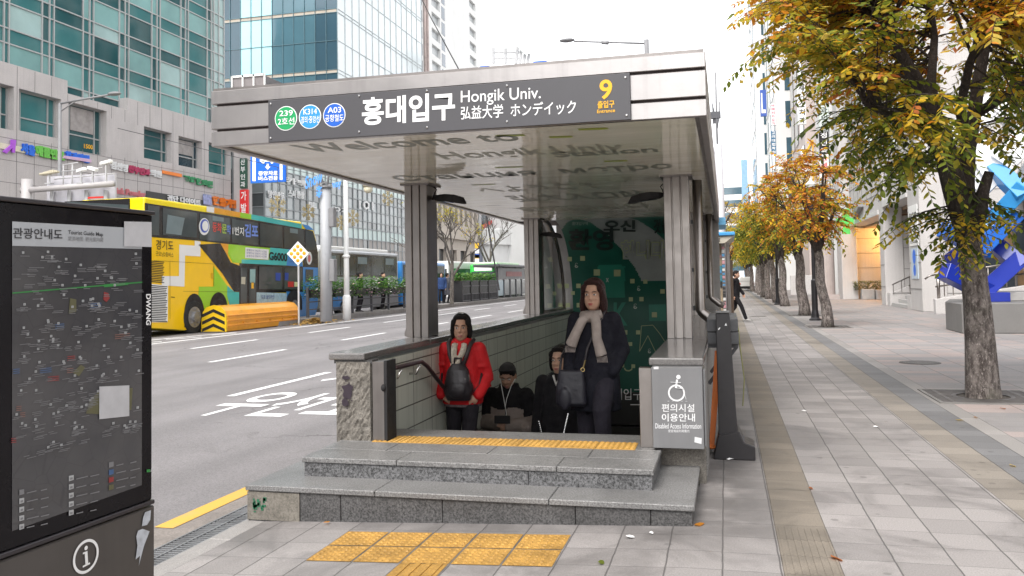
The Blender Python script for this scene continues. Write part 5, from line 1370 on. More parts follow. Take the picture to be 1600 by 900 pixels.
# railing beside the stone pillar, ramp wall
t = thing('ramp_railing', 'steel railing on a pale ramp wall beside the stone pillar', 'railing', (7.6, 33, 0))
b = MB(); b.prism([(7.55, 34.8, 0), (7.55, 34.8, .55), (11.5, 34.8, 1.15), (11.5, 34.8, 0)], (0, -.35, 0)); b.build('ramp_wall', STONE_W, t, bevel=.01)
b = MB()
for zz in (0, -.55): b.tube([(7.6, 34.6, 1.45 + zz * .8), (11.4, 34.6, 2.0 + zz * .8)], .035, 8)
b.tube([(7.25, 34.6, 1.3), (7.4, 34.6, 1.42), (7.6, 34.6, 1.45)], .035, 8); b.tube([(7.7, 34.6, .5), (7.7, 34.6, 1.47)], .06, 8)
for k in range(12): x = 7.9 + .3 * k; b.tube([(x, 34.6, .6 + (x - 7.6) * .15), (x, 34.6, 1.45 + (x - 7.6) * .15)], .02, 6)
b.build('rail', STEEL, t, smooth=True)
# buildings farther along the right
def sidebuilding(name, label, x, y0, y1, h, mat, win, nfl, wmat=WINK, z0=5.0, face=True):
    t = thing(name, label, 'building', (x + 6, (y0 + y1) / 2, 0)); b = MB(); b.box(x, x + 16, y0, y1, 0, h); b.build('wall', mat, t, bevel=.03)
    fh = (h - z0) / nfl
    for k in range(nfl):
        for y in win:
            b = MB(); b.box(x - .06, x + .01, y, y + (y1 - y0) * .2, z0 + fh * k + .3, z0 + fh * (k + 1) - .6); b.build('window', wmat, t)
        b = MB(); b.box(x + 1, x + 14, y0 - .05, y0 + .01, z0 + fh * k + .4, z0 + fh * (k + 1) - .7) if face else None
        if face: b.build('window_band', wmat, t)
    return t
s1 = sidebuilding('office_block', 'narrow white block with strip windows beside the stone office', 7.2, 61, 70, 30, PLAST, (61.8, 65), 7)
s2 = sidebuilding('office_block', 'tall pink banded block covered in blade signs', 6.6, 72, 86, 44, M('pink_banded_stone', (.55, .47, .44), .6, var=.06, streak=.2), (73, 78, 82), 10)
s3 = sidebuilding('office_block', 'white block farther along behind the autumn trees', 5.4, 90, 108, 50, PLAST, (92, 98, 103), 12, WINB)
s4 = sidebuilding('office_block', 'very tall pale block at the end of the tree row', 4.4, 114, 135, 64, PLAST, (116, 122, 128), 15, WINB)
t = thing('office_block', 'distant white block with rows of blue windows closing the avenue', 'building', (-3, 250, 0)); b = MB(); b.box(-14, 8, 240, 262, 0, 27); b.build('wall', PLAST, t)
for k in range(7): b = MB(); b.box(-13, 7, 239.9, 240, 3 + 3.5 * k, 4.9 + 3.5 * k); b.build('window_band', WINB, t)
# blade signs on the right-hand blocks
for lab, yb, a0, a1, b0, b1, col, txt, tc in (
    ('blue vertical language school sign high among the yellow leaves', 71.6, 1239.5, 1252.5, 0, 55, M('blade_navy', (.03, .07, .22), .5), '외국언어학원', WHITE_L),
    ('white vertical dental clinic sign with black letters in front of dark glass', 60.6, 1247, 1258, 130, 195, WHITE, '제니스치과', MATTE_K),
    ('pale vertical clinic sign with black letters above the black clinic sign', 58, 1281, 1294, 152, 204, M('blade_pale_green', (.6, .68, .62), .5), '치과의원', MATTE_K),
    ('black vertical clinic sign with white letters below the pale clinic sign', 58, 1281, 1294, 205, 241, MATTE_K, '정신과', WHITE_L),
    ('short white sign with red letters under the black clinic sign', 58, 1281, 1294, 243, 282, WHITE, '연세의원', SG['red']),
    ('narrow white yoga sign with red foot on the pink banded block', 71.2, 1205, 1211, 162, 196, WHITE, '아메리카요가', SG['crimson']),
    ('narrow dark blue sign below the narrow yoga sign', 71.2, 1205.5, 1212, 204, 241, M('blade_teal', (.03, .12, .22), .5), '고려대법학원', WHITE_L),
    ('blue and white block sign on the far white building edge', 88, 1188.5, 1197, 140, 182, M('blade_blue', (.04, .1, .4), .5), 'L', WHITE_L)):
    blade('blade_sign', lab, yb, a0, a1, b0, b1, col, txt, tc, 'blade signs on the right-hand buildings')
t = thing('shop_gable', 'white gabled shop front outlined in yellow between the right-hand blocks', 'shop front', GY(1262, 260, 60)); b = MB()
b.prism([GY(1250, 300, 60), GY(1250, 255, 60), GY(1270, 218, 60), GY(1272, 300, 60)], (0, .6, 0)); b.build('gable', PLAST, t)
b = MB(); b.bar(GY(1249, 256, 59.9), GY(1270, 219, 59.9), .12); b.bar(GY(1270, 219, 59.9), GY(1271, 300, 59.9), .08); b.build('yellow_edge', SG['yellow'], t)
t = thing('lattice_mast', 'thin lattice mast with a blue foot rising beyond the trees', 'mast', GZ(1166, 440, 0)); p = t.location
b = MB(); y = 140; a = GY(1165, 330, y); c = GY(1171, -60, y); t.location = (a.x, y, 0)
for dx in (-.25, .25): b.tube([(a.x + dx, y, 0), (a.x + dx, y, c.z)], .07, 6)
for k in range(46): b.bar((a.x - .25, y, 1.5 * k), (a.x + .25, y, 1.5 * k + .75), .06); b.bar((a.x + .25, y, 1.5 * k + .75), (a.x - .25, y, 1.5 * k + 1.5), .06)
b.build('mast', LGREY, t); b = MB(); b.box(a.x - .5, a.x + .5, y - .5, y + .5, 0, GY(1165, 250, y).z); b.build('foot', M('mast_blue', (.25, .42, .6), .5), t)
# ------------------------------------------------------------------ trees and planting
def leafmat(name, col, tr=.52):
    mt, n, l, p = _nt(name)
    tc = n.new('ShaderNodeTexCoord').outputs['Object']
    k = _ramp(n, l, _noise(n, l, tc, 9, 3), .3, .7, .65, 1.35)
    c = _mix(n, l, 1, col, k, 'MULTIPLY')
    l.new(c, p.inputs['Base Color']); p.inputs['Roughness'].default_value = .5; p.inputs['Specular IOR Level'].default_value = .35
    t = n.new('ShaderNodeBsdfTranslucent'); l.new(c, t.inputs['Color'])
    mx = n.new('ShaderNodeMixShader'); mx.inputs[0].default_value = tr
    l.new(p.outputs[0], mx.inputs[1]); l.new(t.outputs[0], mx.inputs[2]); l.new(mx.outputs[0], n['Material Output'].inputs[0])
    return mt
LF = [leafmat('leaf_' + nm, c) for nm, c in (('deep_green', (.075, .11, .022)), ('green', (.18, .225, .03)), ('yellow_green', (.42, .39, .045)), ('gold', (.66, .43, .03)), ('orange', (.62, .25, .028)), ('rust', (.45, .14, .035)), ('brown_gold', (.50, .36, .055)))]
def bark(name, c1, c2, sc_=1.):
    mt, n, l, p = _nt(name)
    tc = n.new('ShaderNodeTexCoord').outputs['Object']
    mp = n.new('ShaderNodeMapping'); mp.inputs['Scale'].default_value = (1, 1, .45); l.new(tc, mp.inputs[0])
    a = _noise(n, l, mp.outputs[0], 13 * sc_, 7, .7, .4); b_ = _noise(n, l, mp.outputs[0], 46 * sc_, 5, .75)
    c = _mix(n, l, _ramp(n, l, a, .42, .62), c1, c2)
    c = _mix(n, l, _ramp(n, l, b_, .56, .66, 0, .8), c, tuple(min(.6, q * 1.9 + .04) for q in c2))
    c = _mix(n, l, _ramp(n, l, b_, .3, .42, .75, 0), c, (.02, .016, .014))
    c = _mix(n, l, _ramp(n, l, _noise(n, l, tc, 2.2, 4), .55, .7, 0, .4), c, (.09, .10, .06))
    l.new(c, p.inputs['Base Color']); p.inputs['Roughness'].default_value = .9
    _bump(n, l, p, _math(n, l, 'ADD', a, _math(n, l, 'MULTIPLY', b_, .6)), 1., .05)
    return mt
BARK = bark('zelkova_bark', (.075, .06, .054), (.27, .235, .215)); BARKL = bark('limb_bark', (.03, .022, .02), (.065, .05, .042)); BARKG = bark('grey_bark', (.07, .06, .055), (.17, .15, .13), .8)
def addleaf(b, p, d, nrm, L, w, m):
    d = d.normalized(); s = d.cross(nrm)
    if s.length < .01: s = d.cross(V((1, .3, .2)))
    s.normalize(); n_ = s.cross(d)
    f = n_ * (-.18 * w)
    tip = p + d * L - n_ * L * .15
    b.add([p, p + d * L * .32 + s * w * .5 + f, p + d * L * .72 + s * w * .36 + f, tip, p + d * L * .72 - s * w * .36 + f, p + d * L * .32 - s * w * .5 + f], [(0, 3, 2, 1), (0, 5, 4, 3)], m)
def qb(a, m_, c, n_=7):
    return [a * (1 - t) ** 2 + m_ * 2 * t * (1 - t) + c * t * t for t in [i / n_ for i in range(n_ + 1)]]
def crown(rn, bl, bt, starts, ctr, rad, nbr, leafL, pick, tw_step=.11, tw_len=(.25, .5), nleaf=11, ends=None, thick=.016, droop=.22, keep=lambda p: True):
    """branches out of the limbs (bt = wood builder) with flat leafy twigs on both sides (bl = leaf builder)"""
    E_ = list(ends or [])
    while len(E_) < nbr:
        t, z_ = rn.uniform(0, 2 * PI), rn.uniform(-.75, 1)
        q = math.sqrt(max(0, 1 - z_ * z_)); r_ = rn.uniform(.55, 1.02) ** .6
        e = ctr + V((rad[0] * q * math.cos(t) * r_, rad[1] * q * math.sin(t) * r_, rad[2] * z_ * r_))
        if keep(e): E_.append(e)
    for e in E_:
        st = min(starts, key=lambda s: (s - e).length * rn.uniform(.6, 1.5))
        mid = (st + e) / 2 + V((rn.uniform(-.15, .15), rn.uniform(-.15, .15), .18 * (e - st).length))
        P = qb(st, mid, e, 8); n_ = len(P)
        bt.tube(P, [thick * (1.25 - i / (n_ - 1)) * (1 + .35 * (e - st).length) for i in range(n_)], 5, 0, cap=False)
        Lb = (e - st).length; k = max(4, int(Lb * .72 / tw_step))
        for i in range(k):
            t = .3 + .7 * i / max(1, k - 1); f = t * (n_ - 1); i0 = min(int(f), n_ - 2)
            p = P[i0].lerp(P[i0 + 1], f - i0); d = (P[i0 + 1] - P[i0]).normalized()
            side = d.cross(ZA); side = side.normalized() if side.length > .05 else V((1, 0, 0))
            s = 1 if i % 2 else -1
            td = (d * rn.uniform(.35, .95) + side * s * rn.uniform(.5, 1.0) + ZA * rn.uniform(-.35, .25)).normalized()
            if i == k - 1: td = d
            L = rn.uniform(*tw_len); e2 = p + td * L - ZA * droop * L
            TP = qb(p, p + td * L * .55, e2, 4)
            bt.tube(TP, [.0045, .004, .0035, .003, .002], 3, 0, cap=False)
            up = (ZA + V((rn.uniform(-.5, .5), rn.uniform(-.5, .5), 0))).normalized()
            nl = max(4, int(nleaf * L / tw_len[1]))
            for j in range(nl):
                u = (j + .7) / nl * 4; j0 = min(int(u), 3); q = TP[j0].lerp(TP[j0 + 1], min(1, u - j0)); dd = (TP[j0 + 1] - TP[j0]).normalized()
                sd_ = dd.cross(up).normalized() * (1 if j % 2 else -1)
                ld = dd * rn.uniform(.4, .8) + sd_ + ZA * rn.uniform(-.55, .1)
                Lf = leafL * rn.uniform(.7, 1.2)
                addleaf(bl, q, ld, (up + V((rn.uniform(-.5, .5), rn.uniform(-.5, .5), 0))).normalized(), Lf, Lf * rn.uniform(.42, .55), pick(q, rn))
def noise3(p): 
    return math.sin(p.x * 2.3 + 1.1) * math.sin(p.y * 2.1 + .4) * math.sin(p.z * 2.7 + 2.) + .5 * math.sin(p.x * 5.1) * math.sin(p.z * 4.3 + p.y * 3)

# --- the big zelkova at the right
TB0 = V((3.04, 11.62, 0))
BT_ = thing('street_tree', 'large mottled zelkova with gold and green leaves, nearest the camera at right', 'tree', TB0, 0, 'trees along the plaza edge')
T = lambda px, py, y=11.62: GY(px, py, y)
def trunk_rings(pts, rads, seg=16, rn=random.Random(3), amp=.06):
    R = []
    ph = [rn.uniform(0, 6.28) for _ in range(4)]
    for i, (p, r_) in enumerate(zip(pts, rads)):
        ring = []
        for k in range(seg):
            a = 2 * PI * k / seg; rr = r_ * (1 + amp * math.sin(3 * a + ph[0] + i * .3) + amp * .6 * math.sin(5 * a + ph[1] - i * .5))
            ring.append(p + V((rr * math.cos(a), rr * math.sin(a), 0)))
        R.append(ring)
    return R
b = MB()
tp = [T(1536, 640), T(1535, 622), T(1533, 600), T(1530, 540), T(1526, 480), T(1521, 430), T(1516, 390), T(1510, 355), T(1503, 330)]
tr_ = [.24, .205, .19, .172, .158, .145, .14, .145, .125]
tp = [V((p.x, 11.62, p.z)) for p in tp]
b.rings(trunk_rings(tp, tr_, 20)); b.build('trunk', BARK, BT_, smooth=True)
b = MB()
limbs = [([T(1508, 350), T(1492, 295, 11.6), T(1478, 240, 11.5), T(1462, 190, 11.4), T(1440, 140, 11.2), T(1405, 80, 11.0), T(1370, 10, 10.9)], [.15, .145, .135, .115, .09, .065, .04]),
         ([T(1512, 345), T(1508, 290, 11.7), T(1512, 235, 11.8), T(1522, 180, 12.0), T(1530, 120, 12.2), T(1545, 40, 12.4), T(1560, -60, 12.6)], [.13, .11, .095, .085, .075, .06, .04]),
         ([T(1522, 365), T(1531, 330, 11.5), T(1536, 300, 11.5), T(1546, 268, 11.45)], [.11, .085, .07, .055]),
         ([T(1478, 240, 11.5), T(1440, 205, 10.9), T(1400, 185, 10.5), T(1350, 160, 10.2)], [.08, .06, .045, .03]),
         ([T(1462, 190, 11.4), T(1455, 130, 12.2), T(1460, 60, 12.9), T(1450, -30, 13.4)], [.08, .06, .05, .03]),
         ([T(1522, 180, 12.0), T(1570, 150, 11.6), T(1620, 110, 11.2), T(1680, 60, 11.0)], [.07, .055, .045, .03]),
         ([T(1510, 235, 11.8), T(1500, 170, 11.0), T(1515, 100, 10.4), T(1540, 30, 10.0)], [.07, .055, .045, .03])]
ST_ = []
for P, r_ in limbs:
    b.tube(P, r_, 10)
    if len(P) > 4 or r_[0] < .1: 
        for i in range(1, len(P)): ST_ += [P[i - 1].lerp(P[i], q / 6) for q in range(1, 7)]
LB = b.build('limb', BARKL, BT_, smooth=True)
rn = random.Random(5)
ctr = T(1455, 95, 11.5)
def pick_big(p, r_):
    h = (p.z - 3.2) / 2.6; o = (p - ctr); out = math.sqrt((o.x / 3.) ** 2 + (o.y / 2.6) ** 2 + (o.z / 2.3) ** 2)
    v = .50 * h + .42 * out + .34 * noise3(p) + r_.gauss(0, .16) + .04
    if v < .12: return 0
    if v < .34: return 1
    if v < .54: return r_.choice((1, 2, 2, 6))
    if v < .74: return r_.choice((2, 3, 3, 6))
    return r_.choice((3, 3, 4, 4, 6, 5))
ends = [T(x, y, 11.5 + dy) for x, y, dy in ((1172, 92, -.5), (1205, 78, 0), (1178, 20, .2), (1230, 110, .3), (1250, 80, -1), (1262, 130, -.4), (1285, 185, -.8), (1300, 130, .6), (1335, 240, -.3), (1350, 272, .3), (1372, 300, -.6), (1400, 300, .1), (1330, 220, .8), (1385, 260, -1.), (1420, 275, .8), (1445, 330, .1), (1410, 350, -.2), (1470, 385, -.15), (1500, 395, -.3), (1560, 345, -.4), (1590, 330, .2), (1600, 230, -.6), (1560, 230, .4), (1545, 215, -.5), (1620, 200, .5), (1580, 120, -.9), (1290, 40, -.2), (1330, 15, .5), (1340, 90, -1.2), (1275, 60, .9), (1430, 250, -1.2), (1490, 280, -1.), (1320, 205, .2))]
def keep_big(p):      # the crown is cut back on the street side and clear of the pavement below
    px, py = proj(p)
    return px > lerp([(-400, 1150), (60, 1185), (100, 1215), (150, 1275), (200, 1310), (250, 1345), (285, 1390), (300, 1430)], py) and py < (262 if px < 1480 else 215)
bl, bt = MB(), MB()
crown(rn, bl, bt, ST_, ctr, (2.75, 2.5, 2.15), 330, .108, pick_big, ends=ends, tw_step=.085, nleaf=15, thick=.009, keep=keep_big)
st3 = [T(1530, 335, 11.5), T(1515, 350, 11.4), T(1505, 345, 11.4), T(1520, 340, 11.5)]
crown(rn, bl, bt, st3, ctr, (1, 1, 1), 9, .085, lambda p, r_: r_.choice((1, 2, 6, 3, 6)), ends=[T(x, y, 11.3 + dy) for x, y, dy in ((1440, 340, -.2), (1415, 360, 0), (1475, 395, -.3), (1490, 350, -.4), (1555, 340, -.3), (1585, 352, -.1), (1545, 375, -.3), (1500, 405, -.35), (1530, 385, -.4))], tw_step=.07, tw_len=(.16, .3), nleaf=9, thick=.008)
bt.build('branch', BARKL, BT_); bl.build('crown', LF, BT_, recalc=False)
print('big tree leaves', len(bl.f) // 2)

# --- the row of smaller pruned trees along the plaza edge
def row_tree(name, label, base, seed, h_fork, crown_c, rad, nbr, pal, r0=.24, leafL=.11, lean=0., group='trees along the plaza edge', nleaf=11, tw=.10, bare=False):
    rn = random.Random(seed)
    t = thing(name, label, 'tree', base, 0, group)
    b = MB(); n_ = 7
    P = [V((lean * (i / n_) + .04 * math.sin(i * 1.3 + seed), .03 * math.sin(i + seed), -.05 + (h_fork + .05) * i / n_)) for i in range(n_ + 1)]
    b.rings(trunk_rings(P, [r0 * (1.25 if i == 0 else 1.08 - .3 * i / n_) for i in range(n_ + 1)], 14, rn)); b.build('trunk', BARK if not bare else BARKG, t, local=True, smooth=True)
    b = MB(); S_ = []; top = P[-1]
    for k in range(6):
        a = 2 * PI * k / 6 + rn.uniform(-.4, .4); e = crown_c + V((rad[0] * .62 * math.cos(a), rad[1] * .62 * math.sin(a), rad[2] * rn.uniform(-.1, .7)))
        Q = qb(top - V((0, 0, .15 + .1 * k % .3)), top + V((.35 * math.cos(a), .35 * math.sin(a), .5 * (e.z - top.z))), e, 6)
        b.tube(Q, [r0 * .55 * (1.1 - i / 6.5) for i in range(7)], 8); S_ += Q[2:]
    b.build('limb', BARKL if not bare else BARKG, t, local=True, smooth=True)
    bl, bt = MB(), MB()
    crown(rn, bl, bt, S_, crown_c, rad, nbr, leafL, pal, tw_step=tw, tw_len=(.25, .48), nleaf=nleaf, thick=.009)
    bt.build('branch', BARKL if not bare else BARKG, t, local=True)
    if bl.f: bl.build('crown', LF, t, local=True, recalc=False)
    return t
def pal(*w):
    def f(p, r_):
        k = noise3(p * 1.3) * .8 + r_.gauss(0, .8) + (p.z - 3.6) * .35
        i = max(0, min(len(w) - 1, int(len(w) / 2 + k * len(w) / 3.2))); return w[i]
    return f
row_tree('street_tree', 'orange leaved street tree with a tapered trunk beside the nearer black lamp post', GZ(1294, 511), 31, 2.35, V((-.45, 0, 3.75)), (1.45, 1.4, 1.65), 110, pal(1, 2, 3, 4, 5, 4, 3), .15, .135, -.25)
row_tree('street_tree', 'green and orange street tree just behind the orange leaved one', GZ(1256.5, 493), 32, 2.5, V((-.45, 0, 3.85)), (1.85, 1.7, 1.7), 130, pal(0, 1, 2, 3, 4, 3), .19, .14, -.15)
pA = row_tree('street_tree', 'slim green street tree beside the farther black lamp post', GZ(1226, 478.5), 33, 2.5, V((-.5, 0, 3.85)), (1.95, 1.8, 1.55), 95, pal(0, 1, 1, 2, 2, 3), .2, .17, -.1, nleaf=8)
pB = row_tree('street_tree', 'yellow green street tree, fifth in the row from the camera', GZ(1214, 473), 34, 2.6, V((-.6, 0, 3.9)), (2.1, 1.9, 1.6), 95, pal(1, 2, 2, 3, 2, 3), .2, .18, -.25, nleaf=8)
for i, (px, py, src, lab) in enumerate(((1200.5, 467, pA, 'greenish street tree in the middle of the receding row'), (1193.5, 464.5, pB, 'yellowish street tree in the far half of the receding row'), (1188, 460.5, pA, None), (1183, 457.5, pB, None), (1176, 455.5, pB, None), (1171, 452.5, pA, None), (1167.5, 450, pB, None))):
    c = copy_tree(src); c.location = GZ(px, py); c.rotation_euler.z = 1.1 * i + .7
    c['label'] = '%s street tree in the row along the plaza, counting from the camera' % ('sixth', 'seventh', 'eighth', 'ninth', 'tenth', 'eleventh', 'twelfth and last')[i]
# trees on the kerb side beyond the stall
kt = row_tree('kerb_tree', 'brownish thin leaved tree on the kerb behind the blue roofed stall', (-.9, 62, 0), 36, 2.6, V((0, 0, 5.0)), (2.9, 2.6, 2.6), 60, pal(5, 6, 4, 3, 6), .24, .17, 0, 'trees on the near kerb', nleaf=6)
c = copy_tree(kt); c.location = (.2, 84, 0); c.rotation_euler.z = 2; c['label'] = 'farther brownish tree on the kerb beyond the walking man'

# --- bare and half bare trees on the median island
def bare_tree(label, base, seed, h, leaves, group):
    rn = random.Random(seed); t = thing('median_tree', label, 'tree', base, 0, group)
    b = MB(); tips = []
    def grow(p, d, L, r_, lev):
        q = p + d * L; mid = (p + q) / 2 + V((rn.uniform(-.06, .06), rn.uniform(-.06, .06), .03)) * L
        P = qb(p, mid, q, 4); b.tube(P, [r_ * (1 - .09 * i) for i in range(5)], 6 if lev < 2 else 4, cap=False)
        if lev >= 5: tips.append((q, d)); return
        for k in range(rn.choice((2, 3, 3)) if lev else 4):
            nd = (d + V((rn.uniform(-1, 1), rn.uniform(-1, 1), rn.uniform(-.15, .55))) * .75).normalized()
            grow(p.lerp(q, rn.uniform(.6, 1) if k else 1), nd, L * rn.uniform(.58, .8), r_ * .6, lev + 1)
    grow(V((0, 0, 0)), V((.03, 0, 1)), h * .36, h * .02, 0); b.build('trunk', BARKG, t, local=True)
    bl = MB()
    for q, d in tips:
        for j in range(leaves if rn.random() < .55 else 0):
            p = q + V((rn.gauss(0, .12), rn.gauss(0, .12), rn.gauss(0, .12))); ld = V((rn.uniform(-1, 1), rn.uniform(-1, 1), rn.uniform(-1, .2)))
            addleaf(bl, p, ld, ZA, .13, .07, rn.choice((2, 2, 2, 3)))
    if bl.f: bl.build('crown', LF, t, local=True, recalc=False)
    return t
bg_ = 'trees on the median island'
bare_tree('bare twiggy tree behind the front left column', GZ(655, 489, .08), 41, 5.6, 0, bg_)
bare_tree('half bare tree with yellow green leaves among the waiting people', GZ(706, 475, .08), 42, 7.2, 5, bg_)
bare_tree('bare twiggy tree beside the dark glass shelter', GZ(764, 462, .08), 43, 9.0, 0, bg_)
bare_tree('bare shrubby tree low behind the map board', GY(20, 330, 36) - V((0, 0, GY(20, 330, 36).z)), 44, 6.0, 1, bg_)

# --- tree grates
GR = M('grate_iron', (.13, .12, .115), .6, .4, var=.25)
for i, (x, y, lab) in enumerate(((3.04, 11.62, 'square iron tree grate round the nearest tree'), (GZ(1294, 511).x, GZ(1294, 511).y, 'square iron tree grate round the orange tree'), (GZ(1256.5, 493).x, GZ(1256.5, 493).y, 'square iron tree grate round the green and orange tree'))):
    t = thing('tree_grate', lab, 'tree grate', (x, y, 0), 0, 'tree grates in the paving'); b = MB(); s = .58
    for k in range(15):
        o = -s + .05 + k * (2 * s - .1) / 14
        if abs(o) < .30:
            w = math.sqrt(.31 ** 2 - o ** 2); b.box(-s, -w, o - .017, o + .017, .002, .012); b.box(w, s, o - .017, o + .017, .002, .012)
        else: b.box(-s, s, o - .017, o + .017, .002, .012)
    for o in (-.45, .45): b.box(o - .02, o + .02, -s, s, .003, .0125)
    b.ring2((0, 0, .013), .30, .35, XA, YA); b.build('bars', GR, t, local=True, recalc=False)
    b = MB()
    for q in ((-s - .04, s + .04, -s - .04, -s), (-s - .04, s + .04, s, s + .04), (-s - .04, -s, -s, s), (s, s + .04, -s, s)): b.box(*q, -.01, .014)
    b.build('frame', M('grate_frame', (.22, .21, .2), .6, .4, var=.2), t, local=True)
    b = MB(); b.quad((-s, -s, .0015), (s, -s, .0015), (s, s, .0015), (-s, s, .0015)); b.build('soil', M('pit_soil', (.06, .05, .042), .95, var=.3, vs=20), t, local=True)

# --- fallen leaves and litter on the pavement (each a thing)
LIT = [('rust red leaf lying on the tan guide strip', (1298, 870), LF[5], .10), ('orange leaf against the right foot of the steps', (1085, 823), LF[4], .09), ('yellow leaf on the dark paving strip', (1492, 657), LF[3], .085), ('orange leaf on the pale edge strip', (1526, 654), LF[4], .08), ('small green leaf on the pavement before the steps', (938, 884), LF[1], .07), ('tiny rust leaf at the left foot of the steps', (516, 817), LF[4], .05), ('yellow leaf farther right on the dark strip', (1578, 727), LF[3], .08), ('rust leaf on the pink plaza paving', (1572, 640), LF[5], .09), ('pinkish leaf beside the tan guide strip', (1267, 766), LF[5], .06)]
for i, (lab, (px, py), mt_0, L) in enumerate(LIT):
    p = GZ(px, py); p = GZ(px, py, gz(p.x)); b = MB(); rn = random.Random(i)
    a = rn.uniform(0, 6.28); addleaf(b, V((0, 0, .012)), V((math.cos(a), math.sin(a), .1)), (ZA + V((.3, .2, 0))).normalized(), L, L * .5, 0)
    o = b.build('fallen_leaf', mt_0, local=True, recalc=False); o.location = p; tag(o, lab, 'leaf', 'fallen leaves on the pavement')
PAPER = M('paper_scrap', (.75, .74, .74), .7, var=.05)
for i, (lab, (px, py), w) in enumerate((('crumpled white paper scrap by the right end of the lower step', (1055, 821), .05), ('flat white scrap on the pavement right of the yellow tiles', (985, 841), .06), ('white scrap beside the black barrier foot', (1140, 719), .06), ('pale scrap on a joint of the grey pavers', (1368, 668), .05), ('pale scrap farther up the grey pavers', (1256, 643), .05), ('tiny white scrap near the crumpled paper', (1018, 835), .03))):
    p = GZ(px, py); p = GZ(px, py, gz(p.x)); b = MB(); rn = random.Random(50 + i)
    pts = [V((w * .5 * math.cos(a) * rn.uniform(.7, 1.2), w * .34 * math.sin(a) * rn.uniform(.7, 1.2), rn.uniform(.004, .016 if i else .05))) for a in [2 * PI * k / 7 for k in range(7)]]
    b.add(pts + [V((0, 0, .02 if i else .055))], [(k, (k + 1) % 7, 7) for k in range(7)]); o = b.build('paper_scrap', PAPER, local=True, recalc=False); o.location = p; tag(o, lab, 'litter', 'litter on the pavement')

# --- planted railing on the median
def rail_x(y): return -17.55 + (y - 34) * .012
PL = M('planter_black', (.022, .021, .022), .5, var=.2)
ptsp = [481, 515, 548, 577, 606, 632]
ysr = [GX(px, 500, -17.5).y for px in ptsp]
step_ = (ysr[-1] - ysr[0]) / 5
RL = thing('median_railing', 'dark steel railing with two rails along the planted median', 'railing', (-17.5, ysr[0], .08))
N_R = 8
b = MB()
for k in range(N_R):
    y = ysr[0] + step_ * k; b.box(-17.55, -17.45, y - .05, y + .05, .06, 1.38)
b.each('post', DGREY, RL)
b = MB()
for zz in (.75, .42, 1.2): b.tube([(-17.5, ysr[0], zz), (-17.5, ysr[0] + step_ * (N_R - 1), zz)], .028, 6)
b.build('rail', DGREY, RL)
PLL = [leafmat('planter_leaf_' + n_, c, .3) for n_, c in (('deep', (.03, .10, .018)), ('mid', (.075, .20, .03)), ('bright', (.16, .30, .05)))] + [M('blossom_pink', (.62, .35, .42), .6), M('blossom_white', (.7, .68, .66), .6)]
def planter(x, y, L, z0, seed, tag_='wide'):
    rn = random.Random(seed); t = thing('flower_planter', 'black hanging flower planter overflowing with leaves on the median railing', 'planter', (x, y, z0), 0, 'planters on the median railing')
    b = MB(); b.hexa([(x - .13, y - L / 2 + .08, z0), (x + .13, y - L / 2 + .08, z0), (x + .13, y + L / 2 - .08, z0), (x - .13, y + L / 2 - .08, z0), (x - .19, y - L / 2, z0 + .36), (x + .19, y - L / 2, z0 + .36), (x + .19, y + L / 2, z0 + .36), (x - .19, y + L / 2, z0 + .36)]); b.build('trough', PL, t, bevel=.015)
    b = MB()
    for k in range(640):
        yy = y + rn.uniform(-L / 2 - .1, L / 2 + .1); a = rn.uniform(0, 6.28); h = rn.random() ** 1.1 * (.36 + .26 * (.5 + .5 * math.sin(yy * 3.1 + seed)))
        hang = rn.random() < .3
        p = V((x + .27 * math.cos(a) * rn.random() ** .5, yy, z0 + .34 + h)) if not hang else V((x + rn.choice((-1, 1)) * rn.uniform(.18, .27), yy, z0 + .36 - rn.random() ** 1.5 * .42))
        m_ = rn.choice((0, 0, 1, 1, 1, 2, 2)) if rn.random() > (.22 if hang else .03) else rn.choice((3, 4))
        addleaf(b, p, V((math.cos(a), math.sin(a), rn.uniform(-.3, .7))), (ZA + V((rn.uniform(-.6, .6), rn.uniform(-.6, .6), 0))).normalized(), rn.uniform(.09, .16), rn.uniform(.05, .09), m_)
    b.build('plants', PLL, t, recalc=False)
    return t
for k in range(N_R - 1):
    o = planter(-17.5, ysr[0] + step_ * (k + .5), step_ * .92, .92, 60 + k)
    o['label'] = 'black planter overflowing with leaves on the median railing, %s from the diamond sign' % ('first', 'second', 'third', 'fourth', 'fifth', 'sixth', 'seventh')[k]
# four tall panelled planters farther on
xq = -17.4
for k in range(4):
    px0, px1 = 722 + 13.8 * k, 735.2 + 13.8 * k; y0, y1 = GX(px0, 470, xq).y, GX(px1, 470, xq).y
    t = thing('box_planter', 'tall black panelled planter box with green plants, %s from the glass shelter' % ('fourth', 'third', 'second', 'first')[k], 'planter', (xq, (y0 + y1) / 2, .1), 0, 'panelled planters beside the shelter')
    b = MB(); b.box(xq - .7, xq, y0 + .1, y1 - .1, .1, 1.55); 
    b.build('box', PL, t, bevel=.03); b = MB()
    for zz in (.15, .6, 1.15, 1.5): b.box(xq, xq + .05, y0 + .1, y1 - .1, zz, zz + .06)
    for yy in fr(y0 + .15, y1 - .2, 5): b.box(xq, xq + .045, yy, yy + .05, .1, .65)
    b.build('slats', DGREY, t); b = MB(); rn = random.Random(80 + k)
    for j in range(260):
        a = rn.uniform(0, 6.28); addleaf(b, V((xq - .35 + rn.uniform(-.45, .45), rn.uniform(y0, y1), 1.5 + rn.random() * .55)), V((math.cos(a), math.sin(a), rn.uniform(-.2, .8))), ZA + V((rn.uniform(-.5, .5), 0, 0)), .24, .13, rn.choice((0, 1, 1, 2)))
    b.build('plants', PLL, t, recalc=False)
# ------------------------------------------------------------------ street furniture
def P_(px, py, z=.08): return GZ(px, py, z)
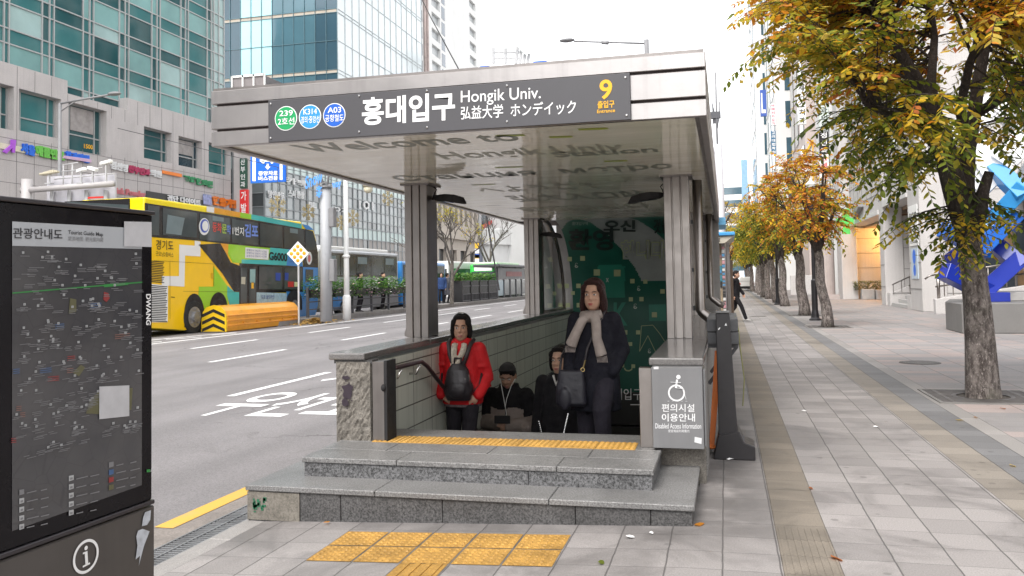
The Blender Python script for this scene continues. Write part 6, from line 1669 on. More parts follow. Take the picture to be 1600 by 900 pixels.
# big grey mast with blue lettering lights
p = P_(510, 499); ZP = GY(510, 292, p.y).z
MA = thing('signal_mast', 'thick grey steel mast with bolted boxes behind the flower railing', 'mast', (p.x, p.y, .08))
b = MB(); b.tube([(p.x, p.y, 0), (p.x, p.y, ZP)], [.24, .21], 16); b.build('pole', M('mast_grey', (.36, .37, .39), .5, var=.08, streak=.25), MA, smooth=True)
b = MB(); b.lathe([(.27, 0), (.27, .06), (.22, .1)], (p.x, p.y, ZP - .05), 16); b.tube([(p.x - .05, p.y, ZP), (p.x - .2, p.y, ZP + .4), (p.x - .1, p.y, ZP + 1.2), (p.x - .1, p.y, 8.3)], .06, 8); b.tube([(p.x + .1, p.y, ZP), (p.x + .15, p.y, ZP + .5), (p.x + .5, p.y, ZP + .9), (p.x + .6, p.y, 8.3)], .05, 8); b.tube([(p.x - 4.2, p.y, 8.3), (p.x + .8, p.y, 8.3)], .08, 8); b.build('arm', MGREY, MA, smooth=True)
b = MB()
for za, zb_ in ((GY(510, 355, p.y).z, GY(510, 325, p.y).z), (GY(510, 440, p.y).z, GY(510, 405, p.y).z)): b.box(p.x + .2, p.x + .42, p.y - .14, p.y + .16, za, zb_)
b.each('box', MGREY, MA, bevel=.02)
# Christmas lettering of blue tube lights on it
t = thing('light_lettering', 'blue tube light lettering fixed to the top of the grey mast', 'decoration', (p.x, p.y - .3, ZP))
b = MB(); y = p.y - .3
def nb(body, x0, x1, yb, yt, slope): 
    g, _f = glyphs(body, .03, 1); tfit(b, body, GY(x0, yb, y), GY(x1, yb + slope, y), GY(x0, yt, y), 0, .025)
nb('Snow', 477, 504, 296, 276, -12); nb('way', 519, 533, 298, 286, -3); nb('*', 494, 503, 309, 297, 0); nb('*', 494, 503, 299, 290, 0)
b.build('tubes', M('tube_blue', (.10, .32, .85), .35, var=.1), t, recalc=False)
b = MB(); b.bar(GY(480, 292, y + .02), GY(512, 284, y + .02), .03); b.bar(GY(512, 288, y + .02), GY(532, 289, y + .02), .03); b.bar((p.x, y, ZP + .1), (p.x, p.y, ZP + .1), .04); b.build('support', MGREY, t)
# blue bus lane sign
y = p.y - .05; a, c = GY(391, 287, y), GY(446, 236, y); c.z += .35
t = thing('bus_lane_sign', 'blue bus lane sign with white bus pictogram and down arrow above the buses', 'sign', ((a.x + c.x) / 2, y, a.z))
b = MB(); b.box(a.x, c.x, y, y + .08, a.z, c.z); b.build('panel', BLUE, t, bevel=.02)
b = MB(); q = lambda px, py: GY(px, py, y - .012)
w_ = lambda x0, y0, x1, y1: b.poly([q(x0, y1), q(x1, y1), q(x1, y0), q(x0, y0)])
w_(394.5, 240, 399.5, 283); w_(437, 240, 441.5, 281)
w_(406, 245, 428, 252.5); b.disc(q(411, 253.5), .07, XA, ZA, 12); b.disc(q(425, 253), .07, XA, ZA, 12)
w_(416.3, 256, 420, 260.5); b.poly([q(413.8, 260.3), q(422.6, 260.3), q(418.2, 265.2)])
tfit(b, '중앙차로', q(403.5, 274.5), q(434.5, 273.6), q(403.5, 267.5), 0, .03); tfit(b, '버스전용', q(403.5, 282.5), q(434.5, 281.3), q(403.5, 275.5), 0, .03)
b.build('markings', WHITE_L, t, recalc=False)
b = MB(); b.tube([((a.x + c.x) / 2 - .4, y + .1, a.z), ((a.x + c.x) / 2 - .4, y + .1, 8.4)], .04, 6); b.tube([((a.x + c.x) / 2 + .4, y + .1, a.z), ((a.x + c.x) / 2 + .4, y + .1, 8.4)], .04, 6); b.build('hanger', MGREY, t)
# white lamp post with hanging lantern
p = P_(542, 497); zt_ = GY(542, 250, p.y).z
t = thing('lamp_post', 'slim white lamp post with a hanging lantern behind the flower railing', 'street lamp', p)
b = MB(); b.tube([(p.x, p.y, 0), (p.x, p.y, 2.6), (p.x, p.y, zt_)], [.13, .11, .08], 12); b.lathe([(.17, 0), (.17, .9), (.12, 1.0)], (p.x, p.y, .05), 14); b.lathe([(.14, 0), (.16, .05), (.14, .12)], (p.x, p.y, 2.6), 12); b.build('pole', WHITE, t, smooth=True)
l_ = GY(575, 287, p.y); b = MB(); b.tube([(p.x - .9, p.y, zt_ - .25), (p.x, p.y, zt_), (p.x + .6, p.y, zt_ - .1), (l_.x, p.y, l_.z)], .045, 8); b.tube([(p.x, p.y, zt_ - .9), (p.x + .3, p.y, zt_ - .2)], .03, 6); b.build('arm', WHITE, t, smooth=True)
b = MB(); b.lathe([(.03, .1), (.2, 0), (.23, -.08), (.20, -.10)], l_ - V((0, 0, .05)), 16); ln = b.build('lantern_hood', M('hood_bronze', (.25, .22, .15), .5), t, smooth=True); b = MB(); b.lathe([(.19, -.1), (.17, -.26), (.08, -.34)], l_ - V((0, 0, .05)), 16); b.build('lantern_glass', M('lantern_cream', (.62, .58, .44), .35), ln, smooth=True)
# snowflake decorations on a span wire
WR = thing('span_wire', 'thin span wire carrying the gold snowflake decorations along the median', 'wire', (-17.9, 30, 7))
flk = ((433.8, 321.8, 18, 32), (481.8, 331.5, 12, 25), (533, 348, 11, 23), (551.6, 340.4, 10, 25), (606, 310, 9, 24))
FP = [GX(px, py, -17.9 + .25 * (i % 2)) for i, (px, py, w, h) in enumerate(flk)]
b = MB(); zz = 6.4; b.tube([(-17.9, 22, zz)] + [(f_.x, f_.y, max(zz, f_.z + 1)) for f_ in sorted(FP, key=lambda q_: q_.y)] + [(-17.8, 62, zz + .3)], .012, 5); b.build('wire', DGREY, WR)
GOLD = M('flake_gold', (.42, .35, .20), .5, .3, var=.35, vs=9)
for i, ((px, py, w, h), f_) in enumerate(zip(flk, FP)):
    t = thing('snowflake_light', ('largest gold snowflake decoration, left of the grey mast', 'gold snowflake decoration close to the left side of the grey mast', 'gold snowflake decoration just left of the white lamp post', 'gold snowflake decoration just right of the white lamp post', 'gold snowflake decoration highest up by the bare branches')[i], 'decoration', f_, 0, 'gold snowflake decorations'); t.location = f_
    r_ = h / CAM_F * (f_ - CAM).length / 2; b = MB()
    for k in range(6):
        a = PI / 6 + k * PI / 3; d = V((0.5 * math.cos(a), .8 * math.cos(a), math.sin(a))); s = V((-.5 * math.sin(a), -.8 * math.sin(a), math.cos(a)))
        b.bar((0, 0, 0), d * r_, .035, .035)
        for u in (.45, .7):
            for sg in (-1, 1): b.bar(d * r_ * u, d * r_ * (u + .22) + s * sg * r_ * .24, .04, .04)
    b.build('arms', GOLD, t, local=True); b = MB(); b.tube([(0, 0, r_ * .9), (0, 0, max(6.4 - f_.z, r_ + .4))], .01, 5); b.build('hanger', DGREY, t, local=True)
# glass bus shelter
t = thing('bus_shelter', 'dark framed glass bus shelter on the median seen between the columns', 'bus shelter', (-18.5, 72, .1))
y0, y1 = GX(778, 465, -17.6).y, GX(816, 465, -17.6).y; zr = GX(800, 418, -17.6).z
b = MB(); b.box(-19.4, -17.2, y0 - .8, y1 + 3, zr, zr + .22); b.build('roof', DGREY, t, bevel=.04); b = MB(); b.box(-17.75, -17.55, y0, y1 + 2, zr - 1.0, zr - .05); b.build('header', M('shelter_header', (.10, .095, .10), .4), t)
b = MB(); b.box(-17.54, -17.53, y0 + 2.5, y0 + 8, zr - .75, zr - .35); b.build('header_text_panel', M('shelter_red', (.30, .10, .10), .5), t)
for k in range(5):
    ya, yb = y0 + k * (y1 + 2 - y0) / 5, y0 + (k + 1) * (y1 + 2 - y0) / 5
    b = MB(); b.box(-17.66, -17.64, ya + .1, yb - .1, .3, zr - 1.05); b.build('glass_panel', M('shelter_glass_pale' if k == 0 else 'shelter_glass', (.30, .40, .45) if k == 0 else (.16, .18, .18), .1, var=.3, vs=.6), t)
    b = MB(); b.box(-17.72, -17.58, ya - .08, ya + .08, .1, zr); b.build('post', DGREY, t)
# poles and small signs between the columns
p = GZ(752.5, 460, .1); t = thing('signal_pole', 'slim grey pole with stacked coloured bus stop boards between the columns', 'pole', p); b = MB(); b.tube([(p.x, p.y, .1), (p.x, p.y, 12)], .16, 10); b.build('pole', MGREY, t, smooth=True)
for py0, py1, mt_0 in ((388, 380, YELLOW), (396, 389, WHITE), (403, 397, BLUE), (411, 404, WHITE), (418, 412, RED), (404, 398, YELLOW)):
    a, c = GY(742, py0, p.y - .3), GY(748.5, py1, p.y - .3); b = MB(); b.box(a.x, c.x, p.y - .3, p.y - .2, a.z, c.z); b.build('board', mt_0, t)
# CCTV gantry behind the bus
YG = 33.0; a, c = GY(50, 297, YG), GY(178, 287, YG)
t = thing('camera_gantry', 'grey tube gantry carrying traffic cameras in front of a white back board', 'gantry', (a.x, YG, 0))
b = MB(); b.tube([(a.x - .6, YG, a.z), (c.x, YG, c.z)], .14, 12); q = GY(42, 280, YG); b.tube([(q.x, YG, 0), (q.x, YG, q.z)], .24, 14); b.build('tube', M('gantry_grey', (.45, .43, .43), .5, var=.08), t, smooth=True)
b = MB(); a2, c2 = GY(73, 330, YG + .5), GY(180, 270, YG + .5); b.box(a2.x, c2.x, YG + .5, YG + .6, a2.z - 1, c2.z); b.build('back_board', M('board_lilac_white', (.62, .61, .66), .5), t)
b = MB()
for px in (80, 107, 134, 164): q = GY(px, 300, YG + .3); b.tube([(q.x, YG + .35, q.z - 2), (q.x, YG + .35, q.z + .1)], .09, 8)
for px in (99, 113): q0, q1 = GY(px, 292, YG), GY(px, 257, YG); b.tube([q0, q1], .03, 6)
b.tube([GY(97, 258, YG), GY(122, 254, YG)], .03, 6); b.tube([GY(97, 268, YG), GY(160, 262, YG)], .03, 6); b.tube([GY(85, 280, YG), GY(180, 271, YG)], .03, 6)
b.build('bracing', LGREY, t, smooth=True)
for i, (px, py, lab, w) in enumerate(((77, 270, 'yellowed twin traffic camera at the left end of the gantry', .38), (127, 266, 'white bullet camera pointing left on the gantry', .3), (145, 264, 'white bullet camera pointing right on the gantry', .3), (166, 254, 'tall white camera on a bracket at the right end of the gantry', .36))):
    q = GY(px, py, YG); base = GY(px, 291, YG); ct = thing('traffic_camera', lab, 'camera', (q.x, YG, q.z), 0, 'traffic cameras on the gantry')
    b = MB(); d = V((w, -.1, .03 if i != 2 else -.08)) * (1 if i in (0, 2, 3) else -1); b.bar(V((q.x, YG, q.z)) - d, V((q.x, YG, q.z)) + d, .2, .17); 
    if i == 0: b.bar(V((q.x - .5, YG, q.z - .06)), V((q.x + .5, YG, q.z + .03)), .24, .1)
    b.build('housing', M('camera_cream', (.55, .50, .38), .5) if i == 0 else WHITE, ct, bevel=.03)
    b = MB(); b.bar((q.x, YG, base.z + .1), (q.x, YG, q.z), .07); b.box(q.x - .16, q.x + .16, YG - .12, YG + .12, base.z + .1, base.z + .16); b.build('mount', LGREY, ct)
# street lamp on the far left
YL = 34; p = GY(93, 300, YL); t = thing('street_lamp', 'old grey street lamp with a bent arm in front of the stone office base', 'street lamp', (p.x, YL, 0)); z1_ = GY(93, 162, YL).z
b = MB(); b.tube([(p.x, YL, 0), (p.x, YL, z1_)], [.12, .08], 10); b.build('pole', MGREY, t, smooth=True); e = GY(183, 146, YL); b = MB(); b.tube([(p.x, YL, z1_), (GY(130, 155, YL).x, YL, GY(130, 155, YL).z), (e.x, YL, e.z)], .05, 8); b.tube([(p.x, YL, z1_ - .4), (GY(118, 158, YL).x, YL, GY(118, 158, YL).z)], .03, 6); b.build('arm', MGREY, t, smooth=True)
b = MB(); b.ball(e - V((.15, 0, 0)), (.38, .16, .1)); b.build('head', MGREY, t, smooth=True)
# street lamp above the canopy
YL = 27; a = GY(1010, 62, YL); e = GY(876, 63, YL); t = thing('street_lamp', 'grey street lamp reaching left over the canopy roof against the white sky', 'street lamp', (a.x, YL, gz(a.x)))
b = MB(); b.tube([(a.x, YL, gz(a.x)), (a.x, YL, a.z)], [.11, .08], 10); b.build('pole', MGREY, t, smooth=True); b = MB(); b.tube([GY(1010, 68, YL), GY(950, 66, YL), GY(897, 64.5, YL)], [.035, .03, .03], 8); b.bar(GY(940, 66.5, YL), GY(951, 67, YL), .1); b.build('arm', MGREY, t, smooth=True)
b = MB(); b.ball((GY(886, 63, YL)), (.26, .14, .07)); b.build('head', MGREY, t, smooth=True)
# overhead cable
t = MB(); P0, P1 = GY(640, -40, 60), GY(722, 118, 40); P2 = P1 + (P1 - P0) * .35
t.tube([P0, (P0 + P1) / 2 - V((0, 0, .15)), P1, P2 - V((0, 0, 6))], .035, 6); o = t.build('overhead_cable', MATTE_K); tag(o, 'black overhead cable crossing in front of the white apartment block', 'cable')

# ------------------------------------------------------------------ beside the entrance: flood barrier post, planks, stall, pole
FBP = thing('barrier_post', 'black steel barrier post on a wide foot beside the right entrance pier', 'post', (0, 7.5, 0))
b = MB(); b.prism([(-.095, 7.45, .2), (.062, 7.45, .2), (.022, 7.45, 1.235), (-.092, 7.45, 1.235)], (0, .12, 0)); b.build('post', BLACK, FBP, bevel=.006)
b = MB(); b.prism([(-.145, 7.43, 0), (.2, 7.43, 0), (.2, 7.43, .115), (.11, 7.43, .15), (.075, 7.43, .24), (-.1, 7.43, .2)], (0, .34, 0)); b.build('foot', BLACK, FBP, bevel=.008)
b = MB(); b.box(-.093, .024, 7.445, 7.575, 1.2355, 1.25); b.build('cap', M('worn_cap', (.16, .16, .16), .5, var=.2), FBP, bevel=.003)
b = MB(); b.poly([(-.02, 7.4485, 1.13), (-.0, 7.4485, 1.128), (-.008, 7.4485, 1.152)]); b.poly([(-.075, 7.4485, 1.10), (-.06, 7.4485, 1.115), (-.055, 7.4485, 1.11), (-.07, 7.4485, 1.09)]); b.each('torn_sticker', WHITE_L, FBP, recalc=False)
for k, (z0, z1, dx, lab) in enumerate(((.957, 1.062, .004, 'lower dark grey plank of the pair stacked behind the black post'), (1.066, 1.175, 0, 'upper dark grey plank of the pair stacked behind the black post'))):
    b = MB(); b.box(-.172 + dx, .093 + dx, 7.60, 8.9, z0, z1); o = b.build('barrier_plank', M('plank_grey', (.085, .085, .09), .6, var=.25, vs=8, stain=.3), bevel=.006); tag(o, lab, 'plank', 'stacked flood barrier planks')
t = thing('plank_rack', 'steel bracket rack holding the stacked planks on the entrance wall', 'rack', (-.1, 8.2, .9)); b = MB(); b.box(-.172, .09, 7.7, 7.78, .92, .955); b.box(-.172, .09, 8.6, 8.68, .92, .955); b.bar((-.17, 7.74, .6), (.08, 7.74, .93), .03); b.bar((-.17, 8.64, .6), (.08, 8.64, .93), .03); b.build('bracket', DGREY, t)
b = MB(); b.tube([(.075, 8.0, 1.18), (.10, 8.0, 1.06), (.105, 8.05, .95), (.14, 8.1, .6), (.12, 8.15, .35)], .006, 5); o = b.build('tie_cord', M('cord_olive', (.24, .24, .10), .7)); tag(o, 'thin olive cord dangling from the stacked planks', 'cord')
b = MB(); a, c = GY(1111, 700, 7.62), GY(1120, 548, 7.75); b.bar(a, c, .035, .012); b.bar(a + V((.015, .05, 0)), c + V((.03, .05, 0)), .025, .01); b.ball(a + V((0, 0, .01)), (.05, .035, .02)); o = b.build('orange_strap', M('strap_orange', (.62, .16, .03), .6, var=.15)); tag(o, 'faded orange strap hanging behind the black barrier post', 'strap')
# newspaper and shoe repair stall with stickers
SX, SY = .0, 19.0
STL = thing('street_stall', 'small sticker covered street stall with a blue edged roof on the kerb', 'stall', (-.6, 20.2, 0))
b = MB(); b.box(-1.6, .0, 19.1, 22.2, -.06, 2.28); b.build('booth', M('stall_tan', (.36, .28, .19), .6, var=.25, vs=4, streak=.3), STL, bevel=.02)
b = MB(); b.box(-1.8, .22, 18.75, 22.5, 2.42, 2.50); b.build('roof', M('stall_roof_blue', (.06, .30, .62), .4), STL, bevel=.015); b = MB(); b.prism([(-1.75, 18.8, 2.30), (.0, 18.8, 2.26), (.2, 18.8, 2.418), (-1.75, 18.8, 2.418)], (0, 3.6, 0)); b.build('roof_underside', M('stall_cream', (.45, .41, .34), .6), STL)
b = MB(); b.box(.03, .10, 19.02, 19.1, 0, 2.27); b.box(-.07, -.0, 19.0, 19.08, 0, 2.27); b.box(.015, .09, 22.1, 22.2, 0, 2.27); b.each('corner_post', STEEL_D, STL)
b = MB(); b.box(.10, .16, 19.3, 19.9, .3, 1.9); b.build('shutter_edge', M('stall_brown', (.16, .11, .08), .6), STL)
b = MB(); rs = random.Random(8); 
for k in range(46):
    x, zz, w, h = rs.uniform(-.5, -.12), rs.uniform(.35, 2.1), rs.uniform(.04, .2), rs.uniform(.03, .14); b.poly([(x, 19.09 - .0004 * k, zz), (x + w * .8, 19.09 - .0004 * k, zz + rs.uniform(-.02, .02)), (x + w * .8, 19.09 - .0004 * k, zz + h), (x, 19.09 - .0004 * k, zz + h)], rs.randrange(6))
for k in range(24):
    zz, h = .3 + k * .08, rs.uniform(.03, .07); b.poly([(-.065, 18.998, zz), (-.008, 18.998, zz), (-.008, 18.998, zz + h), (-.065, 18.998, zz + h)], rs.choice((0, 1, 0, 2, 5)))
b.build('stickers', [M('stk_white', (.62, .62, .6), .5), M('stk_black', (.03, .03, .03), .5), M('stk_blue', (.08, .25, .45), .5), M('stk_cream', (.5, .42, .3), .5), M('stk_teal', (.05, .2, .25), .5), M('stk_pink', (.5, .25, .28), .5)], STL, recalc=False)
b = MB(); b.disc((-.22, 19.05, .82), .1, XA, ZA, 20, 0); tfit(b, 'BNE', (-.27, 18.79, 2.30), (-.09, 18.79, 2.30), (-.27, 18.79, 2.37), 1, .02); b.build('round_sticker', [M('stk_pale_blue', (.5, .6, .66), .5), MATTE_K], STL, recalc=False)
b = MB(); p = GY(1106, 345, 16.6); b.box(-.12, .03, 16.45, 18.2, 2.52, 2.66); o = b.build('rolled_awning', M('awning_sky', (.16, .45, .72), .5)); tag(o, 'short rolled sky blue awning under the canopy edge near the stall', 'awning')
t = thing('utility_pole', 'grey utility pole with cables behind the street stall', 'pole', (-.1, 26, 0)); b = MB(); b.tube([(-.1, 26, 0), (-.1, 26, GY(1125, 226, 26).z)], [.15, .125], 12); b.build('pole', M('pole_lilac_grey', (.5, .5, .53), .5, streak=.2), t, smooth=True)
zt_ = GY(1125, 226, 26).z; b = MB(); b.tube([(-.13, 26, zt_), (-.12, 26, zt_ + 2.2)], .035, 6); b.tube([(-.2, 26, zt_ - .3), (-.32, 25.95, zt_ - .1), (-.25, 26, zt_ + .1)], .03, 6); b.tube([(-.12, 26, zt_ + .5), (-.05, 26, zt_ + .9), (-.02, 26, zt_ + 1.3)], .03, 6); b.build('cable_riser', MGREY, t, smooth=True)
b = MB(); b.prism([GY(1112, 154, 26), GY(1121, 192, 26), GY(1113.5, 193, 26)], (0, .1, 0)); b.box(-.3, .0, 25.95, 26.1, zt_ + .8, zt_ + 1.0); b.build('loudspeaker', DGREY, t)
# black lamp posts in the tree row
def black_lamp(px, py, lab):
    p = GZ(px, py); t = thing('black_lamp_post', lab, 'street lamp', p, 0, 'black lamp posts in the tree row')
    b = MB(); b.lathe([(.2, 0), (.2, .04), (.14, .1), (.10, .35), (.10, 1.35), (.065, 1.4), (.06, 3.9), (.05, 4.2)], (0, 0, 0), 14); b.build('post', BLACK, t, local=True, smooth=False)
    b = MB(); b.lathe([(.06, 4.2), (.14, 4.3), (.19, 4.62), (.06, 4.75), (.02, 4.9)], (0, 0, 0), 10); b.build('lantern', M('lantern_frost', (.5, .5, .48), .4), t, local=True)
black_lamp(1274, 500.5, 'black lamp post between the orange tree and the tree behind it'); black_lamp(1215.5, 476, 'farther black lamp post behind the slim green tree')
# cars at the far end
def car(px, py, lab, col, w=1.75):
    p = GZ(px, py); t = thing('parked_car', lab, 'car', p); s = [(-.86, .25), (-.86, .75), (-.72, .95), (-.58, 1.42), (.58, 1.42), (.72, .95), (.86, .75), (.86, .25)]
    R = []
    for yy, k, kz in ((0, .94, .96), (.25, 1, 1), (3.6, 1, 1), (3.9, .95, .85)): R.append([V((x * k, yy, .2 + (z_ - .2) * kz)) for x, z_ in s])
    b = MB(); b.rings(R); b.build('body', col, t, local=True, smooth=False)
    b = MB(); b.poly([(-.6, -.012, .98), (.6, -.012, .98), (.5, .2, 1.36), (-.5, .2, 1.36)]); b.build('rear_window', GLASS_D, t, local=True, recalc=False)
    b = MB(); b.box(-.84, .84, -.03, .02, .22, .48); b.build('bumper', MATTE_K, t, local=True)
    for s_ in (-1, 1): b = MB(); b.box(s_ * .66 - .12, s_ * .66 + .12, -.03, .02, .65, .82); b.build('tail_light', RED, t, local=True); b = MB(); b.tube([(s_ * .7 - .1, .6, .3), (s_ * .7 + .1, .6, .3)], .3, 14); b.build('wheel', RUBBER, t, local=True)
car(1166, 454.5, 'small white car parked at the far end of the pavement', BUSW)
car(1263, 450, 'dark car half hidden between the tree trunks on the plaza', DGREY)
# low wall, hedge and white fence behind the tree row
t = thing('low_wall', 'pale low wall with a white picket top behind the tree row', 'wall', (6, 70, 0)); b = MB(); a = GZ(1236, 461); c = GZ(1282, 461); b.box(a.x, c.x + .5, a.y, a.y + .4, 0, 1.5); b.build('wall', STONE_W, t, bevel=.02); b = MB()
for k in range(16): x = a.x + 1.8 + k * .22; b.box(x, x + .09, a.y + .1, a.y + .16, 1.5, 2.1)
b.build('pickets', WHITE, t)
h = MB(); rn = random.Random(3)
for k in range(1500): q = V((rn.uniform(7.5, 10.9), rn.uniform(54.5, 55.2), .55 + rn.random() * .55)); aa = rn.uniform(0, 6.28); addleaf(h, q, V((math.cos(aa), math.sin(aa), .4)), ZA, .12, .07, rn.choice((0, 0, 1)))
o = h.build('alcove_hedge', LF, recalc=False); tag(o, 'dark clipped hedge in stone planters under the warm lit alcove', 'hedge')

# ------------------------------------------------------------------ blue to white zigzag sculpture on a grey plinth
t = thing('plinth', 'plain grey concrete plinth under the blue zigzag sculpture', 'plinth', (7, 24.5, 0))
b = MB(); b.prism([(5.76, 25.2, 0), (5.72, 23.4, 0), (10.5, 23.35, 0), (10.5, 27.5, 0), (6.4, 27.5, 0)], (0, 0, .755)); b.build('block', M('plinth_concrete', (.17, .165, .16), .6, var=.08, speck=.12), t, bevel=.02)
b = MB(); b.box(6.9, 10.4, 25.0, 27.2, .756, .98); b.build('upper_step', M('plinth_pale', (.36, .35, .34), .6, var=.08), t, bevel=.015)
SC = thing('zigzag_sculpture', 'tall zigzag sculpture of square beams fading from deep blue up to white', 'sculpture', (6.8, 25, .755))
def SP(px, py, y): return GY(px, py, y)
chain = [([(1484, 428, 24.2), (1538, 455, 24.6), (1587, 410, 25.2), (1540, 372, 25.6), (1494, 402, 25.0)], 0), ([(1484, 362, 24.2), (1534, 388, 24.5), (1578, 345, 25.1), (1536, 338, 25.5)], 1), ([(1505, 330, 25.6), (1545, 352, 25.2), (1592, 300, 24.8), (1560, 268, 25.2)], 2), ([(1520, 300, 25.6), (1570, 250, 25.2), (1612, 205, 25.4), (1560, 160, 25.8), (1500, 205, 25.8), (1545, 262, 25.4)], 3), ([(1600, 290, 25.8), (1640, 230, 25.2), (1600, 150, 25.0)], 3)]
SCM = [M('sculpture_deep_blue', (.012, .03, .30), .3, coat=.3, var=.06), M('sculpture_blue', (.01, .10, .42), .3, coat=.3, var=.06), M('sculpture_sky', (.03, .25, .55), .3, coat=.3, var=.06), M('sculpture_white', (.78, .79, .80), .35, var=.04)]
for pts, mi in chain:
    P = [SP(*q) for q in pts]
    for i, (a, c) in enumerate(zip(P, P[1:])):
        d = (c - a).normalized(); b = MB(); b.bar(a - d * .2, c + d * .2, .42 + .004 * i + (.22 if mi == 3 else 0), .38 + .004 * i, up=(0, -1, .25)); b.build('beam', SCM[mi], SC, bevel=.012)
b = MB(); b.box(6.55, 7.1, 24.3, 24.9, .757, 1.0); b.build('shoe', SCM[0], SC, bevel=.01)
# ------------------------------------------------------------------ people
def voxel(mb, name, mats, parent, vox=.01, smooth=4, paint=None):
    """one continuous skin over overlapping closed shapes"""
    me = bpy.data.meshes.new(name); me.from_pydata(mb.v, [], mb.f)
    bm = bmesh.new(); bm.from_mesh(me); bmesh.ops.recalc_face_normals(bm, faces=bm.faces); bm.to_mesh(me); bm.free()
    o = bpy.data.objects.new(name, me); COL.objects.link(o)
    r = o.modifiers.new('r', 'REMESH'); r.mode = 'VOXEL'; r.voxel_size = vox
    s = o.modifiers.new('s', 'SMOOTH'); s.iterations = smooth; s.factor = .5
    dg = bpy.context.evaluated_depsgraph_get(); me2 = bpy.data.meshes.new_from_object(o.evaluated_get(dg))
    bpy.data.objects.remove(o); bpy.data.meshes.remove(me)
    me2.name = name; me2.materials.clear()
    mats = mats if isinstance(mats, (list, tuple)) else [mats]
    for q in mats: me2.materials.append(q)
    if paint: me2.polygons.foreach_set('material_index', [paint(p.center) for p in me2.polygons])
    me2.polygons.foreach_set('use_smooth', [True] * len(me2.polygons))
    o = bpy.data.objects.new(name, me2); COL.objects.link(o); o.parent = parent
    return o
def er(c, rx, ry, n=18, tilt=0., p=2.3):
    c = V(c); out_ = []
    for k in range(n):
        a = 2 * PI * k / n; ca, sa = math.cos(a), math.sin(a)
        q = V((rx * abs(ca) ** (2 / p) * (1 if ca >= 0 else -1), ry * abs(sa) ** (2 / p) * (1 if sa >= 0 else -1), 0))
        q.z = q.y * tilt; out_.append(c + q)
    return out_
SKIN = M('skin', (.50, .30, .21), .5, var=.06, vs=30); SKIN2 = M('skin_warm', (.42, .24, .165), .5, var=.06, vs=30)
HAIRB = M('hair_black', (.012, .009, .009), .5, var=.5, vs=70, bump=.8, bs=90, spec=.2); HAIRR = M('hair_dark_brown', (.035, .014, .013), .42, var=.5, vs=70, bump=.8, bs=90, spec=.2)
def cloth(name, col, bs=16, bump=1., rough=.85): return M(name, col, rough, var=.22, vs=7, bump=bump, bs=bs, spec=.25)
REDJ = cloth('red_jacket', (.52, .012, .016), 15, .7, .55); NAVY = cloth('navy_black_coat', (.013, .013, .020)); BLACKC = cloth('black_coat', (.011, .010, .012)); TROU = cloth('dark_trousers', (.016, .014, .018)); PLUM = cloth('plum_grey_trousers', (.026, .023, .032)); SCARF = cloth('grey_beige_scarf', (.40, .34, .31), 90, .8); CREAM = cloth('cream_scarf', (.52, .46, .38), 70); FLEECE = cloth('beige_fleece', (.30, .25, .225), 60, 1.); BAGL = M('bag_leather', (.022, .018, .022), .38, var=.25, vs=9, bump=.3, bs=30); BAGN = M('tote_navy', (.012, .011, .018), .5, var=.3, vs=6, bump=.4, bs=9); SHOE = M('shoe_black', (.015, .014, .014), .45)
def head(b, c, k=1., yaw=0., pitch=0.):
    """c = head centre; returns a function mapping face coordinates (x right, y back, z up) to space"""
    Rm = Matrix.Rotation(yaw, 3, 'Z') @ Matrix.Rotation(pitch, 3, 'X'); f = lambda x, y, z: V(c) + Rm @ (V((x, y, z)) * k)
    def bl(p, r): b.ball(f(*p), tuple(q * k for q in r), 16, 10, 0, Rm)
    bl((0, .012, .035), (.073, .092, .085)); bl((0, -.022, -.03), (.062, .066, .085)); bl((0, -.045, -.078), (.034, .036, .030))
    bl((0, -.085, -.022), (.012, .022, .016)); b.tube([f(0, -.082, .016), f(0, -.092, -.008), f(0, -.103, -.026)], [.007 * k, .009 * k, .013 * k], 8)
    bl((-.026, -.072, -.02), (.022, .018, .016)); bl((.026, -.072, -.02), (.022, .018, .016)); bl((0, -.072, .032), (.048, .018, .012)); bl((0, -.083, -.058), (.021, .012, .008)); bl((0, -.082, -.068), (.018, .011, .007))
    for s in (-1, 1): bl((s * .074, .012, -.008), (.010, .020, .031))
    return f
def face(f, par, k=1., lip=(.36, .12, .11)):
    b = MB()
    for s in (-1, 1): b.ball(f(s * .029, -.0775, .010), (.0125 * k, .009 * k, .0075 * k), 10, 7, 0)
    for s in (-1, 1): b.ball(f(s * .029, -.0835, .010), (.0062 * k, .004 * k, .0064 * k), 10, 6, 1)
    b.build('eyes', [M('eye_white', (.6, .57, .54), .3, var=0), M('eye_dark', (.02, .012, .01), .25, var=0)], par, local=True, smooth=True)
    b = MB()
    for s in (-1, 1): b.tube([f(s * .013, -.088, .029), f(s * .030, -.088, .034), f(s * .047, -.076, .030)], [.003 * k, .0038 * k, .002 * k], 6)
    b.build('eyebrows', HAIRB, par, local=True)
    b = MB(); b.ball(f(0, -.0915, -.0575), (.021 * k, .006 * k, .0045 * k), 12, 6); b.ball(f(0, -.0905, -.066), (.017 * k, .006 * k, .0048 * k), 12, 6); b.build('lips', M('lips_%d' % int(lip[0] * 100), lip, .45, var=0), par, local=True, smooth=True)
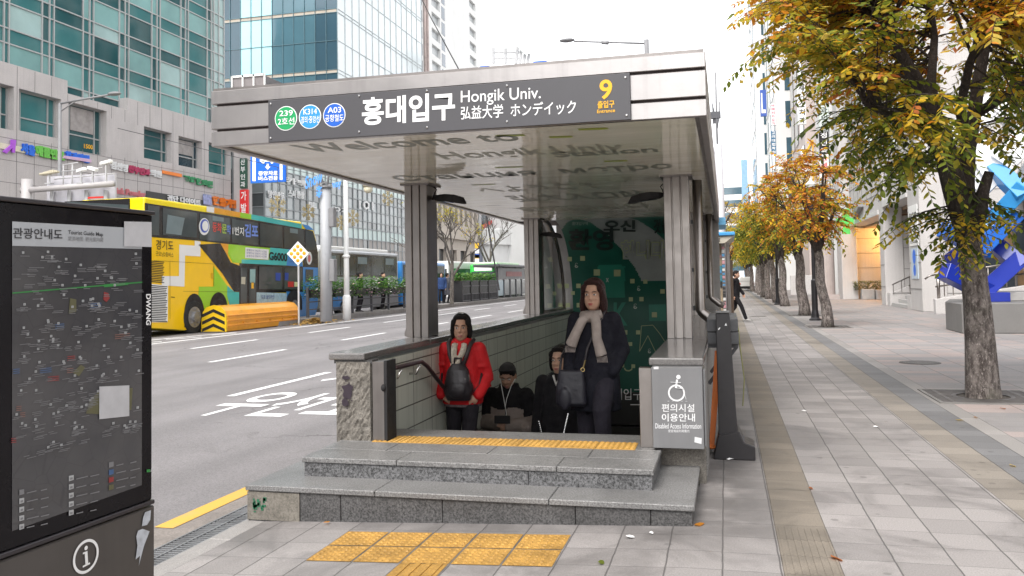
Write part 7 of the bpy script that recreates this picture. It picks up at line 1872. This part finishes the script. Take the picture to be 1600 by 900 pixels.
def hand(b, w, d, up, k=1., curl=.6):
    """w wrist, d pointing direction, up = back of the hand; five fingers with two bends"""
    w = V(w); d = V(d).normalized(); n = V(up); n = (n - d * n.dot(d)).normalized(); s = d.cross(n)
    b.rings([[w + d * t * k + (s * math.cos(a) * rx + n * math.sin(a) * ry) * k for a in [2 * PI * i / 12 for i in range(12)]] for t, rx, ry in ((-.02, .025, .02), (.03, .033, .017), (.07, .040, .015), (.092, .037, .012))])
    for i, (o, L) in enumerate(((-.029, .066), (-.010, .078), (.010, .073), (.028, .058))):
        p = w + d * .085 * k + s * o * k; q1 = p + (d * math.cos(curl * .5) - n * math.sin(curl * .5)) * L * .45 * k; q2 = q1 + (d * math.cos(curl * 1.3) - n * math.sin(curl * 1.3)) * L * .32 * k; q3 = q2 + (d * math.cos(curl * 2) - n * math.sin(curl * 2)) * L * .25 * k
        b.tube([p - d * .02 * k, q1, q2, q3], [.0095 * k, .009 * k, .0085 * k, .007 * k], 8)
    p = w + d * .03 * k - s * .028 * k; b.tube([p, p - s * .022 * k + d * .03 * k - n * .01 * k, p - s * .024 * k + d * .058 * k - n * .022 * k], [.013 * k, .011 * k, .008 * k], 8)
def limb(b, pts, rs, seg=14):
    P = [V(p) for p in pts]; Q, R = [], []
    for i in range(len(P) - 1):
        for t in (0, .33, .66): Q.append(P[i].lerp(P[i + 1], t)); R.append(rs[i] + (rs[i + 1] - rs[i]) * t)
    Q.append(P[-1]); R.append(rs[-1]); b.tube(Q, R, seg); b.ball(P[0], rs[0] * .98, 12, 8); b.ball(P[-1], rs[-1] * .98, 12, 8)
    for p, r in zip(P[1:-1], rs[1:-1]): b.ball(p, r, 12, 8)
def shoe(b, ank, dir_):
    d = V((dir_[0], dir_[1], 0)).normalized(); a = V(ank); s = V((-d.y, d.x, 0)); z0 = a.z - .085
    R = []
    for t, w, h in ((-.075, .03, .075), (-.04, .038, .10), (.03, .040, .085), (.10, .045, .055), (.155, .038, .038), (.185, .015, .02)):
        c = V((a.x, a.y, z0)) + d * t; R.append([c + s * w * math.cos(q) + V((0, 0, h / 2 + h / 2 * math.sin(q))) for q in [2 * PI * i / 12 for i in range(12)]])
    b.rings(R)
def person(label, loc, rz, k, sp, group=None):
    """sp: joints (metres, facing -Y, feet at z 0, 1.66 m tall before scaling by k) and clothes"""
    t = thing('person', label, 'person', loc, rz, group); t.scale = (k, k, k); k = 1.; hk = sp.get('hk', 1.1)
    S = lambda p: V(p) * k
    hc = S(sp.get('head', (0, -.02, 1.545))); nb_ = S((0, .005, 1.40))
    lod = sp.get('lod', 0)
    # body: one continuous skin
    b = MB(); f = head(b, hc, hk, sp.get('hyaw', 0), sp.get('hpitch', 0))
    b.tube([nb_ - V((0, 0, .04)), (nb_ + hc) / 2 - V((0, -.01, .02)), hc + V((0, .02, -.03))], [.06 * k, .05 * k, .052 * k], 14)
    b.rings([[q * k for q in er((0, .0, z_), rx, ry)] for z_, rx, ry in ((.80, .12, .09), (.92, .15, .10), (1.05, .125, .09), (1.22, .15, .10), (1.35, .15, .085), (1.42, .07, .06))])
    arms = sp['arms']; legs = sp['legs']
    for A_ in arms:
        limb(b, [S(A_[0]), S(A_[1]), S(A_[2])], [.045 * k, .036 * k, .026 * k])
        if len(A_) > 3: hand(b, S(A_[2]), A_[3], A_[4], k, A_[5] if len(A_) > 5 else .6)
    for L_ in legs: limb(b, [S(L_[0]), S(L_[1]), S(L_[2])], [.07 * k, .048 * k, .035 * k])
    body = voxel(b, 'body', sp.get('skin', SKIN), t, .0075 if not lod else .016, 3)
    if not lod: face(f, t, hk, sp.get('lip', (.36, .12, .11)))
    # trousers
    b = MB(); b.rings([[q * k for q in er((0, .0, z_), rx, ry)] for z_, rx, ry in ((.78, .15, .11), (.9, .168, .118), (1.0, .15, .105))])
    for L_ in legs: limb(b, [S(L_[0]), S(L_[1]), S(L_[2])], [r * k for r in sp.get('legr', (.092, .068, .055))])
    voxel(b, 'trousers', sp['trousers'], t, .012 if not lod else .02, 3)
    b = MB()
    for L_ in legs: shoe(b, S(L_[2]), L_[3])
    b.build('shoes', sp.get('shoes', SHOE), t, local=True, smooth=True)
    # coat with sleeves
    b = MB(); R = [(z_, rx, ry, oy) for z_, rx, ry, oy in sp['coat']]
    b.rings([[q * k for q in er((0, oy, z_), rx, ry, 24)] for z_, rx, ry, oy in R])
    for A_ in arms: limb(b, [S(A_[0]), S(A_[1]), S(A_[2])], [r * k for r in sp.get('sleeve', (.078, .062, .05))])
    if sp.get('collar'): b.rings([[q * k for q in er((0, .01, z_), rx, ry)] for z_, rx, ry in sp['collar']])
    for (p, r) in sp.get('folds', ()): b.ball(S(p), tuple(q * k for q in r), 10, 8)
    voxel(b, 'coat', sp['coatm'], t, .0105 if not lod else .02, 3, sp.get('paint'))
    # hair: a cap set back from the face
    b = MB(); hs = sp['hair']; Rm = Matrix.Rotation(sp.get('hyaw', 0), 3, 'Z') @ Matrix.Rotation(sp.get('hpitch', 0), 3, 'X')
    for p, r in hs: b.ball(f(*p), tuple(q * hk for q in r), 18, 12, 0, Rm)
    voxel(b, 'hair', sp.get('hairm', HAIRB), t, .008 if not lod else .018, 2)
    return t, f, S
BOB = [((0, .034, .056), (.087, .096, .086)), ((0, .035, .0), (.093, .082, .10)), ((-.075, .008, -.02), (.024, .052, .075)), ((.075, .008, -.02), (.024, .052, .075)), ((-.074, -.02, .02), (.018, .03, .06)), ((.074, -.02, .02), (.018, .03, .06)), ((0, -.045, .102), (.062, .034, .022)), ((-.062, -.045, .055), (.024, .026, .034)), ((.064, -.045, .055), (.022, .026, .034)), ((0, .05, -.045), (.085, .06, .055))]
LONGB = BOB + [((-.082, .0, -.07), (.026, .045, .075)), ((.082, .0, -.07), (.028, .048, .08)), ((0, .06, -.09), (.09, .055, .075)), ((-.078, -.015, -.04), (.018, .03, .08)), ((.08, -.012, -.04), (.02, .032, .08))]
SHORT = [((0, .02, .045), (.080, .096, .083)), ((0, .045, .0), (.080, .065, .075)), ((0, -.05, .088), (.058, .036, .022))]
def stairz(n): return .267 - .165 * n
def at_step(px, y, n): q = GY(px, 600, y); return V((q.x, y, stairz(n)))
# 1 -- woman in the red jacket, rucksack worn in front
legs_up = [((-.085, 0, .90), (-.09, -.02, .49), (-.09, .03, .09), (0, -1)), ((.085, 0, .90), (.095, -.16, .55), (.09, -.08, .19), (0, -1))]
spec = dict(head=(0, -.025, 1.545), hyaw=.12, skin=SKIN2, trousers=TROU, legs=legs_up, arms=[((-.165, .0, 1.345), (-.235, .03, 1.08), (-.185, -.11, .92), (.75, -.2, -.45), (-.3, -1, .2), .5), ((.165, .0, 1.345), (.235, .03, 1.08), (.185, -.11, .92), (-.75, -.2, -.45), (.3, -1, .2), .5)],
    coat=[(.82, .195, .145, 0), (.90, .205, .15, 0), (1.05, .185, .145, 0), (1.2, .17, .14, 0), (1.33, .165, .12, .0), (1.40, .135, .10, .0), (1.435, .085, .08, .005)], sleeve=(.074, .068, .055), collar=[(1.40, .10, .09), (1.455, .088, .085)], coatm=REDJ,
    folds=[((-.20, -.0, 1.2), (.07, .075, .025)), ((.20, -.0, 1.18), (.07, .075, .025)), ((-.23, .02, 1.06), (.075, .078, .025)), ((.233, .02, 1.05), (.075, .078, .025)), ((-.225, .0, .99), (.066, .07, .02)), ((.225, .0, .99), (.066, .07, .02))], hair=BOB)
t, f, S = person('woman in a red jacket with a black rucksack worn in front, climbing the stairs', at_step(723, 8.3, 5), .05, 1.05, spec)
b = MB(); b.rings([er((0, -.155, .87), .115, .06), er((0, -.175, .93), .135, .075), er((0, -.18, 1.05), .13, .08), er((0, -.17, 1.16), .105, .065), er((0, -.155, 1.22), .06, .04)]); b.ball((0, -.235, .98), (.095, .035, .085)); b.ball((-.11, -.16, .98), (.04, .05, .07)); b.ball((.11, -.16, .98), (.04, .05, .07))
bk = thing('rucksack', 'black leather rucksack worn on the chest of the woman in red', 'bag', t.location, .05); bk.scale = (1.05,) * 3
voxel(b, 'pack', BAGL, bk, .009, 3)
b = MB()
for s in (-1, 1): b.tube([(s * .05, -.16, 1.2), (s * .085, -.15, 1.30), (s * .11, -.1, 1.40), (s * .12, .0, 1.435)], [.018, .02, .02, .018], 8); b.tube([(s * .12, -.14, .93), (s * .19, -.10, 1.0), (s * .2, -.02, 1.12)], .012, 8)
b.tube([(-.04, -.16, 1.21), (-.03, -.17, 1.27), (.03, -.17, 1.27), (.04, -.16, 1.21)], .012, 8); b.build('strap', M('strap_dark', (.03, .02, .022), .6), bk, local=True, smooth=True)
b = MB(); b.tube([(.1, -.20, .95), (.085, -.232, 1.08), (.03, -.235, 1.13), (-.06, -.232, 1.12), (-.11, -.215, 1.0)], .004, 6); b.bar((.115, -.2, 1.12), (.12, -.2, 1.04), .01); b.build('zip', CHROME, bk, local=True)
b = MB(); b.rings([er((0, -.01, 1.37), .085, .08), er((0, -.02, 1.40), .075, .075), er((0, -.02, 1.425), .06, .06)])
for s in (-1, 1): b.tube([(s * .05, -.09, 1.40), (s * .045, -.135, 1.34), (s * .03 - .02, -.15, 1.26), (s * .02 - .04, -.16, 1.18)], [.03, .032, .026, .02], 10)
sc1 = voxel(b, 'scarf', CREAM, t, .009, 2)
b = MB(); b.ball(f(.01, -.02, .135), (.018, .02, .012)); b.ball(f(-.012, -.02, .138), (.012, .018, .012)); b.build('hair_clip', CHROME, t, local=True)
b = MB(); b.rings([er((0, 0, .80), .185, .135), er((0, 0, .845), .19, .14)]); b.build('tunic_hem', M('tunic_patterned', (.10, .075, .08), .8, var=.5, vs=60), t, local=True)
# 2 -- tall woman in the navy coat with grey beige scarf
legs2 = [((-.085, 0, .90), (-.09, .02, .49), (-.10, .10, .10), (0, -1)), ((.085, 0, .90), (.09, -.24, .64), (.095, -.17, .255), (0, -1))]
spec = dict(head=(.0, -.03, 1.545), hyaw=-.06, trousers=PLUM, legs=legs2, legr=(.10, .078, .058), arms=[((-.155, .0, 1.345), (-.215, .05, 1.08), (-.215, -.05, .90), (.1, -.3, -1), (-1, -.2, 0), .7), ((.155, .0, 1.345), (.225, .04, 1.09), (.165, -.10, .93), (-.7, .0, -.6), (.4, -1, .2), .4)],
    coat=[(.60, .215, .165, -.02), (.72, .212, .165, -.02), (.90, .20, .155, 0), (1.05, .18, .14, 0), (1.22, .165, .13, 0), (1.33, .16, .11, 0), (1.405, .11, .085, 0), (1.43, .075, .07, 0)], sleeve=(.072, .064, .055), coatm=NAVY, hair=LONGB, hairm=HAIRR, folds=[((.0, -.10, .70), (.16, .06, .09)), ((.09, -.15, .68), (.09, .10, .06)), ((-.19, .02, 1.2), (.066, .066, .025)), ((.19, .02, 1.2), (.066, .066, .025)), ((.0, -.11, .85), (.13, .05, .03))], lip=(.42, .10, .09))
TW = at_step(931, 8.12, 4); t, f, S = person('tall woman in a dark coat and pale grey scarf at the top of the stairs', TW, -.04, 1.15, spec)
b = MB(); b.rings([er((0, -.01, 1.345), .115, .105, tilt=.2), er((0, -.02, 1.375), .105, .10, tilt=.2), er((0, -.02, 1.405), .085, .088), er((0, -.02, 1.425), .07, .07)])
for (pts, r_) in (([(-.04, -.11, 1.385), (-.075, -.15, 1.34), (-.125, -.165, 1.24), (-.17, -.16, 1.14)], (.038, .04, .042, .05)), ([(.02, -.12, 1.385), (.045, -.165, 1.33), (.05, -.175, 1.2), (.085, -.165, 1.06)], (.04, .042, .04, .048)), ([(-.09, -.06, 1.39), (-.02, -.13, 1.37), (.08, -.09, 1.40)], (.035, .04, .035))): b.tube(pts, list(r_), 12)
sc2 = voxel(b, 'scarf', SCARF, t, .009, 2)
b = MB()
for base, dx in (((-.17, -.16, 1.14), -.3), ((.085, -.165, 1.06), .25)):
    for j in range(9): x = base[0] + (j - 4) * .010; b.tube([(x, base[1], base[2] + .0), (x + dx * .03, base[1] - .005, base[2] - .055)], .003, 4)
b.build('fringe', SCARF, sc2, local=True)
bg2 = thing('tote_bag', 'large dark navy tote bag hanging at the arm of the tall woman', 'bag', TW, -.04); bg2.scale = (1.15,) * 3
b = MB(); R = []
for z_, w, d_ in ((.66, .11, .04), (.68, .13, .055), (.80, .125, .048), (.93, .105, .03), (.95, .10, .022)): R.append(er((-.155, -.245, z_), w, d_, 20, 0, 4))
b.rings(R); b.ball((-.2, -.3, .72), (.05, .02, .09)); voxel(b, 'bag', BAGN, bg2, .01, 2)
b = MB(); b.tube([(-.06, -.24, .93), (-.03, -.17, 1.12), (.04, -.14, 1.28), (.1, -.06, 1.42), (.1, .06, 1.40)], .011, 8); b.tube([(-.25, -.24, .93), (-.26, -.12, 1.05), (-.25, -.0, 1.10)], .01, 8); b.build('strap', BAGL, bg2, local=True, smooth=True)
b = MB(); b.ring2((-.055, -.26, .955), .012, .018, XA, ZA, 14); b.bar((-.05, -.255, .97), (-.035, -.235, 1.03), .008); b.build('buckle', M('brass', (.6, .45, .2), .3, 1.), bg2, local=True)
# 3 -- man with the phone, lower on the stairs
spec = dict(head=(0, -.05, 1.55), hpitch=.42, skin=SKIN2, trousers=TROU, legs=[((-.09, 0, .9), (-.1, -.03, .49), (-.1, .02, .09), (0, -1)), ((.09, 0, .9), (.1, -.15, .55), (.1, -.08, .2), (0, -1))], arms=[((-.18, .0, 1.35), (-.25, -.02, 1.08), (-.085, -.26, 1.10), (.75, -.35, .25), (-.2, -1, .1), .9), ((.18, .0, 1.35), (.255, -.02, 1.07), (.055, -.27, 1.075), (-.75, -.35, .25), (.2, -1, .1), .9)],
    coat=[(.80, .22, .16, 0), (.92, .235, .17, 0), (1.08, .235, .175, 0), (1.22, .215, .16, 0), (1.33, .19, .135, 0), (1.41, .14, .10, 0), (1.44, .09, .085, 0)], sleeve=(.085, .088, .058), collar=[(1.40, .115, .10), (1.47, .10, .095)], coatm=[BLACKC, FLEECE], paint=lambda c: 0 if c.z > (1.235 if abs(c.x) < .17 else 1.16) + .012 * math.sin(c.x * 25) else 1, hair=SHORT, folds=[((.3, -.05, 1.05), (.08, .09, .045)), ((-.29, -.05, 1.06), (.08, .09, .045)), ((.22, -.18, 1.05), (.07, .08, .06))])
MP_ = at_step(795, 9.85, 10); t, f, S = person('man in a black and beige fleece looking down at his phone on the stairs', MP_, .05, 1.155, spec)
cap_b = MB(); cap_b.ball(f(0, .012, .06), (.088, .10, .075), 18, 10); cap_b.rings([er(f(0, -.01, .06), .084, .098)[::1], er(f(0, -.01, .075), .086, .10)]); voxel(cap_b, 'cap', MATTE_K, t, .009, 2)
ph = thing('phone', 'dark phone held in both hands of the man on the stairs', 'phone', MP_, .05); ph.scale = (1.155,) * 3; b = MB(); c = V((0, -.355, 1.155)); b.hexa([c + V(q) for q in ((-.08, -.006, -.038), (.08, -.006, -.038), (.08, .006, -.034), (-.08, .006, -.034), (-.08, -.001, .038), (.08, -.001, .038), (.08, .011, .042), (-.08, .011, .042))]); b.build('case', MATTE_K, ph, bevel=.003, local=True)
b = MB()
for s in (-1, 1): b.tube([f(s * .072, -.01, -.02), (s * .05, -.13, 1.46), (s * .015, -.19, 1.34), (.0, -.2, 1.26)], .0035, 6)
b.tube([(0, -.2, 1.26), (.02, -.24, 1.2), (.03, -.34, 1.16)], .0035, 6); o = b.build('earphone_cord', WHITE_L, t, local=True)
b = MB(); b.tube([(0, -.178, .85), (.004, -.2, 1.0), (0, -.195, 1.15), (0, -.16, 1.35)], .005, 6); b.build('front_zip', MATTE_K, t, local=True)
# 4 -- woman in black half hidden behind the tall woman
spec = dict(head=(.02, -.02, 1.545), hyaw=-.2, skin=SKIN, trousers=TROU, legs=legs_up, arms=[((-.155, .0, 1.345), (-.205, .03, 1.08), (-.225, -.06, .80), (.0, -.15, -1), (-1, -.3, 0), .5), ((.155, .0, 1.345), (.21, .03, 1.08), (.20, -.06, .82), (0, -.1, -1), (1, 0, 0), .5)],
    coat=[(.50, .235, .17, 0), (.72, .225, .165, 0), (.92, .20, .15, 0), (1.08, .18, .14, 0), (1.22, .165, .13, 0), (1.33, .16, .11, 0), (1.40, .11, .085, 0), (1.43, .072, .068, 0)], sleeve=(.07, .062, .05), coatm=BLACKC, hair=BOB)
BW = at_step(873, 9.55, 9); t, f, S = person('woman in a long black coat partly hidden behind the tall woman', BW, .0, 1.19, spec)
b = MB(); b.tube([(-.035, -.075, 1.41), (0.0, -.135, 1.33), (.035, -.08, 1.41)], [.012, .014, .012], 8); b.build('collar', M('shirt_white', (.6, .58, .56), .7), t, local=True, smooth=True)
hb = thing('handbag', 'shiny black handbag with a silver chain carried by the woman in black', 'bag', BW, 0); hb.scale = (1.19,) * 3
b = MB(); b.rings([er((-.03, -.22, z_), w, d_, 20, 0, 4) for z_, w, d_ in ((.66, .115, .05), (.68, .125, .06), (.80, .115, .05), (.86, .10, .03))]); voxel(b, 'bag', M('patent_black', (.012, .011, .013), .15, var=.2, vs=9), hb, .009, 2)
b = MB(); 
for i in range(16): u = i / 15; c = V((.075 + .05 * u, -.215, .87 + .2 * u)); b.ball(c, (.008, .006, .010), 6, 4)
for i in range(9): c = V((-.11 + .018 * i, -.27, .85 + .012 * math.sin(i * 1.4))); b.ball(c, (.008, .006, .006), 6, 4)
for i in range(8): c = V((-.125 - .004 * i, -.215, .87 + .018 * i)); b.ball(c, (.006, .006, .008), 6, 4)
b.build('chain', CHROME, hb, local=True)
# 5 -- man striding past the stall
spec = dict(head=(.0, -.06, 1.55), lod=0, skin=SKIN2, trousers=BLACKC, legs=[((-.085, 0, .9), (-.09, -.22, .52), (-.09, -.36, .12), (0, -1)), ((.085, 0, .9), (.09, .05, .48), (.09, .33, .16), (0, -1))], arms=[((-.2, .0, 1.36), (-.24, .1, 1.1), (-.23, .0, .86), (0, -.2, -1), (-1, 0, 0)), ((.2, .0, 1.36), (.24, -.05, 1.1), (.22, -.2, .92), (0, -.3, -1), (1, 0, 0))],
    coat=[(.78, .175, .135, 0), (.92, .185, .14, 0), (1.08, .175, .135, 0), (1.22, .19, .14, 0), (1.34, .19, .12, 0), (1.40, .12, .09, 0), (1.43, .08, .075, 0)], sleeve=(.08, .066, .052), coatm=BLACKC, hair=SHORT, shoes=M('shoe_grey', (.35, .34, .33), .5))
WL = GZ(1150, 503); t, f, S = person('man in black striding across the pavement beside the street stall', WL, 1.25, 1.03, spec)
bp = thing('backpack', 'small black backpack on the man walking by the stall', 'bag', WL, 1.25); b = MB(); b.rings([er((0, .19, z_), w, d_, 16, 0, 3) for z_, w, d_ in ((.95, .10, .05), (1.0, .12, .075), (1.25, .12, .07), (1.36, .08, .04))]); voxel(b, 'pack', BAGL, bp, .012, 2)
# 6 -- people waiting on the median
std = dict(lod=1, trousers=TROU, legs=[((-.085, 0, .9), (-.1, -.08, .49), (-.1, .02, .09), (0, -1)), ((.085, 0, .9), (.1, .05, .49), (.1, .14, .09), (0, -1))], arms=[((-.2, .0, 1.36), (-.25, .03, 1.1), (-.23, -.05, .86), (0, -.1, -1), (-1, 0, 0)), ((.2, .0, 1.36), (.25, .03, 1.1), (.23, -.05, .86), (0, -.1, -1), (1, 0, 0))],
    coat=[(.78, .185, .14, 0), (.92, .19, .145, 0), (1.08, .18, .14, 0), (1.22, .19, .14, 0), (1.34, .19, .12, 0), (1.40, .12, .09, 0), (1.43, .08, .075, 0)], sleeve=(.085, .07, .055), hair=SHORT)
gq = 'people waiting on the median island'
for lab, px, py, rz, k, cm, hm, dx in (('dark haired person in black walking behind the flower planters', 563, 495, 1.9, 1.2, BLACKC, SHORT, 0), ('second person in black with blue bag behind the flower planters', 599, 492, 1.2, 1.2, NAVY, SHORT, 0), ('person in a dark blue coat by the half bare tree', 690, 478, .4, 1.2, cloth('blue_coat', (.03, .06, .16)), BOB, 0), ('person in a long beige coat waiting by the half bare tree', 718, 475, -2.6, 1.2, cloth('beige_coat', (.42, .33, .25)), BOB, 0), ('person in grey standing left of the beige coat', 699, 471, 2.4, 1.2, cloth('grey_coat', (.09, .09, .10)), SHORT, 0)):
    p = GX(px, py, -18.0); s_ = dict(std); s_['coatm'] = cm; s_['hair'] = hm
    if 'beige' in lab: s_['coat'] = [(.45, .22, .17, 0)] + s_['coat']
    person(lab, (p.x, p.y, .08), rz, k, s_, gq)
